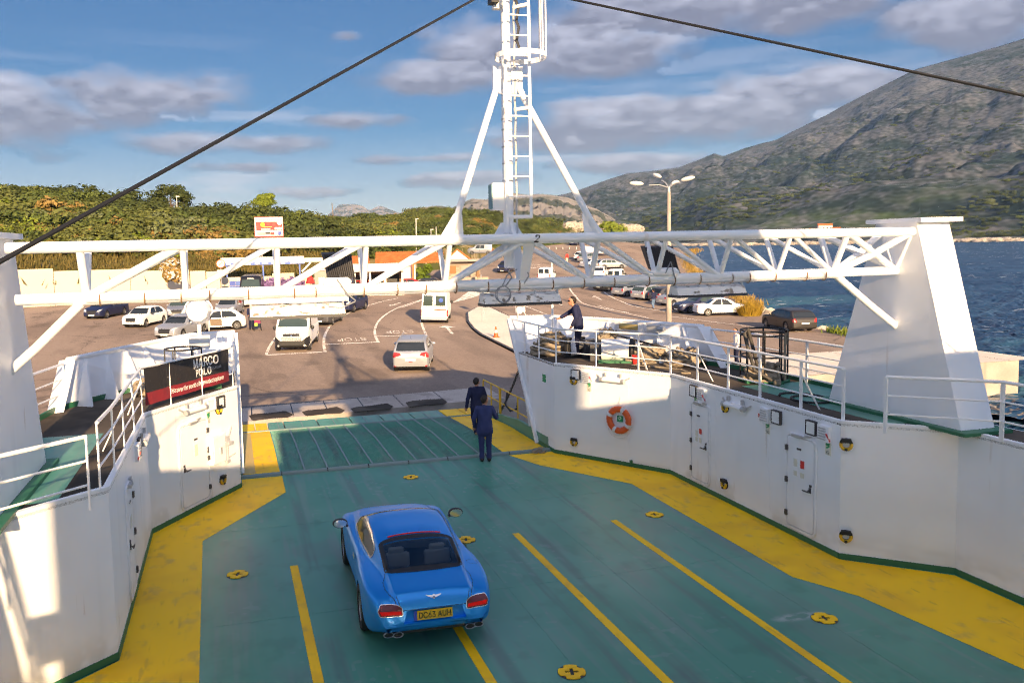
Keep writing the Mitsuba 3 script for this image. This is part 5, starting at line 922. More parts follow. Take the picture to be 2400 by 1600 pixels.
# far shore houses
def small_house(p, w, d, h, label, roof='roof_tile', rz=0., wall='white_wall', group=None, win=True):
    k = thing('house', label, 'house', group); M = T_(p, rz)
    part(k, 'wall', onto(box((0, 0, h / 2), (w, d, h)), M), wall)
    e = .25 + .02 * w; pr_ = prism([(-d / 2 - e, 0), (d / 2 + e, 0), (0, d * .32)], -w / 2 - e, w / 2 + e); v = pr_.vertices.copy(); pr_.vertices = np.c_[v[:, 2], v[:, 0], v[:, 1] + h]; pr_.fix_normals(); part(k, 'roof', onto(pr_, M), roof)
    if win:
        for i in range(max(1, int(w / 4))): part(k, 'window', onto(box((-w / 2 + w * (i + .5) / max(1, int(w / 4)), -d / 2 - .02, h * .55), (w * .13, .08, h * .28)), M), 'glass_dark')
    return k
def T_(p, rz):
    M = np.eye(4); c, s = math.cos(rz), math.sin(rz); M[:2, :2] = [[c, -s], [s, c]]; M[:3, 3] = p; return M
for px, py, r, w, h, lb in ((1933, 541, 1215, 17, 9, 'large white house on the far shore above the gantry'), (1905, 545, 1220, 10, 5, 'low red roofed house left of the large white shore house'), (1893, 545, 1222, 9, 4, 'leftmost red roofed house on the far shore'), (1960, 543, 1195, 9, 5, 'small white house right of the large shore house'), (1268, 497, 2750, 16, 9, 'lone white house on the mountain slope beside the mast')):
    p = at_r(px, py, r); z0 = p[2] - 2; small_house((p[0], p[1], z0), w, 9, h, lb, rz=-math.atan2(p[0], p[1]) + .2)

# thin sea air
HAZE = 3.4e-5
scene['air'] = {'type': 'homogeneous', 'albedo': {'type': 'rgb', 'value': [.95, .95, .95]}, 'sigma_t': {'type': 'rgb', 'value': [HAZE * .6, HAZE, HAZE * 1.7]}}
scene['haze'] = {'type': 'cube', 'to_world': T().translate([0, 5000, 395]).scale([12500, 12500, 500]), 'bsdf': {'type': 'null'}, 'interior': {'type': 'ref', 'id': 'air'}}
labels['haze'] = {'label': 'thin sea haze over the water and the mountain', 'kind': 'stuff'}
scene['camera']['medium'] = {'type': 'ref', 'id': 'air'}

# ---------------------------------------------------------------- vehicles
from scipy.interpolate import PchipInterpolator
def pw(tab): a = np.array(tab, float); f = PchipInterpolator(a[:, 0], a[:, 1]); return lambda t: f(np.clip(t, a[0, 0], a[-1, 0]))
def chaikin(P, k=2):
    for _ in range(k):
        Q = np.empty((2 * len(P), 2)); Q[0::2] = np.vstack([P[:1], P[1:] * .25 + P[:-1] * .75]) if False else np.vstack([P[:-1] * .75 + P[1:] * .25, P[-1:]]); Q[1::2] = np.vstack([P[:-1] * .25 + P[1:] * .75, P[-1:]]); P = np.vstack([P[:1], Q[:-2], P[-1:]])
    return P
def loft(L, ys, sec):
    rings = []
    for y in ys: h = chaikin(sec(y)); h[0, 0] = h[-1, 0] = 0.; rings.append(np.vstack([h, np.c_[-h[-2:0:-1, 0], h[-2:0:-1, 1]]]))
    n = len(rings[0]); V = np.vstack([np.c_[r[:, 0], np.full(n, y), r[:, 1]] for r, y in zip(rings, ys)]); Fc = []; m = len(ys)
    i, j = np.meshgrid(np.arange(m - 1), np.arange(n), indexing='ij'); a, b, c, d = i * n + j, i * n + (j + 1) % n, (i + 1) * n + (j + 1) % n, (i + 1) * n + j
    Fc = np.vstack([np.stack([a, b, c], -1).reshape(-1, 3), np.stack([a, c, d], -1).reshape(-1, 3)])
    c0, c1 = len(V), len(V) + 1; V = np.vstack([V, [0, ys[0], rings[0][:, 1].mean()], [0, ys[-1], rings[-1][:, 1].mean()]]); k = np.arange(n)
    Fc = np.vstack([Fc, np.c_[np.full(n, c0), (k + 1) % n, k], np.c_[np.full(n, c1), (m - 1) * n + k, (m - 1) * n + (k + 1) % n]]); mm = trimesh.Trimesh(V, Fc, process=False)
    if mm.volume < 0: mm.invert()
    return mm
def to_m3(m): return m3.Manifold(m3.Mesh(np.asarray(m.vertices, np.float32), np.asarray(m.faces, np.uint32)))
def from_m3(M): q = M.to_mesh(); return trimesh.Trimesh(q.vert_properties[:, :3], q.tri_verts, process=False)
AX = {'l': (0, -1, (1, 2)), 'r': (0, 1, (1, 2)), 'b': (1, -1, (0, 2)), 'f': (1, 1, (0, 2)), 't': (2, 1, (0, 1))}   # side seen -> axis, sign, plane
class Skin:
    def __init__(s, m): s.t = np.asarray(m.triangles); s.n = np.asarray(m.face_normals)
    def cast(s, P, side):
        ax, sg_, pl = AX[side]; ok = s.n[:, ax] * sg_ > .02; t, n = s.t[ok], s.n[ok]; a, b, c = (t[:, k][:, pl] for k in range(3)); lo, hi = P.min(0), P.max(0); bb = (t[:, :, pl].min(1) <= hi).all(1) & (t[:, :, pl].max(1) >= lo).all(1); t, n, a, b, c = t[bb], n[bb], a[bb], b[bb], c[bb]
        if not len(t): return np.full(len(P), np.nan), np.zeros((len(P), 3))
        d = (b[:, 0] - a[:, 0]) * (c[:, 1] - a[:, 1]) - (b[:, 1] - a[:, 1]) * (c[:, 0] - a[:, 0]); d = np.where(np.abs(d) < 1e-12, 1e-12, d); px, py = P[:, :1], P[:, 1:]
        u = ((b[:, 0] - px) * (c[:, 1] - py) - (b[:, 1] - py) * (c[:, 0] - px)) / d; v = ((c[:, 0] - px) * (a[:, 1] - py) - (c[:, 1] - py) * (a[:, 0] - px)) / d; w = 1 - u - v
        h = u * t[:, 0, ax] + v * t[:, 1, ax] + w * t[:, 2, ax]; h = np.where((u > -1e-4) & (v > -1e-4) & (w > -1e-4), h * sg_, -1e9); k = h.argmax(1); best = h[np.arange(len(P)), k]; return np.where(best < -1e8, np.nan, best * sg_), n[k]
    def decal(s, poly, side, off=.004, edge=.07):
        p = poly if isinstance(poly, (sg.Polygon, sg.MultiPolygon)) else sg.Polygon(poly); out = []
        for g_ in getattr(p, 'geoms', [p]):
            v, f = trimesh.creation.triangulate_polygon(g_, engine='earcut'); v, f = trimesh.remesh.subdivide_to_size(np.c_[v, np.zeros(len(v))], f, edge, max_iter=12); v = v[:, :2]
            h, n = s.cast(v, side); ax, sg_, pl = AX[side]; X = np.zeros((len(v), 3)); X[:, pl[0]], X[:, pl[1]], X[:, ax] = v[:, 0], v[:, 1], h; bad = np.isnan(h); X = np.where(bad[:, None], 0, X) + n * off; f = f[~bad[f].any(1)]
            m = trimesh.Trimesh(X, f, process=False)
            if len(f) and (m.face_normals[:, ax] * sg_).mean() < 0: m.invert()
            if len(f): out.append(m)
        return cat(out)
def mirx(m): m = m.copy(); m.vertices[:, 0] *= -1; m.invert(); return m
def rnd(pts, r=.03): p = sg.Polygon(pts); return p.buffer(-r, 4).buffer(r, 6)
def wheel_meshes(R_, w, spokes=7, detail=1):
    pr = [(R_ * .66, -w / 2), (R_ * .93, -w / 2), (R_, -w * .36), (R_, w * .36), (R_ * .93, w / 2), (R_ * .66, w / 2)]
    g = np.linspace(0, 2 * np.pi, 29); V = np.vstack([[(x, r * math.cos(t), r * math.sin(t)) for r, x in pr] for t in g[:-1]]); n = len(pr); Fc = []
    for i in range(28):
        for j in range(n): a, b = i * n + j, i * n + (j + 1) % n; c, d = ((i + 1) % 28) * n + (j + 1) % n, ((i + 1) % 28) * n + j; Fc += [[a, b, c], [a, c, d]]
    ty = trimesh.Trimesh(V, Fc, process=False); ty.fix_normals()
    rim = [ring((w * .40, 0, 0), R_ * .64, R_ * .035, (1, 0, 0), 28, 6), cyl((w * .2, 0, 0), (w * .44, 0, 0), R_ * .13, 14)]
    for i in range(spokes):
        t = 2 * np.pi * i / spokes; rim.append(bar((w * .40, R_ * .08 * math.cos(t), R_ * .08 * math.sin(t)), (w * .38, R_ * .63 * math.cos(t), R_ * .63 * math.sin(t)), R_ * .05, R_ * .115) if spokes < 9 else bar((w * .40, R_ * .08 * math.cos(t), R_ * .08 * math.sin(t)), (w * .38, R_ * .63 * math.cos(t), R_ * .63 * math.sin(t)), R_ * .04, R_ * .06))
    back = cyl((-w * .2, 0, 0), (w * .16, 0, 0), R_ * .66, 24); return ty, cat(rim), back
PROF = {
 'hatch': dict(L=4.0, W=1.70, H=1.44, zt=[(0, .46), (.012, .60), (.05, .70), (.15, .92), (.24, .98), (.42, 1.), (.54, .975), (.62, .89), (.74, .655), (.84, .61), (.93, .55), (.985, .46), (1, .36)], belt=.60, wb=(.165, .80), wr=.31, sw=[[(.645, .64), (.55, .915), (.43, .945), (.43, .635)], [(.415, .635), (.415, .945), (.26, .92), (.165, .74), (.175, .645)]], rear=(.64, .89), front=(.665, .925), bt=1.),
 'wagon': dict(L=4.57, W=1.77, H=1.47, zt=[(0, .46), (.012, .60), (.04, .70), (.10, .91), (.16, .965), (.42, 1.), (.54, .965), (.62, .87), (.73, .645), (.85, .595), (.94, .53), (.985, .45), (1, .35)], belt=.61, wb=(.20, .80), wr=.325, sw=[[(.635, .645), (.545, .90), (.455, .93), (.455, .64)], [(.44, .64), (.44, .93), (.295, .92), (.285, .645)], [(.27, .645), (.28, .918), (.155, .885), (.10, .72), (.11, .655)]], rear=(.645, .885), front=(.66, .91), bt=1.),
 'sedan': dict(L=4.37, W=1.68, H=1.42, zt=[(0, .50), (.012, .62), (.13, .665), (.19, .685), (.31, .92), (.40, .985), (.5, 1.), (.56, .965), (.635, .87), (.735, .645), (.86, .61), (.95, .54), (.99, .46), (1, .36)], belt=.60, wb=(.195, .80), wr=.295, sw=[[(.635, .64), (.55, .90), (.455, .93), (.455, .635)], [(.44, .635), (.44, .93), (.36, .915), (.255, .66)]], rear=(.685, .92), front=(.66, .91), bt=1.),
 'suv': dict(L=4.30, W=1.77, H=1.62, zt=[(0, .48), (.012, .60), (.035, .665), (.10, .885), (.16, .955), (.42, 1.), (.54, .975), (.62, .89), (.725, .675), (.84, .64), (.94, .58), (.985, .49), (1, .38)], belt=.62, wb=(.175, .80), wr=.345, sw=[[(.625, .665), (.54, .915), (.44, .94), (.44, .655)], [(.425, .655), (.425, .94), (.29, .92), (.28, .66)], [(.265, .665), (.275, .915), (.15, .88), (.11, .72)]], rear=(.655, .885), front=(.685, .92), bt=1.04),
 'boxvan': dict(L=4.05, W=1.66, H=1.81, zt=[(0, .55), (.006, .80), (.025, .945), (.08, .985), (.4, 1.), (.58, .975), (.66, .88), (.76, .66), (.86, .60), (.95, .52), (.99, .44), (1, .34)], belt=.56, wb=(.17, .81), wr=.31, sw=[[(.70, .60), (.60, .88), (.50, .90), (.50, .585)], [(.48, .60), (.48, .89), (.32, .89), (.32, .60)]], rear=(.62, .90), front=(.67, .91), bt=1.),
 'van': dict(L=5.3, W=2.03, H=2.42, zt=[(0, .70), (.004, .90), (.014, .965), (.05, .99), (.4, 1.), (.66, .99), (.74, .93), (.83, .66), (.88, .545), (.95, .475), (.985, .41), (1, .30)], belt=.50, wb=(.17, .83), wr=.345, sw=[[(.815, .535), (.745, .80), (.685, .81), (.685, .53)]], rear=(.535, .845), front=(.575, .86), bt=1.),
}
CARS = {}
def car_type(tp):
    if tp in CARS: return CARS[tp]
    s = PROF[tp]; L, W, H = s['L'], s['W'], s['H']; zt = pw(s['zt']); boxy = tp in ('van', 'boxvan')
    hw = pw([(0, .90 if boxy else .84), (.012, .955 if boxy else .92), (.06, .985), (.18, 1.), (.8, 1.), (.90, .965), (.96, .88), (1, .72)]); zl = pw([(0, .22), (.04, .155), (.10, .135), (.88, .135), (.97, .15), (1, .2)])
    tum = {'van': .055, 'boxvan': .08}.get(tp, .15)
    def sec(y):
        t = y / L + .5; top = float(zt(t)) * H; w = float(hw(t)) * W / 2; lo = float(zl(t)) * H * (.9 if tp != 'van' else .8); be = min(s['belt'] * H, top - .03 * H * 0 - .015); be = max(be, lo + .1); hg = max(top - be - .015, .004); gw = w * .955; rw = gw - tum * min(1, hg / (.36 * H)) * (1 if not boxy else 1)
        return np.array([(0, lo), (w * .82, lo), (w * .97, lo + .03), (w, lo + .25 * (be - lo)), (w * 1.005, lo + .6 * (be - lo)), (w * .99, be - .07), (w * .965, be), (gw, be + .015), (gw * .6 + rw * .4, be + .015 + .38 * hg), (rw + .01, be + .015 + .80 * hg), (rw * .94, top - .035 * min(1, hg * 4)), (rw * .62, top - .008 * min(1, hg * 4)), (0, top)])
    ys = np.unique(np.r_[np.linspace(0, .06, 8), np.linspace(.06, .94, 40), np.linspace(.94, 1, 8)]) * L - L / 2
    body = loft(L, ys, sec); R_ = s['wr']; M = to_m3(body); yb, yf = (np.array(s['wb']) - .5) * L
    for y in (yb, yf):
        for sd in (-1, 1): M = M - to_m3(trimesh.creation.cylinder(R_ * 1.13, .34, sections=28, transform=trimesh.transformations.translation_matrix([sd * (W / 2 - .08), y, R_]) @ trimesh.transformations.rotation_matrix(np.pi / 2, [0, 1, 0])))
    body = from_m3(M); sk = Skin(body); P = []
    Y = lambda t: (t - .5) * L
    for sw in s['sw']:
        pg = rnd([(Y(t), z * H) for t, z in sw], .03)
        for sd in 'lr': P.append(('side_window', sk.decal(pg, sd, .004, .15), 'glass'))
    z0, z1 = s['rear'][0] * H, s['rear'][1] * H; a, b = (.40, .36) if not boxy else (.43, .40)
    if boxy:
        for sg_ in (-1, 1): P.append(('rear_window', sk.decal(rnd([(sg_ * .055 * W, z0), (sg_ * .40 * W, z0), (sg_ * .38 * W, z1), (sg_ * .055 * W, z1)], .03), 'b', .004, .2), 'glass'))
        P.append(('door_seam', sk.decal(sg.box(-.008, .24 * H, .008, .97 * H), 'b', .003, .3), 'black')); P.append(('door_latch', sk.decal(sg.box(.03, .545 * H, .10, .58 * H), 'b', .012, .3), 'black'))
    else: P.append(('rear_window', sk.decal(rnd([(-a * W, z0), (a * W, z0), (b * W, z1), (-b * W, z1)], .04), 'b', .004, .15), 'glass'))
    z0, z1 = s['front'][0] * H, s['front'][1] * H; P.append(('windscreen', sk.decal(rnd([(-.42 * W, z0), (.42 * W, z0), (.355 * W, z1), (-.355 * W, z1)], .05), 'f', .004, .15), 'glass'))
    for sg_ in (-1, 1):
        tl = {'sedan': [(.29, .50), (.47, .50), (.47, .60), (.29, .60)], 'van': [(.445, .22), (.49, .22), (.49, .42), (.445, .42)], 'boxvan': [(.42, .34), (.485, .34), (.485, .58), (.42, .58)], 'suv': [(.25, .535), (.485, .46), (.485, .56), (.44, .625), (.29, .60)]}.get(tp, [(.33, .45), (.475, .45), (.475, .62), (.37, .60)])
        P.append(('tail_light', sk.decal(rnd([(sg_ * x * W, z * H) for x, z in tl], .012), 'b', .008, .1), 'tail')); zh = s['zt'][-3][1] * H
        P.append(('headlight', sk.decal(rnd([(sg_ * .24 * W, zh * .80), (sg_ * .40 * W, zh * .84), (sg_ * .46 * W, zh * 1.04), (sg_ * .32 * W, zh * 1.0)], .015), 'f', .008, .1), 'lamp'))
        yb_ = Y(s['sw'][0][0][0]) - .06; ms = trimesh.creation.icosphere(2, 1.); ms.apply_scale((.11, .06, .075 if not boxy else .12)); P.append(('mirror', moved(ms, (sg_ * (W / 2 + .07), yb_ - .05, s['belt'] * H + .09)), 'mirror'))
    zp = {'sedan': .36, 'van': .26, 'boxvan': .37}.get(tp, .40) * H; P.append(('number_plate', sk.decal(sg.box(-.26, zp - .055, .26, zp + .055), 'b', .012, .2), 'plate')); P.append(('front_plate', sk.decal(sg.box(-.26, .20 * H, .26, .20 * H + .11), 'f', .014, .2), 'plate'))
    bz0, bz1 = (.13, .205) if tp != 'van' else (.10, .18); P.append(('rear_bumper', sk.decal(sg.box(-.45 * W, bz0 * H, .45 * W, bz1 * H), 'b', .010, .15), 'trim')); P.append(('grille', sk.decal(rnd([(-.22 * W, zh * .58), (.22 * W, zh * .58), (.24 * W, zh * .92), (-.24 * W, zh * .92)], .03), 'f', .006, .15), 'trim')); P.append(('front_bumper', sk.decal(sg.box(-.44 * W, .13 * H, .44 * W, .22 * H), 'f', .008, .15), 'trim'))
    for sd in 'lr':
        P.append(('side_trim', sk.decal(sg.box(yb + R_ * 1.2, .13 * H, yf - R_ * 1.2, .185 * H), sd, .006, .3), 'trim'))
        for t in ([.44] if tp in ('hatch', 'van', 'boxvan') else [.44, .65]) if False else ([s['sw'][0][-1][0] - .007] + ([s['sw'][1][-1][0] - .007] if len(s['sw']) > 2 else [])): P.append(('door_seam', sk.decal(sg.box(Y(t) - .007, .2 * H, Y(t) + .007, s['belt'] * H), sd, .003, .2), 'black')); P.append(('door_handle', sk.decal(sg.box(Y(t) + .05, s['belt'] * H - .14, Y(t) + .2, s['belt'] * H - .11), sd, .015, .2), 'body'))
    ty, rim, back = wheel_meshes(R_, .20 if tp != 'van' else .22); W_ = []
    for y in (yb, yf):
        for sd in (-1, 1):
            f_ = (lambda m: m) if sd > 0 else mirx; W_.append(tuple(moved(f_(m), (sd * (W / 2 - .125), y, R_)) for m in (ty, rim, back)))
    CARS[tp] = dict(body=mikit.ply(body, 'car_white', 38), parts=[(n_, mikit.ply(m_, 'black', 40), r_) for n_, m_, r_ in P], wheels=[tuple(mikit.ply(m_, x_, 40) for m_, x_ in zip(w_, ('rubber', 'alloy', 'dark_metal'))) for w_ in W_], skin=sk, spec=s); return CARS[tp]
def raw_part(parent, name, shape, **kw):
    k = parent + '__' + name; n = 0
    while k in used: n += 1; k = '%s__%s_%03d' % (parent, name, n)
    used.add(k); scene[k] = {**shape, **kw}; return k
def ref(b): return {'type': 'ref', 'id': b}
def car(name, tp, label, p, heading, paint, glass='glass_dark', cat_='car', group=None, trim='black_plastic', s=1., extra=None):
    c = car_type(tp); k = thing(name, label, cat_, group); heading = heading - math.degrees(math.atan2(p[0], p[1]))   # heading is given against the line of sight from the ship
    e = .6; gx = float(ground_z(p[0] + e, p[1]) - ground_z(p[0] - e, p[1])) / (2 * e); gy = float(ground_z(p[0], p[1] + e) - ground_z(p[0], p[1] - e)) / (2 * e)
    h = math.radians(heading); f = A(-math.sin(h), math.cos(h), 0); f[2] = gx * f[0] + gy * f[1]; f /= np.linalg.norm(f); up = A(-gx, -gy, 1); up /= np.linalg.norm(up); r = np.cross(f, up); M = np.eye(4); M[:3, 0], M[:3, 1], M[:3, 2], M[:3, 3] = r * s, f * s, np.cross(r, f) * s, (p[0], p[1], float(ground_z(p[0], p[1])) + .006)
    tw = {'to_world': T(M.tolist())}; role = {'glass': glass, 'tail': 'tail_red', 'lamp': 'lamp_clear', 'plate': 'plate_white', 'trim': trim, 'black': 'black', 'mirror': paint if paint != 'car_white' else 'black_plastic', 'body': paint}
    raw_part(k, 'body', c['body'], bsdf=ref(paint), **tw)
    for n_, sh, r_ in c['parts']: raw_part(k, n_, sh, bsdf=ref(role[r_]), **tw)
    for t_, r_, b_ in c['wheels']: w = raw_part(k, 'wheel', t_, **tw); raw_part(w, 'rim', r_, **tw); raw_part(w, 'backing', b_, **tw)
    for n_, m_, b_ in (extra(c) if extra else []): raw_part(k, n_, mikit.ply(m_, b_, 40), **tw)
    return k
# moving on the harbour lanes
def mid(zf, a, b, back, heading):            # ground point of a car whose rear (or front) tyres touch at two picture points
    q = (on_g(*zf(*a)) + on_g(*zf(*b))) / 2; h = math.radians(heading); return q + back * A(-math.sin(h), math.cos(h), 0)
def asx(c):
    sk = c['skin']; H, W = 1.62, 1.77; return [('rear_reflector', sk.decal(sg.box(s_ * .42 * W - .05, .20 * H, s_ * .42 * W + .05, .24 * H), 'b', .014, .2), 'tail_red') for s_ in (-1, 1)] + [('tailgate_light', sk.decal(sg.box(-.09, .36 * H - .05, .09, .36 * H - .02), 'b', .014, .2), 'tail_red'), ('roof_spoiler', sk.decal(sg.box(-.36 * W, .895 * H, .36 * W, .935 * H), 'b', .03, .1), 'car_silver'), ('antenna', bar((0, -1.6, 1.60), (0, -1.72, 1.74), .01, .01), 'black')] + [('roof_rail', bar((s_ * .56, -1.3, 1.60), (s_ * .56, .5, 1.63), .03, .03), 'galvanised') for s_ in (-1, 1)]
p = mid(Z4, (82, 1360), (385, 1352), 1.47, -16); car('departing_suv', 'suv', 'silver compact SUV driving off the ramp with red tail lights', p, -5, 'car_silver', cat_='car', extra=asx)
def ambul(c):
    sk = c['skin']; H, W = 2.42, 2.03; return [('orange_stripe', sk.decal(sg.box(.02, .405 * H, .43 * W, .435 * H), 'b', .006, .2), 'orange'), ('lower_light', sk.decal(sg.box(-.48 * W, .15 * H, -.43 * W, .20 * H), 'b', .02, .2), 'tail_red'), ('lower_light', sk.decal(sg.box(.43 * W, .15 * H, .48 * W, .20 * H), 'b', .02, .2), 'tail_red'), ('blue_star', sk.decal(sg.Point(.24 * W, .71 * H).buffer(.16, 6), 'b', .007, .2), 'blue_paint'), ('bumper_bar', moved(box((0, -2.70, .40), (1.85, .12, .20)), (0, 0, 0)), 'grey_metal'), ('lettering', sk.decal(sg.MultiPolygon([sg.box(-.62 + i * .09, .425 * H, -.56 + i * .09, .445 * H) for i in range(5)]), 'b', .006, .2), 'print_grey')]
p = mid(Z4, (310, 965), (530, 962), 1.9, -16); car('delivery_van', 'van', 'white high roof van with an orange stripe across its back doors', p, -4, 'car_white', 'glass_green', 'van', extra=ambul)
p = mid(Z3, (905, 1440), (1185, 1438), .8, 180); 
def master(c):
    sk = c['skin']; H, W = 2.42, 2.03; return [('chin_spoiler', sk.decal(rnd([(-.47 * W, .07 * H), (.47 * W, .07 * H), (.485 * W, .37 * H), (.40 * W, .34 * H), (.30 * W, .275 * H), (-.30 * W, .275 * H), (-.40 * W, .34 * H), (-.485 * W, .37 * H)], .03), 'f', .022, .15), 'black_plastic'), ('radiator_grille', sk.decal(rnd([(-.26 * W, .275 * H), (.26 * W, .275 * H), (.34 * W, .375 * H), (-.34 * W, .375 * H)], .03), 'f', .024, .15), 'grey_metal'), ('badge', sk.decal(sg.Polygon([(0, .365 * H), (.05, .39 * H), (0, .415 * H), (-.05, .39 * H)]), 'f', .02, .2), 'chrome')] + [('grille_bar', sk.decal(sg.box(-.28 * W, (.29 + .028 * i) * H, .28 * W, (.298 + .028 * i) * H), 'f', .034, .15), 'black') for i in range(3)] + [('fog_lamp', sk.decal(sg.Point(s_ * .36 * W, .165 * H).buffer(.055, 6), 'f', .03, .2), 'lamp_clear') for s_ in (-1, 1)] + [('seat_back', box((s_ * .5, 1.55, 1.55), (.42, .12, .5)), 'cream_wall') for s_ in (-1, 1)]
car('delivery_van', 'van', 'white van with a black bumper waiting at the stop line facing the ferry', p + A(0, 1.2, 0), 172, 'car_white', 'glass_green', 'van', extra=master)
p = at_ground(1281, 106); car('small_van', 'boxvan', 'small white box van driving away on the harbour road', p, -12, 'car_white', 'glass_dark', 'van')
p = at_ground(1184, 122); car('oncoming_suv', 'suv', 'dark blue SUV driving towards the ferry behind the gantry post', p, 165, 'car_navy')
car('minivan', 'boxvan', 'silver minibus crossing at the top of the harbour road', at_ground(1124, 152), 88, 'car_steel', cat_='van', s=1.12)
# parked along the water, right
ROW = [('wagon', 'car_brown', 1846, 771, 28, 'dark brown estate car parked last by the water, its back to the ferry'), ('sedan', 'car_white', 1692, 738, -74, 'white saloon parked side on beside the orange bush'),
    ('wagon', 'car_navy', 1640, 731, 122, 'dark blue estate parked nose out beside the white saloon'), ('sedan', 'car_silver', 1592, 714, -50, 'silver saloon half hidden behind the lamp post'), ('hatch', 'car_grey', 1566, 705, -45, 'dark grey hatchback left of the lamp post'),
    ('wagon', 'car_silver', 1527, 700, -40, 'silver estate parked behind the walking man'), ('hatch', 'car_steel', 1474, 692, -38, 'grey hatchback under the gantry right of its middle'), ('sedan', 'car_black', 1432, 680, -40, 'black saloon just below the gantry chord'),
    ('boxvan', 'car_white', 1446, 664, -12, 'white estate van showing its big rear window inside the gantry lattice'), ('hatch', 'car_white', 1407, 648, -8, 'white hatchback in the lattice with red tail lights'), ('wagon', 'car_silver', 1432, 629, -70, 'silver estate parked side on behind the white hatchback'),
    ('sedan', 'car_white', 1392, 627, -60, 'white saloon parked side on in the lattice behind the hatchback'), ('suv', 'car_silver', 1378, 614, -30, 'pale car at the far end of the waterfront row'), ('hatch', 'car_white', 1366, 608, -25, 'white hatchback next to the blue car'), ('hatch', 'car_navy', 1351, 604, -25, 'blue hatchback first in the waterfront row')]
for tp, pc, px, py, hd, lb in ROW:
    q = on_g(px, py); car('parked_car', tp, lb, q, hd, pc, 'glass_green' if pc in ('car_navy', 'car_silver') else 'glass_dark', group='cars parked along the water')
# waiting on the left
LEFT = [('hatch', 'car_silver', 538, 738, 168, 'silver hatchback facing the ferry behind the white hatchback'), ('hatch', 'car_white', 507, 772, 96, 'white hatchback side on behind the left searchlight'), ('wagon', 'car_silver', 428, 787, 150, 'silver estate half hidden by the left bow house'), ('suv', 'car_grey', 765, 757, 165, 'dark grey car behind the waiting white van'),
    ('suv', 'car_navy', 822, 728, 158, 'dark blue SUV at the right end of the left strip floodlight'), ('wagon', 'car_steel', 424, 741, 172, 'grey estate with green windows at the left edge'), ('hatch', 'car_black', 572, 716, 170, 'black hatchback behind the silver one'), ('hatch', 'car_red', 945, 683, 100, 'red hatchback parked before the white café'), ('hatch', 'car_red', 835, 688, 100, 'dark red hatchback left of the white café pillar'), ('hatch', 'car_black', 993, 682, 95, 'dark hatchback parked beside the creeper'), ('boxvan', 'car_grey', 688, 722, 172, 'grey van behind the strip floodlight')]
for tp, pc, px, py, hd, lb in LEFT:
    q = on_g(px, py); car('waiting_car', tp, lb, q, hd, pc, 'glass_green' if px in (424,) else 'glass_dark', group='cars on the left of the harbour')
q = on_g(592, 706)
def bus(c):
    sk = c['skin']; m = meshkit.text_mesh('IDEAL', .15, .01, True); m.apply_translation((-m.bounds[1][0] / 2, 0, 0)); v = m.vertices; h_, _ = sk.cast(np.array([[0., 2.16]]), 'f'); m.vertices = np.c_[-v[:, 0], h_[0] + .03 + v[:, 2] - (v[:, 1]) * .45, 2.10 + v[:, 1]]; m.fix_normals(); return [('lettering', m, 'print_white')]
car('minibus', 'van', 'black minibus facing the ferry under the blue shelter', q, 176, 'car_black', 'glass_green', 'minibus', s=1.08, extra=bus)
# cars out at the left, beyond the picture edge
for tp, pc, px, py, hd, lb in (('hatch', 'car_white', 340, 762, 150, 'white hatchback waiting left of the left searchlight'), ('wagon', 'car_navy', 250, 742, 150, 'blue estate waiting at the far left')): car('waiting_car', tp, lb, on_g(px, py), hd, pc, group='cars on the left of the harbour')

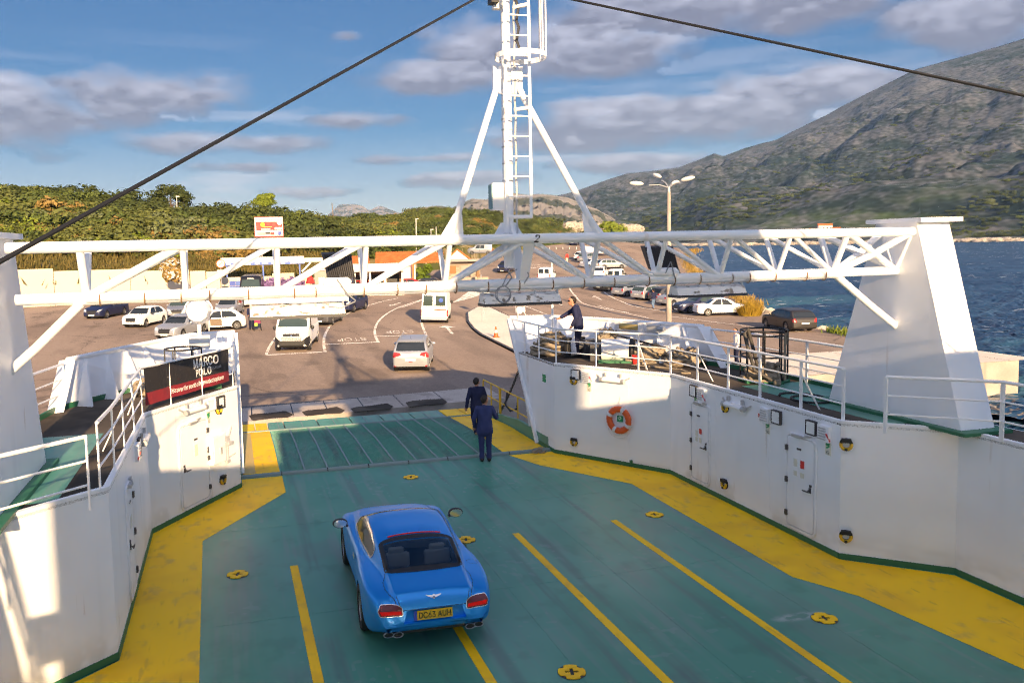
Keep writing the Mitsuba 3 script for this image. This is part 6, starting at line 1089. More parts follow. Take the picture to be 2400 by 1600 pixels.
# ---------------------------------------------------------------- the blue coupe on the deck
def coupe():
    L, W = 4.81, 1.95; k = thing('coupe', 'bright metallic blue coupe with a yellow rear number plate on the car deck', 'car')
    zt = pw([(0, .60), (.010, .80), (.022, .90), (.034, .935), (.05, .95), (.10, .985), (.145, 1.02), (.20, 1.10), (.28, 1.205), (.34, 1.265), (.42, 1.315), (.50, 1.33), (.56, 1.315), (.62, 1.24), (.70, 1.075), (.735, 1.02), (.80, .985), (.90, .90), (.96, .80), (.985, .70), (1, .55)])
    hw = pw([(0, .69), (.006, .75), (.018, .81), (.04, .862), (.09, .925), (.17, .968), (.26, .972), (.36, .945), (.5, .93), (.62, .94), (.74, .96), (.82, .965), (.90, .93), (.95, .86), (.985, .74), (1, .58)])
    zb = pw([(0, .50), (.012, .72), (.03, .82), (.07, .875), (.15, .925), (.22, .945), (.30, .935), (.40, .905), (.55, .90), (.70, .92), (.82, .90), (.92, .80), (.97, .68), (1, .45)])
    gw = pw([(0, .58), (.03, .61), (.10, .60), (.17, .63), (.26, .69), (.38, .75), (.5, .78), (.62, .78), (.72, .75), (.85, .70), (.95, .6), (1, .4)])
    rwf = pw([(0, .50), (.05, .53), (.14, .545), (.22, .565), (.33, .60), (.45, .625), (.55, .63), (.63, .645), (.72, .66), (.85, .55), (1, .3)])
    zl = pw([(0, .47), (.015, .41), (.05, .34), (.09, .26), (.14, .18), (.9, .16), (.97, .2), (1, .3)])
    def sec(y):
        t = y / L + .5; top, w, b, g_, r, lo = (float(f(t)) for f in (zt, hw, zb, gw, rwf, zl)); b = min(b, top - .02); hg = max(top - b - .02, .004); g_ = min(g_, w - .08); r = min(r, g_ - .01); c_ = min(1, hg * 3.5)
        return np.array([(0, lo), (w * .80, lo), (w * .945, lo + .04), (w * .985, lo + .30 * (b - lo)), (w, lo + .62 * (b - lo)), (w * .985, b - .075), (w * .945, b - .02), (w * .5 + g_ * .5, b + .004), (g_ + .02, b + .012), (g_, b + .02 + .06 * hg), (g_ * .55 + r * .45, b + .02 + .45 * hg), (r + .02, b + .02 + .78 * hg), (r * .93, top - .055 * c_), (r * .66, top - .016 * c_), (r * .33, top - .003), (0, top)])
    ys = np.unique(np.r_[np.linspace(0, .06, 16), np.linspace(.06, .22, 18), np.linspace(.22, .94, 52), np.linspace(.94, 1, 12)]) * L - L / 2
    body = loft(L, ys, sec); M = to_m3(body); R_ = .36; yb, yf = -L / 2 + 1.17, -L / 2 + 1.17 + 2.746
    for y in (yb, yf):
        for sd in (-1, 1): M = M - to_m3(trimesh.creation.cylinder(R_ * 1.10, .36, sections=40, transform=trimesh.transformations.translation_matrix([sd * (W / 2 - .08), y, R_]) @ trimesh.transformations.rotation_matrix(np.pi / 2, [0, 1, 0])))
    # recess for the number plate and dark lower valance
    rec = m3.CrossSection([[(-.46, .535), (.46, .535), (.40, .72), (-.40, .72)]]).extrude(.13); q = from_m3(rec); v = q.vertices.copy(); q.vertices = np.c_[v[:, 0], -L / 2 - .055 + v[:, 2] * 1., v[:, 1]]; q.fix_normals(); M = M - to_m3(q)
    rw0 = rnd([(-.60, -1.67), (.60, -1.67), (.60, -.85), (-.60, -.85)],   .10).buffer(-.075); solid = M; full = from_m3(M)
    cab = to_m3(prism(rw0, .82, 1.7)) + to_m3(box((0, -.60, .955), (1.16, 1.96, .27)))
    sk = Skin(full); M = M - cab; body = from_m3(M); PX, PY, PH = COUPE; tr = {'to_world': T().translate([PX, PY, .006]).rotate([0, 0, 1], PH)}
    def ad(n_, m_, b_, sm=40, par=None, lab=None):
        kk = raw_part(par or k, n_, mikit.ply(cat(m_) if isinstance(m_, list) else m_, b_, sm), **tr)
        if lab: labels[kk] = {'label': lab}
        return kk
    ad('body', body, 'car_blue', 40); Y = lambda t: (t - .5) * L
    # glass
    rw = rnd([(-.60, -1.67), (.60, -1.67), (.60, -.85), (-.60, -.85)], .10); rw = sg.Polygon([(x, y + .05 * (1 - (x / .62) ** 2) * (1 if y > -1.2 else -1) * (1.3 if y < -1.2 else 1)) for x, y in np.array(rw.segmentize(.05).exterior.coords)])
    w_ = ad('rear_window', sk.decal(rw.difference(rw0), 't', .004, .04), 'black'); ad('pane', sk.decal(rw0.buffer(.012), 't', .006, .05), 'clear_pane', 40, w_)
    ad('liner', [box((0, -.6, .83), (1.15, 1.95, .01)), box((0, .365, .95), (1.15, .01, .25)), box((-.572, -.6, .955), (.01, 1.95, .26)), box((.572, -.6, .955), (.01, 1.95, .26)), box((0, -1.57, .87), (1.0, .01, .08)), box((0, -.22, 1.083), (1.15, 1.15, .01))], 'trim_dark', False)
    ad('liner', from_m3((to_m3(prism(rw0.buffer(-.001).difference(rw0.buffer(-.014)), .84, 1.6)) - to_m3(box((0, -.6, .955), (1.16, 1.96, .26)))) ^ solid.translate([0, 0, -.02])), 'trim_dark', False)
    for x, y, z in ((-.33, -.98, 1.0), (.33, -.98, 1.0)):
        sb = from_m3(m3.Manifold.batch_hull([sph0((x + dx * .17, y + dy, z2), .045) for dx in (-1, 1) for dy, z2 in ((0, 1.01), (-.03, .86))])); st_ = ad('seat', sb, 'seat_grey', 40)
        ad('headrest', from_m3(m3.Manifold.batch_hull([sph0((x + dx * .09, y + .02, z2), .04) for dx in (-1, 1) for z2 in (1.06, 1.10)])), 'seat_grey', 40, st_)
    bl = [(x, -.805 + .04 * (1 - (x / .62) ** 2)) for x in np.linspace(-.43, .43, 16)]; ad('brake_light', sk.decal(sg.LineString(bl)  .buffer(.017, cap_style=2), 't', .009, .05), 'brake_red', 40, None, 'thin red brake light strip with painted glow along the top of the rear window')
    ws = rnd([(-.72, .78), (.72, .78), (.60, .32), (-.60, .32)], .06); ad('windscreen', sk.decal(ws, 't', .004, .07), 'glass_dark')
    swp = rnd([(Y(.715), .985), (Y(.63), 1.175), (Y(.54), 1.235), (Y(.42), 1.215), (Y(.33), 1.125), (Y(.285), 1.02), (Y(.30), .985)], .06)
    for sd in 'lr':
        ad('window_trim', sk.decal(swp.buffer(.022, 6).difference(swp.buffer(-.004)), sd, .007, .06), 'chrome'); ad('side_window', sk.decal(swp, sd, .004, .08), 'glass_side')
        ad('door_seam', sk.decal(sg.LineString([(Y(.385), .93), (Y(.365), .70), (Y(.385), .40), (Y(.42), .27), (Y(.70), .25), (Y(.725), .5), (Y(.72), .93)]).buffer(.004), sd, .003, .08), 'seam_blue')
        ad('door_handle', sk.decal(rnd([(Y(.405), .80), (Y(.455), .80), (Y(.455), .845), (Y(.405), .845)], .015), sd, .028, .04), 'chrome')
        ad('sill', sk.decal(sg.box(yb + .45, .175, yf - .45, .235), sd, .01, .2), 'black_plastic')
    # trunk seams, lights, badge, plate
    seam = sg.LineString([(-.60, -1.62), (-.66, -1.80), (-.655, -2.00), (-.60, -2.20), (-.55, -2.33)])
    for s_ in (1, -1): ad('boot_seam', sk.decal(shapely.affinity.scale(seam, s_, 1, origin=(0, 0)).buffer(.0045), 't', .003, .05), 'seam_blue'); ad('boot_seam', sk.decal(sg.LineString([(s_ * .535, .90), (s_ * .50, .80), (s_ * .455, .72)]).buffer(.0045), 'b', .003, .05), 'seam_blue')
    ad('boot_seam', sk.decal(sg.box(-.46, .722, .46, .731), 'b', .003, .05), 'seam_blue')
    tl = rnd([(.46, .66), (.775, .66), (.80, .72), (.765, .80), (.54, .805), (.475, .765)], .03)
    for s_ in (-1, 1):
        pg = shapely.affinity.scale(tl, s_, 1, origin=(0, 0)); t_ = ad('tail_light', sk.decal(pg, 'b', .012, .04), 'tail_dark'); ad('bezel', sk.decal(pg.buffer(.0075, 6).difference(pg.buffer(-.004)), 'b', .011, .04), 'chrome', 40, t_)
        low = pg.buffer(-.018).intersection(sg.box(-2, .5, 2, .725)); ad('painted_glow_band', sk.decal(low, 'b', .016, .04), 'brake_red', 40, t_)  # lower lamp half: its glow is only a stronger red colour
        for e in range(2):
            c_ = A(s_ * (.53 + .132 * e), -L / 2 + .085 + .03 * e, .355); o_ = ring((0, 0, 0), .070, .009, (0, 1, 0), 22, 6); o_.apply_scale((1, 1, .55)); ex = ad('exhaust_tip', moved(o_, c_), 'alloy'); h_ = cyl((0, .01, 0), (0, .16, 0), .068, 18); h_.apply_scale((1, 1, .55)); ad('bore', moved(h_, c_), 'black', 30, ex)
    df = [(-.72, .43), (-.62, .345), (.62, .345), (.72, .43)]
    ad('diffuser', extr_y(df, -L / 2 + .13, -L / 2 + .5), 'black_plastic'); ad('diffuser', box((0, -L / 2 + .95, .30), (1.3, 1.0, .10)), 'black_plastic'); ad('bumper_crease', sk.decal(sg.LineString([(x, .515 + .03 * (x / .8) ** 2) for x in np.linspace(-.82, .82, 20)]).buffer(.007), 'b', .006, .05), 'car_blue')
    ad('underbody', box((0, .15, .25), (1.55, 3.5, .14)), 'black')
    pl = ad('number_plate', box((.0, -L / 2 + .035, .628), (.52, .012, .135)), 'plate_yellow', False, None, 'yellow rear number plate with black characters'); ad('blue_band', box((-.2815, -L / 2 + .035, .628), (.045, .0125, .135)), 'eu_blue', False, pl)
    tx = meshkit.text_mesh('DC63 AUH', .088, .004, True); wd = tx.bounds[1][0]; tx.apply_scale((.475 / wd, 1, 1)); tx.apply_translation((-.2375, -.044, 0)); v = tx.vertices.copy(); tx.vertices = np.c_[v[:, 0], -L / 2 + .0285 - v[:, 2], .628 + v[:, 1]]; tx.fix_normals(); ad('registration', tx, 'black', False, pl)
    wing = sg.Polygon([(.025, -.012), (.05, -.018), (.13, .012), (.165, .040), (.10, .034), (.03, .026)]); wing = shapely.affinity.scale(wing, .72, .62, origin=(0, 0)); bd = sg.Point(0, 0).buffer(.026, 10).union(wing).union(shapely.affinity.scale(wing, -1, 1, origin=(0, 0))); bg = ad('emblem', sk.decal(shapely.affinity.translate(bd, 0, .865), 'b', .010, .03), 'chrome', 40, None, 'silver winged emblem on the boot lid')
    lt = meshkit.text_mesh('B', .028, .002, True); lt.apply_translation((-.011, -.017, 0)); v = lt.vertices.copy(); h_, _ = sk.cast(np.array([[0., .865]]), 'b'); lt.vertices = np.c_[v[:, 0], h_[0] - .014 - v[:, 2], .865 + v[:, 1]]; lt.fix_normals(); ad('letter', lt, 'black', False, bg)
    ad('fuel_cap', sk.decal(sg.Point(.80, -1.40).buffer(.085, 16).difference(sg.Point(.80, -1.40).buffer(.079, 16)), 't', .003, .05), 'black')
    for s_ in (-1, 1):
        hd = trimesh.creation.icosphere(3, 1.); hd.apply_scale((.135, .085, .085)); v = hd.vertices; v[:, 1] = np.maximum(v[:, 1], -.035); mr = ad('door_mirror', moved(hd, (s_ * (W / 2 + .075), Y(.665), 1.02)), 'black_plastic'); gl = prism(sg.Point(0, 0).buffer(1, 14), 0, .008); gl.apply_scale((.115, .068, 1)); v = gl.vertices.copy(); gl.vertices = np.c_[v[:, 0], -.042 + v[:, 2], v[:, 1]]; gl.fix_normals(); gl.apply_transform(trimesh.transformations.rotation_matrix(-.11, [1, 0, 0], [0, -.04, 0])); ad('glass', moved(gl, (s_ * (W / 2 + .075), Y(.665), 1.02)), 'mirror_glass', 30, mr); ad('stalk', bar((s_ * (W / 2 - .06), Y(.67), .95), (s_ * (W / 2 + .03), Y(.668), 1.0), .05, .04), 'black_plastic', False, mr)
    # seats seen through the rear glass
    ty, rim, back = wheel_meshes(R_, .27, 10)
    for y in (yb, yf):
        for sd in (-1, 1): f_ = (lambda m: m) if sd > 0 else mirx; w0 = ad('wheel', moved(f_(ty), (sd * (W / 2 - .150), y, R_)), 'rubber'); ad('rim', moved(f_(rim), (sd * (W / 2 - .150), y, R_)), 'alloy', 40, w0); ad('brake', moved(f_(back), (sd * (W / 2 - .150), y, R_)), 'dark_metal', 40, w0)
    return k
def extr_y(poly, y0, y1):
    m = prism(poly, 0, y1 - y0); v = m.vertices.copy(); m.vertices = np.c_[v[:, 0], v[:, 2] + y0, v[:, 1]]; m.fix_normals(); return m
mat('glass_coupe', (.018, .030, .032), .06, spec=.7, coat=.6); mat('glass_side', (.10, .085, .06), .04, spec=.9, coat=1.); mat('mirror_glass', (.7, .74, .78), .04, metal=1.)
scene['brake_red'] = {'type': 'principled', 'base_color': rgb((.95, .015, .008)), 'roughness': .4, 'metallic': 0., 'specular': .15, 'clearcoat': 0., 'clearcoat_gloss': .95}  # saturated red stands for the glow of the lamps, nothing emits
mat('trim_dark', (.014, .015, .017), .8); mat('seat_grey', (.16, .15, .14), .7)
scene['clear_pane'] = {'type': 'thindielectric', 'int_ior': 1.5, 'specular_transmittance': rgb((.62, .68, .70))}
def sph0(c, r): return m3.Manifold.sphere(r, 16).translate(list(c))
COUPE = (2.725, 13.52, -2.2)
coupe()

# ---------------------------------------------------------------- people
def sph(c, r, n=16): return m3.Manifold.sphere(float(r), n).translate([float(x) for x in c])
def bone(a, b, ra, rb, n=16): return m3.Manifold.batch_hull([sph(a, ra, n), sph(b, rb, n)])
def fuse(bs, res, it=8):
    M = bs[0]
    for b in bs[1:]: M = M + b
    M = M.refine_to_length(res); m = from_m3(M); m.merge_vertices(); trimesh.smoothing.filter_taubin(m, .5, .53, it); return m
def person(label, p, heading, pose, top, legs, shoes='shoe', h=1.77, hair='hair', group=None, skirt=.0, extra=None, fine=True, open_=0.):
    J = dict(pel=(0, 0, .95), waist=(0, .0, 1.10), chest=(0, .01, 1.30), neck=(0, .0, 1.49), head=(0, .02, 1.645), sl=(-.185, 0, 1.43), sr=(.185, 0, 1.43), el=(-.235, -.02, 1.15), er=(.235, -.02, 1.15), wl=(-.25, .06, .91), wr=(.25, .06, .91), hl=(-.095, 0, .92), hr=(.095, 0, .92), kl=(-.10, .03, .50), kr=(.10, .03, .50), al=(-.105, -.02, .085), ar=(.105, -.02, .085), look=0.); J.update(pose)
    j = {a: A(*b) if not np.isscalar(b) else b for a, b in J.items()}; res = .022
    def foot(a, d=(0, 1, 0)): d = A(*d); return [bone(a + (0, 0, -.035), a + d * .15 + (0, 0, -.052), .045, .032), bone(a + (0, 0, .02), a + (0, 0, -.03) - d * .03, .048, .048)]
    def limb(s, g=0.): return [bone(j['s' + s], j['e' + s], .058 + g, .043 + g), bone(j['e' + s], j['w' + s], .043 + g, .030 + g)]
    def leg(s, g=0.): return [bone(j['h' + s], j['k' + s], .088 + g, .058 + g), bone(j['k' + s], j['a' + s], .056 + g, .040 + g)]
    def torso(g=0.): w = A(.075, 0, 0); return [m3.Manifold.batch_hull([sph(j['pel'] + w * s, .105 + g) for s in (-1, 1)] + [sph(j['waist'] + w * .8 * s, .105 + g) for s in (-1, 1)]), m3.Manifold.batch_hull([sph(j['waist'] + w * .8 * s, .105 + g) for s in (-1, 1)] + [sph(j['chest'] + w * 1.25 * s, .112 + g) for s in (-1, 1)]), m3.Manifold.batch_hull([sph(j['chest'] + w * 1.25 * s, .112 + g) for s in (-1, 1)] + [sph(j['sl'] * .9 + j['sr'] * .1 if s < 0 else j['sr'] * .9 + j['sl'] * .1, .062 + g) for s in (-1, 1)])]
    def hand(s):
        w, e = j['w' + s], j['e' + s]; d = w - e; d /= np.linalg.norm(d); si = np.cross(d, [0, 0, 1.] if abs(d[2]) < .9 else [0, 1., 0]); si /= np.linalg.norm(si); nn = np.cross(si, d); o = [bone(w, w + d * .075, .030, .034)]; k0 = w + d * .08
        for f_, (x, l) in enumerate(((-.028, .062), (-.009, .072), (.010, .068), (.027, .052))): a = k0 + si * x; b_ = a + d * l * .55 + nn * .006; c_ = b_ + d * l * .42 + nn * .022; o += [bone(a, b_, .0105, .0095, 8), bone(b_, c_, .0095, .008, 8)]
        t0 = w + d * .03 + si * -.026; o += [bone(t0, t0 + d * .035 + si * -.026 + nn * .012, .013, .011, 8), bone(t0 + d * .035 + si * -.026 + nn * .012, t0 + d * .068 + si * -.032 + nn * .02, .011, .009, 8)]; return o
    lk = math.radians(j['look']); hd = j['head']; f = A(-math.sin(lk), math.cos(lk), 0); r_ = A(f[1], -f[0], 0)
    up = A(0, 0, 1.); headb = [m3.Manifold.batch_hull([sph(hd + up * .035, .098), sph(hd - f * .028 + up * .028, .094), sph(hd + f * .04 - up * .065, .058)]), bone(hd + f * .085 - up * .01, hd + f * .104 - up * .035, .012, .016, 8), *[bone(hd + r_ * s * .088 - up * .0, hd + r_ * s * .094 - up * .035, .018, .014, 8) for s in (-1, 1)], bone(j['neck'] - (0, 0, .03), hd - up * .05, .055, .056)]
    body = fuse([*torso(-.018), *limb('l', -.008), *limb('r', -.008), *leg('l', -.012), *leg('r', -.012), *headb, *hand('l'), *hand('r'), *foot(j['al']), *foot(j['ar'])], .016, 6)
    sc = h / 1.77; a_ = math.radians(heading)
    def fin(m): m = m.copy(); m.apply_scale(sc); return moved(m, p, a_)
    k = thing('person', label, 'person', group); part(k, 'body', fin(body), 'skin', True)
    tr = fuse([m3.Manifold.batch_hull([sph(j['pel'] + (.07 * s, 0, -.02), .120) for s in (-1, 1)] + [sph(j['waist'] + (.06 * s, 0, -.06), .115) for s in (-1, 1)]), *leg('l', .022), *leg('r', .022), *[bone(j['a' + s] * .75 + j['k' + s] * .25, j['a' + s] + (0, 0, .015),   .070, .074) for s in 'lr']], res, 6); part(k, 'trousers', fin(tr), legs, True)
    hem = [m3.Manifold.batch_hull([sph(j['pel'] + (.08 * s, 0, -.0 - skirt), .128 + skirt * .1) for s in (-1, 1)] + [sph(j['waist'] + (.07 * s, 0, 0), .122) for s in (-1, 1)])]
    jk = fuse([*torso(.014), *hem, *limb('l', .020), *limb('r', .020), bone(j['neck'] + (0, -.01, -.055), j['neck'] + (0, -.005, -.01), .075, .068)], res, 6); part(k, 'jacket', fin(jk), top, True)
    for s in 'lr': part(k, 'shoe', fin(fuse([m3.Manifold.batch_hull([sph(j['a' + s] + A(0, -.045, -.035), .05), sph(j['a' + s] + A(0, .06, -.04), .047), sph(j['a' + s] + A(0, .155, -.05), .036), sph(j['a' + s] + A(0, 0, .02), .055)])], .02, 4)), shoes, True)
    hr = m3.Manifold.batch_hull([sph(hd - f * .012 + up * .052, .094), sph(hd - f * .042 + up * .035, .096), sph(hd - f * .058 - up * .02, .062)]) - m3.Manifold.batch_hull([sph(hd + f * .10 - up * .05, .098), sph(hd + f * .145 + up * .03, .085), sph(hd + f * .04 - up * .13, .085)])
    part(k, 'hair', fin(fuse([hr], .02, 3)), hair, True)
    for s in (-1, 1): part(k, 'eye', fin(moved(trimesh.creation.icosphere(1, .011), hd + f * .093 + r_ * s * .034 + up * .008)), 'black', True)
    for n_, m_, b_ in (extra or []): part(k, n_, fin(m_), b_, True)
    return k
p = (on_z(1122, 1079) + on_z(1151, 1078)) / 2
radio = cat([box((.36, .32, 1.14), (.05, .035, .12)), cyl((.37, .32, 1.18), (.37, .32, 1.32), .008, 6)])
PK = lambda xs: [('pocket_flap', box((x, -.10, .93), (.10, .05, .03)), 'navy_dark') for x in xs]
person('crewman in dark blue overalls standing on the deck with his back turned', (p[0], p[1] - .05, 0), -14, dict(er=(.315, .04, 1.17), wr=(.35, .26, 1.12), el=(-.285, -.02, 1.16), wl=(-.275, .09, .93), al=(-.095, -.02, .085), ar=(.10, .0, .085), kl=(-.09, .02, .50), kr=(.10, .03, .50), look=-38, head=(.01, .03, 1.645)), 'blue_overall', 'blue_overall', h=1.80, skirt=.14, extra=[('radio', radio, 'black')])
q = on_z(1117, 1020, -.02)
person('crewman in a navy jacket walking up the ramp beyond the other crewman', (q[0], q[1] - .1, float(ramp_z(q[1])) + .01), -4, dict(er=(.285, .02, 1.16), wr=(.30, .16, .95), el=(-.295, -.06, 1.15), wl=(-.325, -.01, .90), kl=(-.09, .10, .52), al=(-.095, -.26, .16), kr=(.09, .12, .50), ar=(.09, .16, .09), look=-30), 'navy_cloth', 'navy_dark', 'tan_shoe', h=1.79, skirt=.08, extra=[('shoulder_panel', moved(trimesh.creation.icosphere(2, .07), (s * .185, -.02, 1.465)), 'plum_cloth') for s in (-1, 1)] if False else None)
p3 = on_z(1357, 836, HZ)
person('crewman with sunglasses in a navy jacket leaning on the right bow bulwark', (p3[0], p3[1], HZ), 62, dict(chest=(0, .06, 1.30), neck=(0, .12, 1.48), head=(0, .19, 1.62), sl=(-.18, .08, 1.43), sr=(.18, .06, 1.43), el=(-.26, .04, 1.16), wl=(-.22, .16, .95), er=(.22, .30, 1.27), wr=(.17, .52, 1.14), look=8, kl=(-.10, .03, .5), kr=(.10, .03, .5)), 'navy_cloth', 'navy_dark', h=1.80, skirt=.08, extra=[('sunglasses', moved(box((0, 0, 0), (.15, .05, .035), math.radians(8)), (-.012, .275, 1.632)), 'black'), ('sleeve', fuse([bone((.22, .30, 1.27), (.185, .46, 1.17), .062, .055)], .03, 3), 'plum_cloth')])
mat('plum_cloth', (.040, .020, .045), .85, spec=.2)
p4 = on_g(1532, 724); person('man in a dark jacket and jeans walking among the parked cars', p4, 20, dict(kl=(-.09, .08, .5), al=(-.09, -.10, .10), kr=(.1, .10, .5), ar=(.1, .14, .085)), 'navy_cloth', 'jeans', 'tan_shoe')
a5 = az_of(1728); p5 = A(42.5 * math.sin(a5), 42.5 * math.cos(a5), -.2); person('man in a white shirt and dark trousers behind the round cage', p5, 75, dict(neck=(0, .04, 1.49), head=(0, .08, 1.64), look=20), 'white_cloth', 'navy_dark', h=1.78)
p6 = on_g(590, 772); person('person in dark clothes pushing a pram below the left strip floodlight', p6, 178, dict(er=(.24, .12, 1.18), wr=(.2, .33, 1.05), el=(-.24, .12, 1.18), wl=(-.2, .33, 1.05), kl=(-.09, .12, .5), al=(-.09, .2, .085)), 'navy_cloth', 'navy_dark')
pr_ = thing('pram', 'small pushchair with a bright bag facing the ferry on the asphalt', 'pram'); c = p6 + A(.38, -.75, 0); mat('pram_red', (.25, .03, .10), .7); mat('lime', (.35, .55, .05), .6)
part(pr_, 'seat', [box(c + (0, 0, .55), (.42, .5, .12)), box(c + (0, .2, .80), (.42, .10, .55))], 'pram_red'); part(pr_, 'hood', moved(trimesh.creation.icosphere(2, .26), c + (0, .12, 1.02)), 'navy_cloth', True); part(pr_, 'bag', box(c + (-.1, -.22, .42), (.2, .12, .22)), 'lime'); part(pr_, 'light_patch', moved(trimesh.creation.icosphere(2, .12), c + (.1, -.1, .98)), 'street_white', True)
part(pr_, 'frame', [bar(c + (s * .22, -.3, .15), c + (s * .22, .45, 1.05), .03, .03) for s in (-1, 1)] + [bar(c + (s * .22, .35, .12), c + (s * .22, -.2, .6), .03, .03) for s in (-1, 1)], 'black')
for s in (-1, 1):
    for y in (-.32, .36): part(pr_, 'wheel', ring(c + (s * .25, y, .13), .11, .025, (1, 0, 0), 16, 6), 'rubber', 40)
p7 = on_g(1126, 597); person('distant person in brown on the pavement above the stone house', p7, 150, dict(), 'brown_wood', 'navy_dark', h=1.75)
p8 = on_g(1329, 617); person('distant person in a red top and pale trousers walking by the far parked cars', p8, 10, dict(kl=(-.09, .10, .5), al=(-.09, .16, .085)), 'red_paint', 'cream_wall', h=1.75)

# ---------------------------------------------------------------- harbour buildings and street furniture
def zpx(px, py, r): return at_r(px, py, r)[2]
def face(px0, px1, r):                      # local frame of a building front between two picture columns: x along, -y to the viewer
    a, b = at_ground(px0, r), at_ground(px1, r); e = (b - a)[:2]; L = np.linalg.norm(e); ang = math.atan2(e[1], e[0]); z = min(a[2], b[2]) - .2; return T_((a[0], a[1], z), ang), L, z
# white café with flat roof
M, L, z0 = face(822, 945, 88); cf = thing('cafe', 'white café with a long flat roof and dark openings beside the orange roofs', 'café'); hr = zpx(880, 636, 88) - z0; ht = zpx(880, 619, 88) - z0
part(cf, 'wall', onto(box((L / 2, 3, hr / 2), (L, .2, hr)), M), 'brown_wood'); part(cf, 'roof', onto(box((L / 2, 1.6, (hr + ht) / 2), (L + .6, 4.2, ht - hr)), M), 'white_wall'); part(cf, 'counter', onto(box((L / 2, .2, .65), (L, .2, 1.3)), M), 'white_wall')
for x in (.3, 1.9, 3.5, L - .2): part(cf, 'pillar', onto(box((x, .2, hr / 2), (.22, .22, hr)), M), 'white_wall')
for x in (.9, 2.6, 4.4): part(cf, 'opening', onto(box((x, 2.86, hr * .62), (1.3, .06, hr * .45)), M), 'black')
def gable(k, M, x0, x1, y0, y1, z, rise, m='roof_tile', along='x', wallm=None, tiles=True):
    w = y1 - y0; pr_ = prism([(y0 - .25, 0), (y1 + .25, 0), ((y0 + y1) / 2, rise)], x0 - .3, x1 + .3); v = pr_.vertices.copy(); pr_.vertices = np.c_[v[:, 2], v[:, 0], v[:, 1] + z]; pr_.fix_normals(); r_ = part(k, 'roof', onto(pr_, M), m)
    if tiles:
        n = int((x1 - x0 + .6) / .28)
        for i in range(n):
            x = x0 - .3 + (i + .5) * (x1 - x0 + .6) / n; part(r_, 'tile_row', onto(bar((x, y0 - .25, z + .02), (x, (y0 + y1) / 2, z + rise + .02), .16, .05), M), m)
oh = thing('house', 'house with an orange tiled roof and an orange porch post behind the café', 'house'); M2, L2_, z2 = face(884, 972, 95); ze = zpx(930, 616, 95) - z2
part(oh, 'wall', onto(box((L2_ / 2, 3.2, ze / 2), (L2_, 5.5, ze)), M2), 'white_wall'); gable(oh, M2, 0, L2_, .45, 6, ze, 1.25); part(oh, 'porch_post', onto(box((L2_ - .3, -.4, ze / 2), (.25, .25, ze)), M2), 'orange'); part(oh, 'porch_beam', onto(box((L2_ / 2, -.4, ze - .1), (L2_, .25, .25)), M2), 'orange'); part(oh, 'window', onto(box((2, .42, ze * .55), (1.2, .06, 1.1)), M2), 'glass_dark')
oh2 = thing('house', 'small house with an orange roof showing left of the café', 'house'); M3, L3, z3_ = face(822, 858, 96); ze = zpx(838, 619, 96) - z3_; part(oh2, 'wall', onto(box((L3 / 2, 2.6, ze / 2), (L3, 5, ze)), M3), 'white_wall'); gable(oh2, M3, 0, L3, 0, 5.2, ze, .9)
# stone house
sh_ = thing('stone_house', 'stone house with orange shutters and a white gable under a tiled roof', 'house'); M4, L4, z4_ = face(1043, 1124, 108); hc = zpx(1080, 612, 108) - z4_; hz = zpx(1080, 590, 108) - z4_
part(sh_, 'wall', onto(box((L4 / 2, 3, hc / 2), (L4, 6, hc)), M4), 'stone_wall'); part(sh_, 'canopy', onto(box((L4 / 2, -.3, hc + .1), (L4 + 1., 1.6, .3)), M4), 'grey_wall')
gp = prism([(.3, 0), (L4 * .66, 0), (L4 * .34, (hz - hc) * .95)], .5, .7); v = gp.vertices.copy(); gp.vertices = np.c_[v[:, 0], v[:, 2], v[:, 1] + hc + .25]; gp.fix_normals(); part(sh_, 'gable', onto(gp, M4), 'white_wall')
rf = panel([(L4 * .34, .6, hc + .25 + (hz - hc)), (L4 * .72, .6, hc + .2), (L4 * .72, 6, hc + .2), (L4 * .34, 6, hc + .25 + (hz - hc))], .12, (.3, 0, 1)); part(sh_, 'roof', onto(rf, M4), 'roof_tile'); rf = panel([(L4 * .34, .6, hc + .25 + (hz - hc)), (.1, .6, hc + .2), (.1, 6, hc + .2), (L4 * .34, 6, hc + .25 + (hz - hc))], .12, (-.3, 0, 1)); part(sh_, 'roof', onto(rf, M4), 'roof_tile')
for x, w in ((.9, .9), (2.4, .8)): part(sh_, 'shutter', onto(box((x, -.04, hc * .62), (w, .08, hc * .36)), M4), 'orange' if x < 2 else 'grey_wall')
part(sh_, 'pillar', onto(box((-.25, -.5, hc / 2), (.3, .3, hc)), M4), 'white_wall'); part(sh_, 'low_wall', onto(box((L4 / 2 + 1, -1.6, .35), (L4, .3, .9)), M4), 'stone_wall')
part(sh_, 'tiled_porch', onto(panel([(-3.8, -.2, hc - .1), (-.3, -.2, hc - .1), (-.3, 3, hc + 1.1), (-3.8, 3, hc + 1.1)], .12, (0, 0, 1)), M4), 'roof_tile')
k = thing('parasol', 'closed brown parasol before the stone house', 'parasol'); p = at_ground(1118, 104); part(k, 'pole', cyl(p, p + (0, 0, 2.4), .04, 8), 'brown_wood'); part(k, 'canopy', tube([p + (0, 0, .8), p + (0, 0, 1.2), p + (0, 0, 2.4)], [.28, .24, .05], 10), 'brown_wood', 40)
# creeper wall and planting
cr = thing('creeper', 'yellow green creeper hanging between the café and the stone house', 'creeper'); g = np.random.default_rng(9); bl = []
for i in range(14): q = at_r(g.uniform(976, 1008), g.uniform(618, 668), 101 + g.uniform(-.6, .6)); bl.append((q, (.55, .5, .6)))
m_, col = leaves(bl, 1500, .17, 'creeper', 5); put(cr, m_, 'leafage', False, color=col)
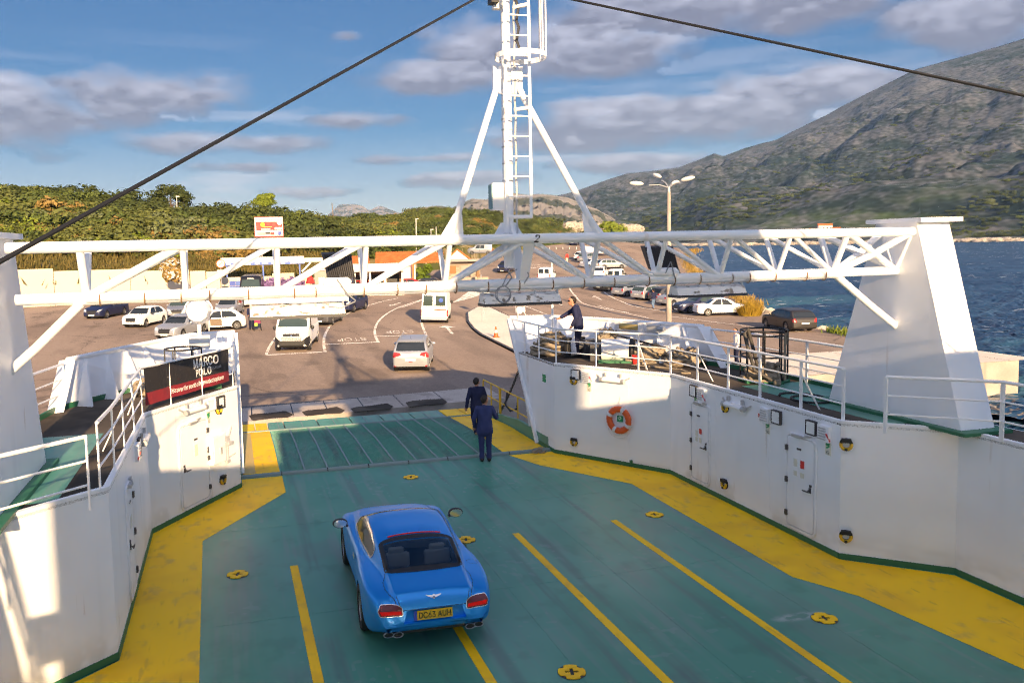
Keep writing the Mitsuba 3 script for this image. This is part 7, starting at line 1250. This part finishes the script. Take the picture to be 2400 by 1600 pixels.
# blue shelter
bs = thing('bus_shelter', 'long shelter with blue posts and a white and blue roof edge', 'shelter'); M5, L5, z5_ = face(522, 704, 92); h0 = zpx(615, 620, 92) - z5_; h1 = zpx(615, 602, 92) - z5_
part(bs, 'roof', onto(box((L5 / 2, 1.2, (h0 + h1) / 2 + .1), (L5 + .6, 3., h1 - h0 - .25)), M5), 'white_wall'); part(bs, 'fascia', onto(box((L5 / 2, -.36, h0 + .12), (L5 + .6, .08, .28)), M5), 'blue_paint')
for i in range(9): part(bs, 'fascia_panel', onto(box((.5 + i * L5 / 8.6 + .18 * (i % 2), -.42, h0 + .13), (.45 + .2 * (i % 3), .05, .2)), M5), 'print_white')
for x in (.3, L5 / 2, L5 - .2): part(bs, 'post', onto(box((x, -.2, h0 / 2), (.16, .16, h0)), M5), 'blue_paint')
M6, L6, z6_ = face(700, 762, 92); part(bs, 'beam', onto(box((L6 / 2, 1, zpx(730, 609, 92) - z6_), (L6, .6, .45)), M6), 'white_wall'); part(bs, 'strut', onto(bar((.2, .8, h0 - .9), (1.2, .8, h0 + .1), .2, .2), M6), 'white_wall'); part(bs, 'strut', onto(box((L6 - .6, 1.0, h0 / 2), (.2, .2, h0)), M6), 'white_wall')
# round sign
rs = thing('round_sign', 'round white sign with an orange ring above a small white plate', 'sign'); p = at_r(517, 618, 84); n_ = A(-p[0], -p[1], 0) / np.hypot(p[0], p[1]); part(rs, 'disc', cyl(p, p + n_ * .05, .42, 24), 'street_white', 30); part(rs, 'ring', ring(p + n_ * .06, .39, .035, n_, 26, 6), 'orange'); part(rs, 'mark', tube([p + n_ * .07 + A(.16 * math.sin(t), 0, .06 * t) for t in np.linspace(-3, 3, 12)], .03, 5), 'orange'); part(rs, 'plate', box(p + (0, 0, -.72) + n_ * .02, (.75, .04, .24)), 'street_white'); gz = float(ground_z(p[0], p[1])); part(rs, 'pole', cyl((p[0], p[1] + .06, gz), (p[0], p[1] + .06, p[2] + .3), .04, 8), 'galvanised')
# retaining wall blocks behind the cars
rwk = thing('retaining_wall', 'cream rendered retaining wall at the foot of the left bank', 'wall')
for a, b, y0, r in ((-60, 120, 632, 90), (120, 300, 633, 90), (300, 440, 634, 90), (441, 478, 635, 90), (479, 512, 636, 90), (512, 560, 650, 91), (560, 634, 648, 94), (634, 687, 640, 95), (687, 770, 652, 97), (770, 830, 652, 100)):
    Mw, Lw, zw = face(a, b, r); part(rwk, 'section', onto(box((Lw / 2, .15, (zpx((a + b) / 2, y0, r) - zw) / 2), (Lw - .05, .35, zpx((a + b) / 2, y0, r) - zw)), Mw), 'cream_wall')
lv = thing('lavender_bush', 'purple flowering bushes under the blue shelter', 'bush'); bl = [(at_r(px, 664 + g.uniform(-4, 8), 90 + g.uniform(-.5, .5)), (.7, .6, .65)) for px in np.linspace(622, 704, 11)]; m_, col = leaves(bl, 1800, .15, 'purple', 6); put(lv, m_, 'leafage', False, color=col)
ob = thing('flowering_bush', 'white and red flowering bush at the left edge below the bank', 'bush'); bl = [(at_r(px, py, 86), (.7, .6, .7)) for px, py in ((404, 620), (412, 640), (420, 655), (396, 650), (390, 630))]; m_, col = leaves(bl, 900, .2, 'dry', 7); col = np.where(np.repeat(g.random((len(col) // 4, 1)) < .30, 4, 0), .5, col); put(ob, m_, 'leafage', False, color=col)
um = thing('red_parasol', 'red folded parasol beside the beige kiosk', 'parasol'); p = at_r(727, 652, 90); part(um, 'canopy', tube([p + (0, 0, -.55), p + (0, 0, 0), p + (0, 0, .5)], [.5, .34, .04], 8), 'red_paint', 20); part(um, 'pole', cyl((p[0], p[1], float(ground_z(p[0], p[1]))), p + (0, 0, .6), .035, 6), 'brown_wood')
ks = thing('kiosk', 'beige kiosk panel right of the red parasol', 'kiosk'); Mk, Lk, zk = face(734, 762, 91); part(ks, 'wall', onto(box((Lk / 2, .6, 1.4), (Lk, 1.2, 2.8)), Mk), 'grey_wall'); part(ks, 'roof', onto(box((Lk / 2, .6, 2.86), (Lk + .3, 1.5, .12)), Mk), 'white_wall'); part(ks, 'door', onto(box((Lk * .6, -.02, 1.05), (.7, .05, 2.0)), Mk), 'white_wall')
# bins and goods by the bus
cb = thing('drinks_crates', 'blue stacked crates left of the black minibus', 'crate'); p = at_ground(545, 86)
for i in range(4):
    for j in range(2): part(cb, 'crate', box(p + (j * .62 - .2, .1 * i, .25 + i * .5), (.6, .5, .46)), 'blue_paint' if (i + j) % 3 else 'eu_blue')
# billboard on the hill
mat('sign_red', (.30, .006, .008), .5); mat('sign_white', (.52, .52, .52), .6)
bb_ = thing('billboard', 'white and red billboard on two posts in front of the wooded hill', 'billboard'); r = 99; a, b = at_r(597, 532, r), at_r(663, 531, r); zt0, zt1 = zpx(630, 509, r), zpx(630, 555, r); Mb = T_((a[0], a[1], zt1), math.atan2((b - a)[1], (b - a)[0])); Lb = np.linalg.norm((b - a)[:2]); Hb = zt0 - zt1
def bbx(n_, x0, x1, y0, y1, m, d=.0): part(bb_, n_, onto(box(((x0 + x1) / 2 * Lb, -.06 - d, (y0 + y1) / 2 * Hb), ((x1 - x0) * Lb, .03, (y1 - y0) * Hb)), Mb), m)
part(bb_, 'frame', onto(box((Lb / 2, .05, Hb / 2), (Lb + .1, .16, Hb + .1)), Mb), 'sign_red'); bbx('panel', 0, 1, .0, 1, 'sign_white', .02)
bbx('red_field', .05, .97, .34, .76, 'sign_red', .05); bbx('lower_rule', 0, 1, .0, .04, 'sign_red', .05)
for x in np.arange(.06, .95, .075): bbx('top_line', x, x + .05, .86, .89, 'print_grey', .05)
for i, x in enumerate((.36, .46, .56, .66, .76, .86)): bbx('headline', x, x + .06, .60 + .03 * (i % 2), .74, 'sign_red' if i % 2 else 'banner_red', .08)
part(bb_, 'round_motif', onto(moved(prism(sg.Point(0, 0).buffer(.26, 12), 0, .02), (0, 0, 0)), Mb @ basis((.28 * Lb, -.14, .62 * Hb), (1, 0, 0), (0, -1, 0))), 'spinnaker')
part(bb_, 'white_motif', onto(cat([moved(prism(sg.Point(0, 0).buffer(.2, 10), 0, .02), (x, y, 0)) for x, y in ((0, 0), (.12, .12), (-.1, .1))]), Mb @ basis((.88 * Lb, -.14, .66 * Hb), (1, 0, 0), (0, -1, 0))), 'sign_white')
for x0, x1, y0, y1, m in ((.22, .55, .36, .42, 'sign_white'), (.30, .60, .48, .53, 'safety_yellow'), (.70, .96, .36, .48, 'sign_white'), (.08, .38, .10, .24, 'print_grey'), (.38, .55, .14, .24, 'black'), (.56, .68, .10, .22, 'sign_red'), (.82, .94, .08, .26, 'eu_blue')): bbx('print', x0, x1, y0, y1, m, .08)
for x in (.22, .80): part(bb_, 'post', onto(box((x * Lb, .18, -1.6), (.16, .16, 4.6)), Mb), 'concrete')
# poles and lamps
def simple_pole(px, y0, y1, r, label, m='street_white', lean=0., rad=.07, head=False, name='street_pole', cat_='pole'):
    a, b = at_r(px, y1, r), at_r(px + lean, y0, r); k = thing(name, label, cat_); part(k, 'pole', cyl(a - (0, 0, 3.), b, rad, 8, rad * .7), m, 30)
    if head: part(k, 'head', box(b + (.15, 0, .02), (.55, .2, .14)), 'street_white')
simple_pole(785, 476, 530, 190, 'leaning grey wooden pole on the hill skyline', 'pole_wood', -7, .12)
simple_pole(975, 513, 560, 150, 'tall white street pole left of the mast brace', rad=.10, head=True); simple_pole(1010, 538, 560, 150, 'short lamp post left of the mast gusset', rad=.07, head=True); simple_pole(1022, 531, 560, 150, 'white pole just left of the mast gusset', rad=.08); simple_pole(414, 461, 495, 140, 'white pole rising from the scrub at the far left', rad=.08, head=True)
k = thing('hill_sign', 'small red and white sign in the scrub', 'sign'); p = at_r(797, 537, 170); part(k, 'plate', box(p, (1.3, .06, 1.3)), 'red_paint'); part(k, 'mark', box(p + (.1, -.05, .05), (.5, .04, .5)), 'print_white'); part(k, 'post', box(p + (0, .08, -1.8), (.1, .06, 3)), 'galvanised')
for i, px in enumerate(np.linspace(1272, 1398, 9)):
    k = thing('fence_post', '%s thin white fence post from the left along the far road' % 'first second third fourth fifth sixth seventh eighth ninth'.split()[i], 'fence post', 'white fence posts along the far road'); a = at_r(px, 592, 165); part(k, 'post', box((a[0], a[1], a[2] - .2), (.1, .1, 2.6)), 'street_white')
k = thing('sea_wall', 'pale stone wall along the far road', 'wall'); P = [at_r(px, py, 175) for px, py in ((1275, 590), (1320, 592), (1360, 594), (1400, 597))]
for a, b in zip(P[:-1], P[1:]): part(k, 'section', panel([a + (0, 0, -3), b + (0, 0, -3), b + (0, 0, 1.0), a + (0, 0, 1.0)], .5, (0, 1, 0)), 'shore_rock')
k = thing('market_awning', 'white awning roof between the far parked cars', 'awning'); p = at_r(1402, 592, 150); part(k, 'roof', panel([p + (-2.6, 0, .2), p + (2.6, 0, -.3), p + (2.2, 3, .9), p + (-2.2, 3, 1.2)], .08, (0, 0, 1)), 'white_wall')
for s_ in (-2.4, 2.4): part(k, 'post', box(p + (s_, .3, -1.6), (.1, .1, 3.2)), 'street_white')
# waterfront bushes and grass
ob = thing('orange_bush', 'spiky orange green bush at the nose of the white saloon', 'bush'); q = on_g(1768, 741); g = np.random.default_rng(3)
n = 800; a = g.uniform(0, 6.28, n); rr = g.uniform(0, .9, n) ** .6; base = np.c_[q[0] + rr * np.cos(a) * .95, q[1] + .6 + rr * np.sin(a) * .7, np.full(n, q[2])]; hh = (1.35 - .5 * rr) * g.uniform(.6, 1.15, n); lean = np.c_[np.cos(a) * rr * .5, np.sin(a) * rr * .5] + g.normal(0, .12, (n, 2)); w = .05
V = np.stack([base + np.c_[-np.sin(a) * w, np.cos(a) * w, np.zeros(n)], base - np.c_[-np.sin(a) * w, np.cos(a) * w, np.zeros(n)], base + np.c_[lean, hh]], 1).reshape(-1, 3); lo, hi = map(np.array, PAL['yellow']); col = np.repeat(lo + (hi - lo) * g.random((n, 1)), 3, 0); put(ob, trimesh.Trimesh(V, np.arange(3 * n).reshape(-1, 3), process=False), 'leafage', False, color=col)
sb = [(np.interp(t, np.arange(len(SHORE)), [s[0] for s in SHORE]) + .6, np.interp(t, np.arange(len(SHORE)), [s[1] for s in SHORE])) for t in np.linspace(5.2, len(SHORE) - 1, 400)]; grass('shore_grass', 'dry yellow grass along the waterfront', [(x, y, float(ground_z(x, y)) - .1) for x, y in sb], 3200, .55, 'grass', 12, .55)
lt_ = [(x, y) for x, y in zip(np.linspace(36.4, 37.5, 30), np.linspace(36, 45, 30))]; grass('quay_weeds', 'green weeds at the end of the quay', [(x, y, -.25) for x, y in lt_], 500, .5, 'bright', 13, .4)
# roadside scrub below the hill on the right
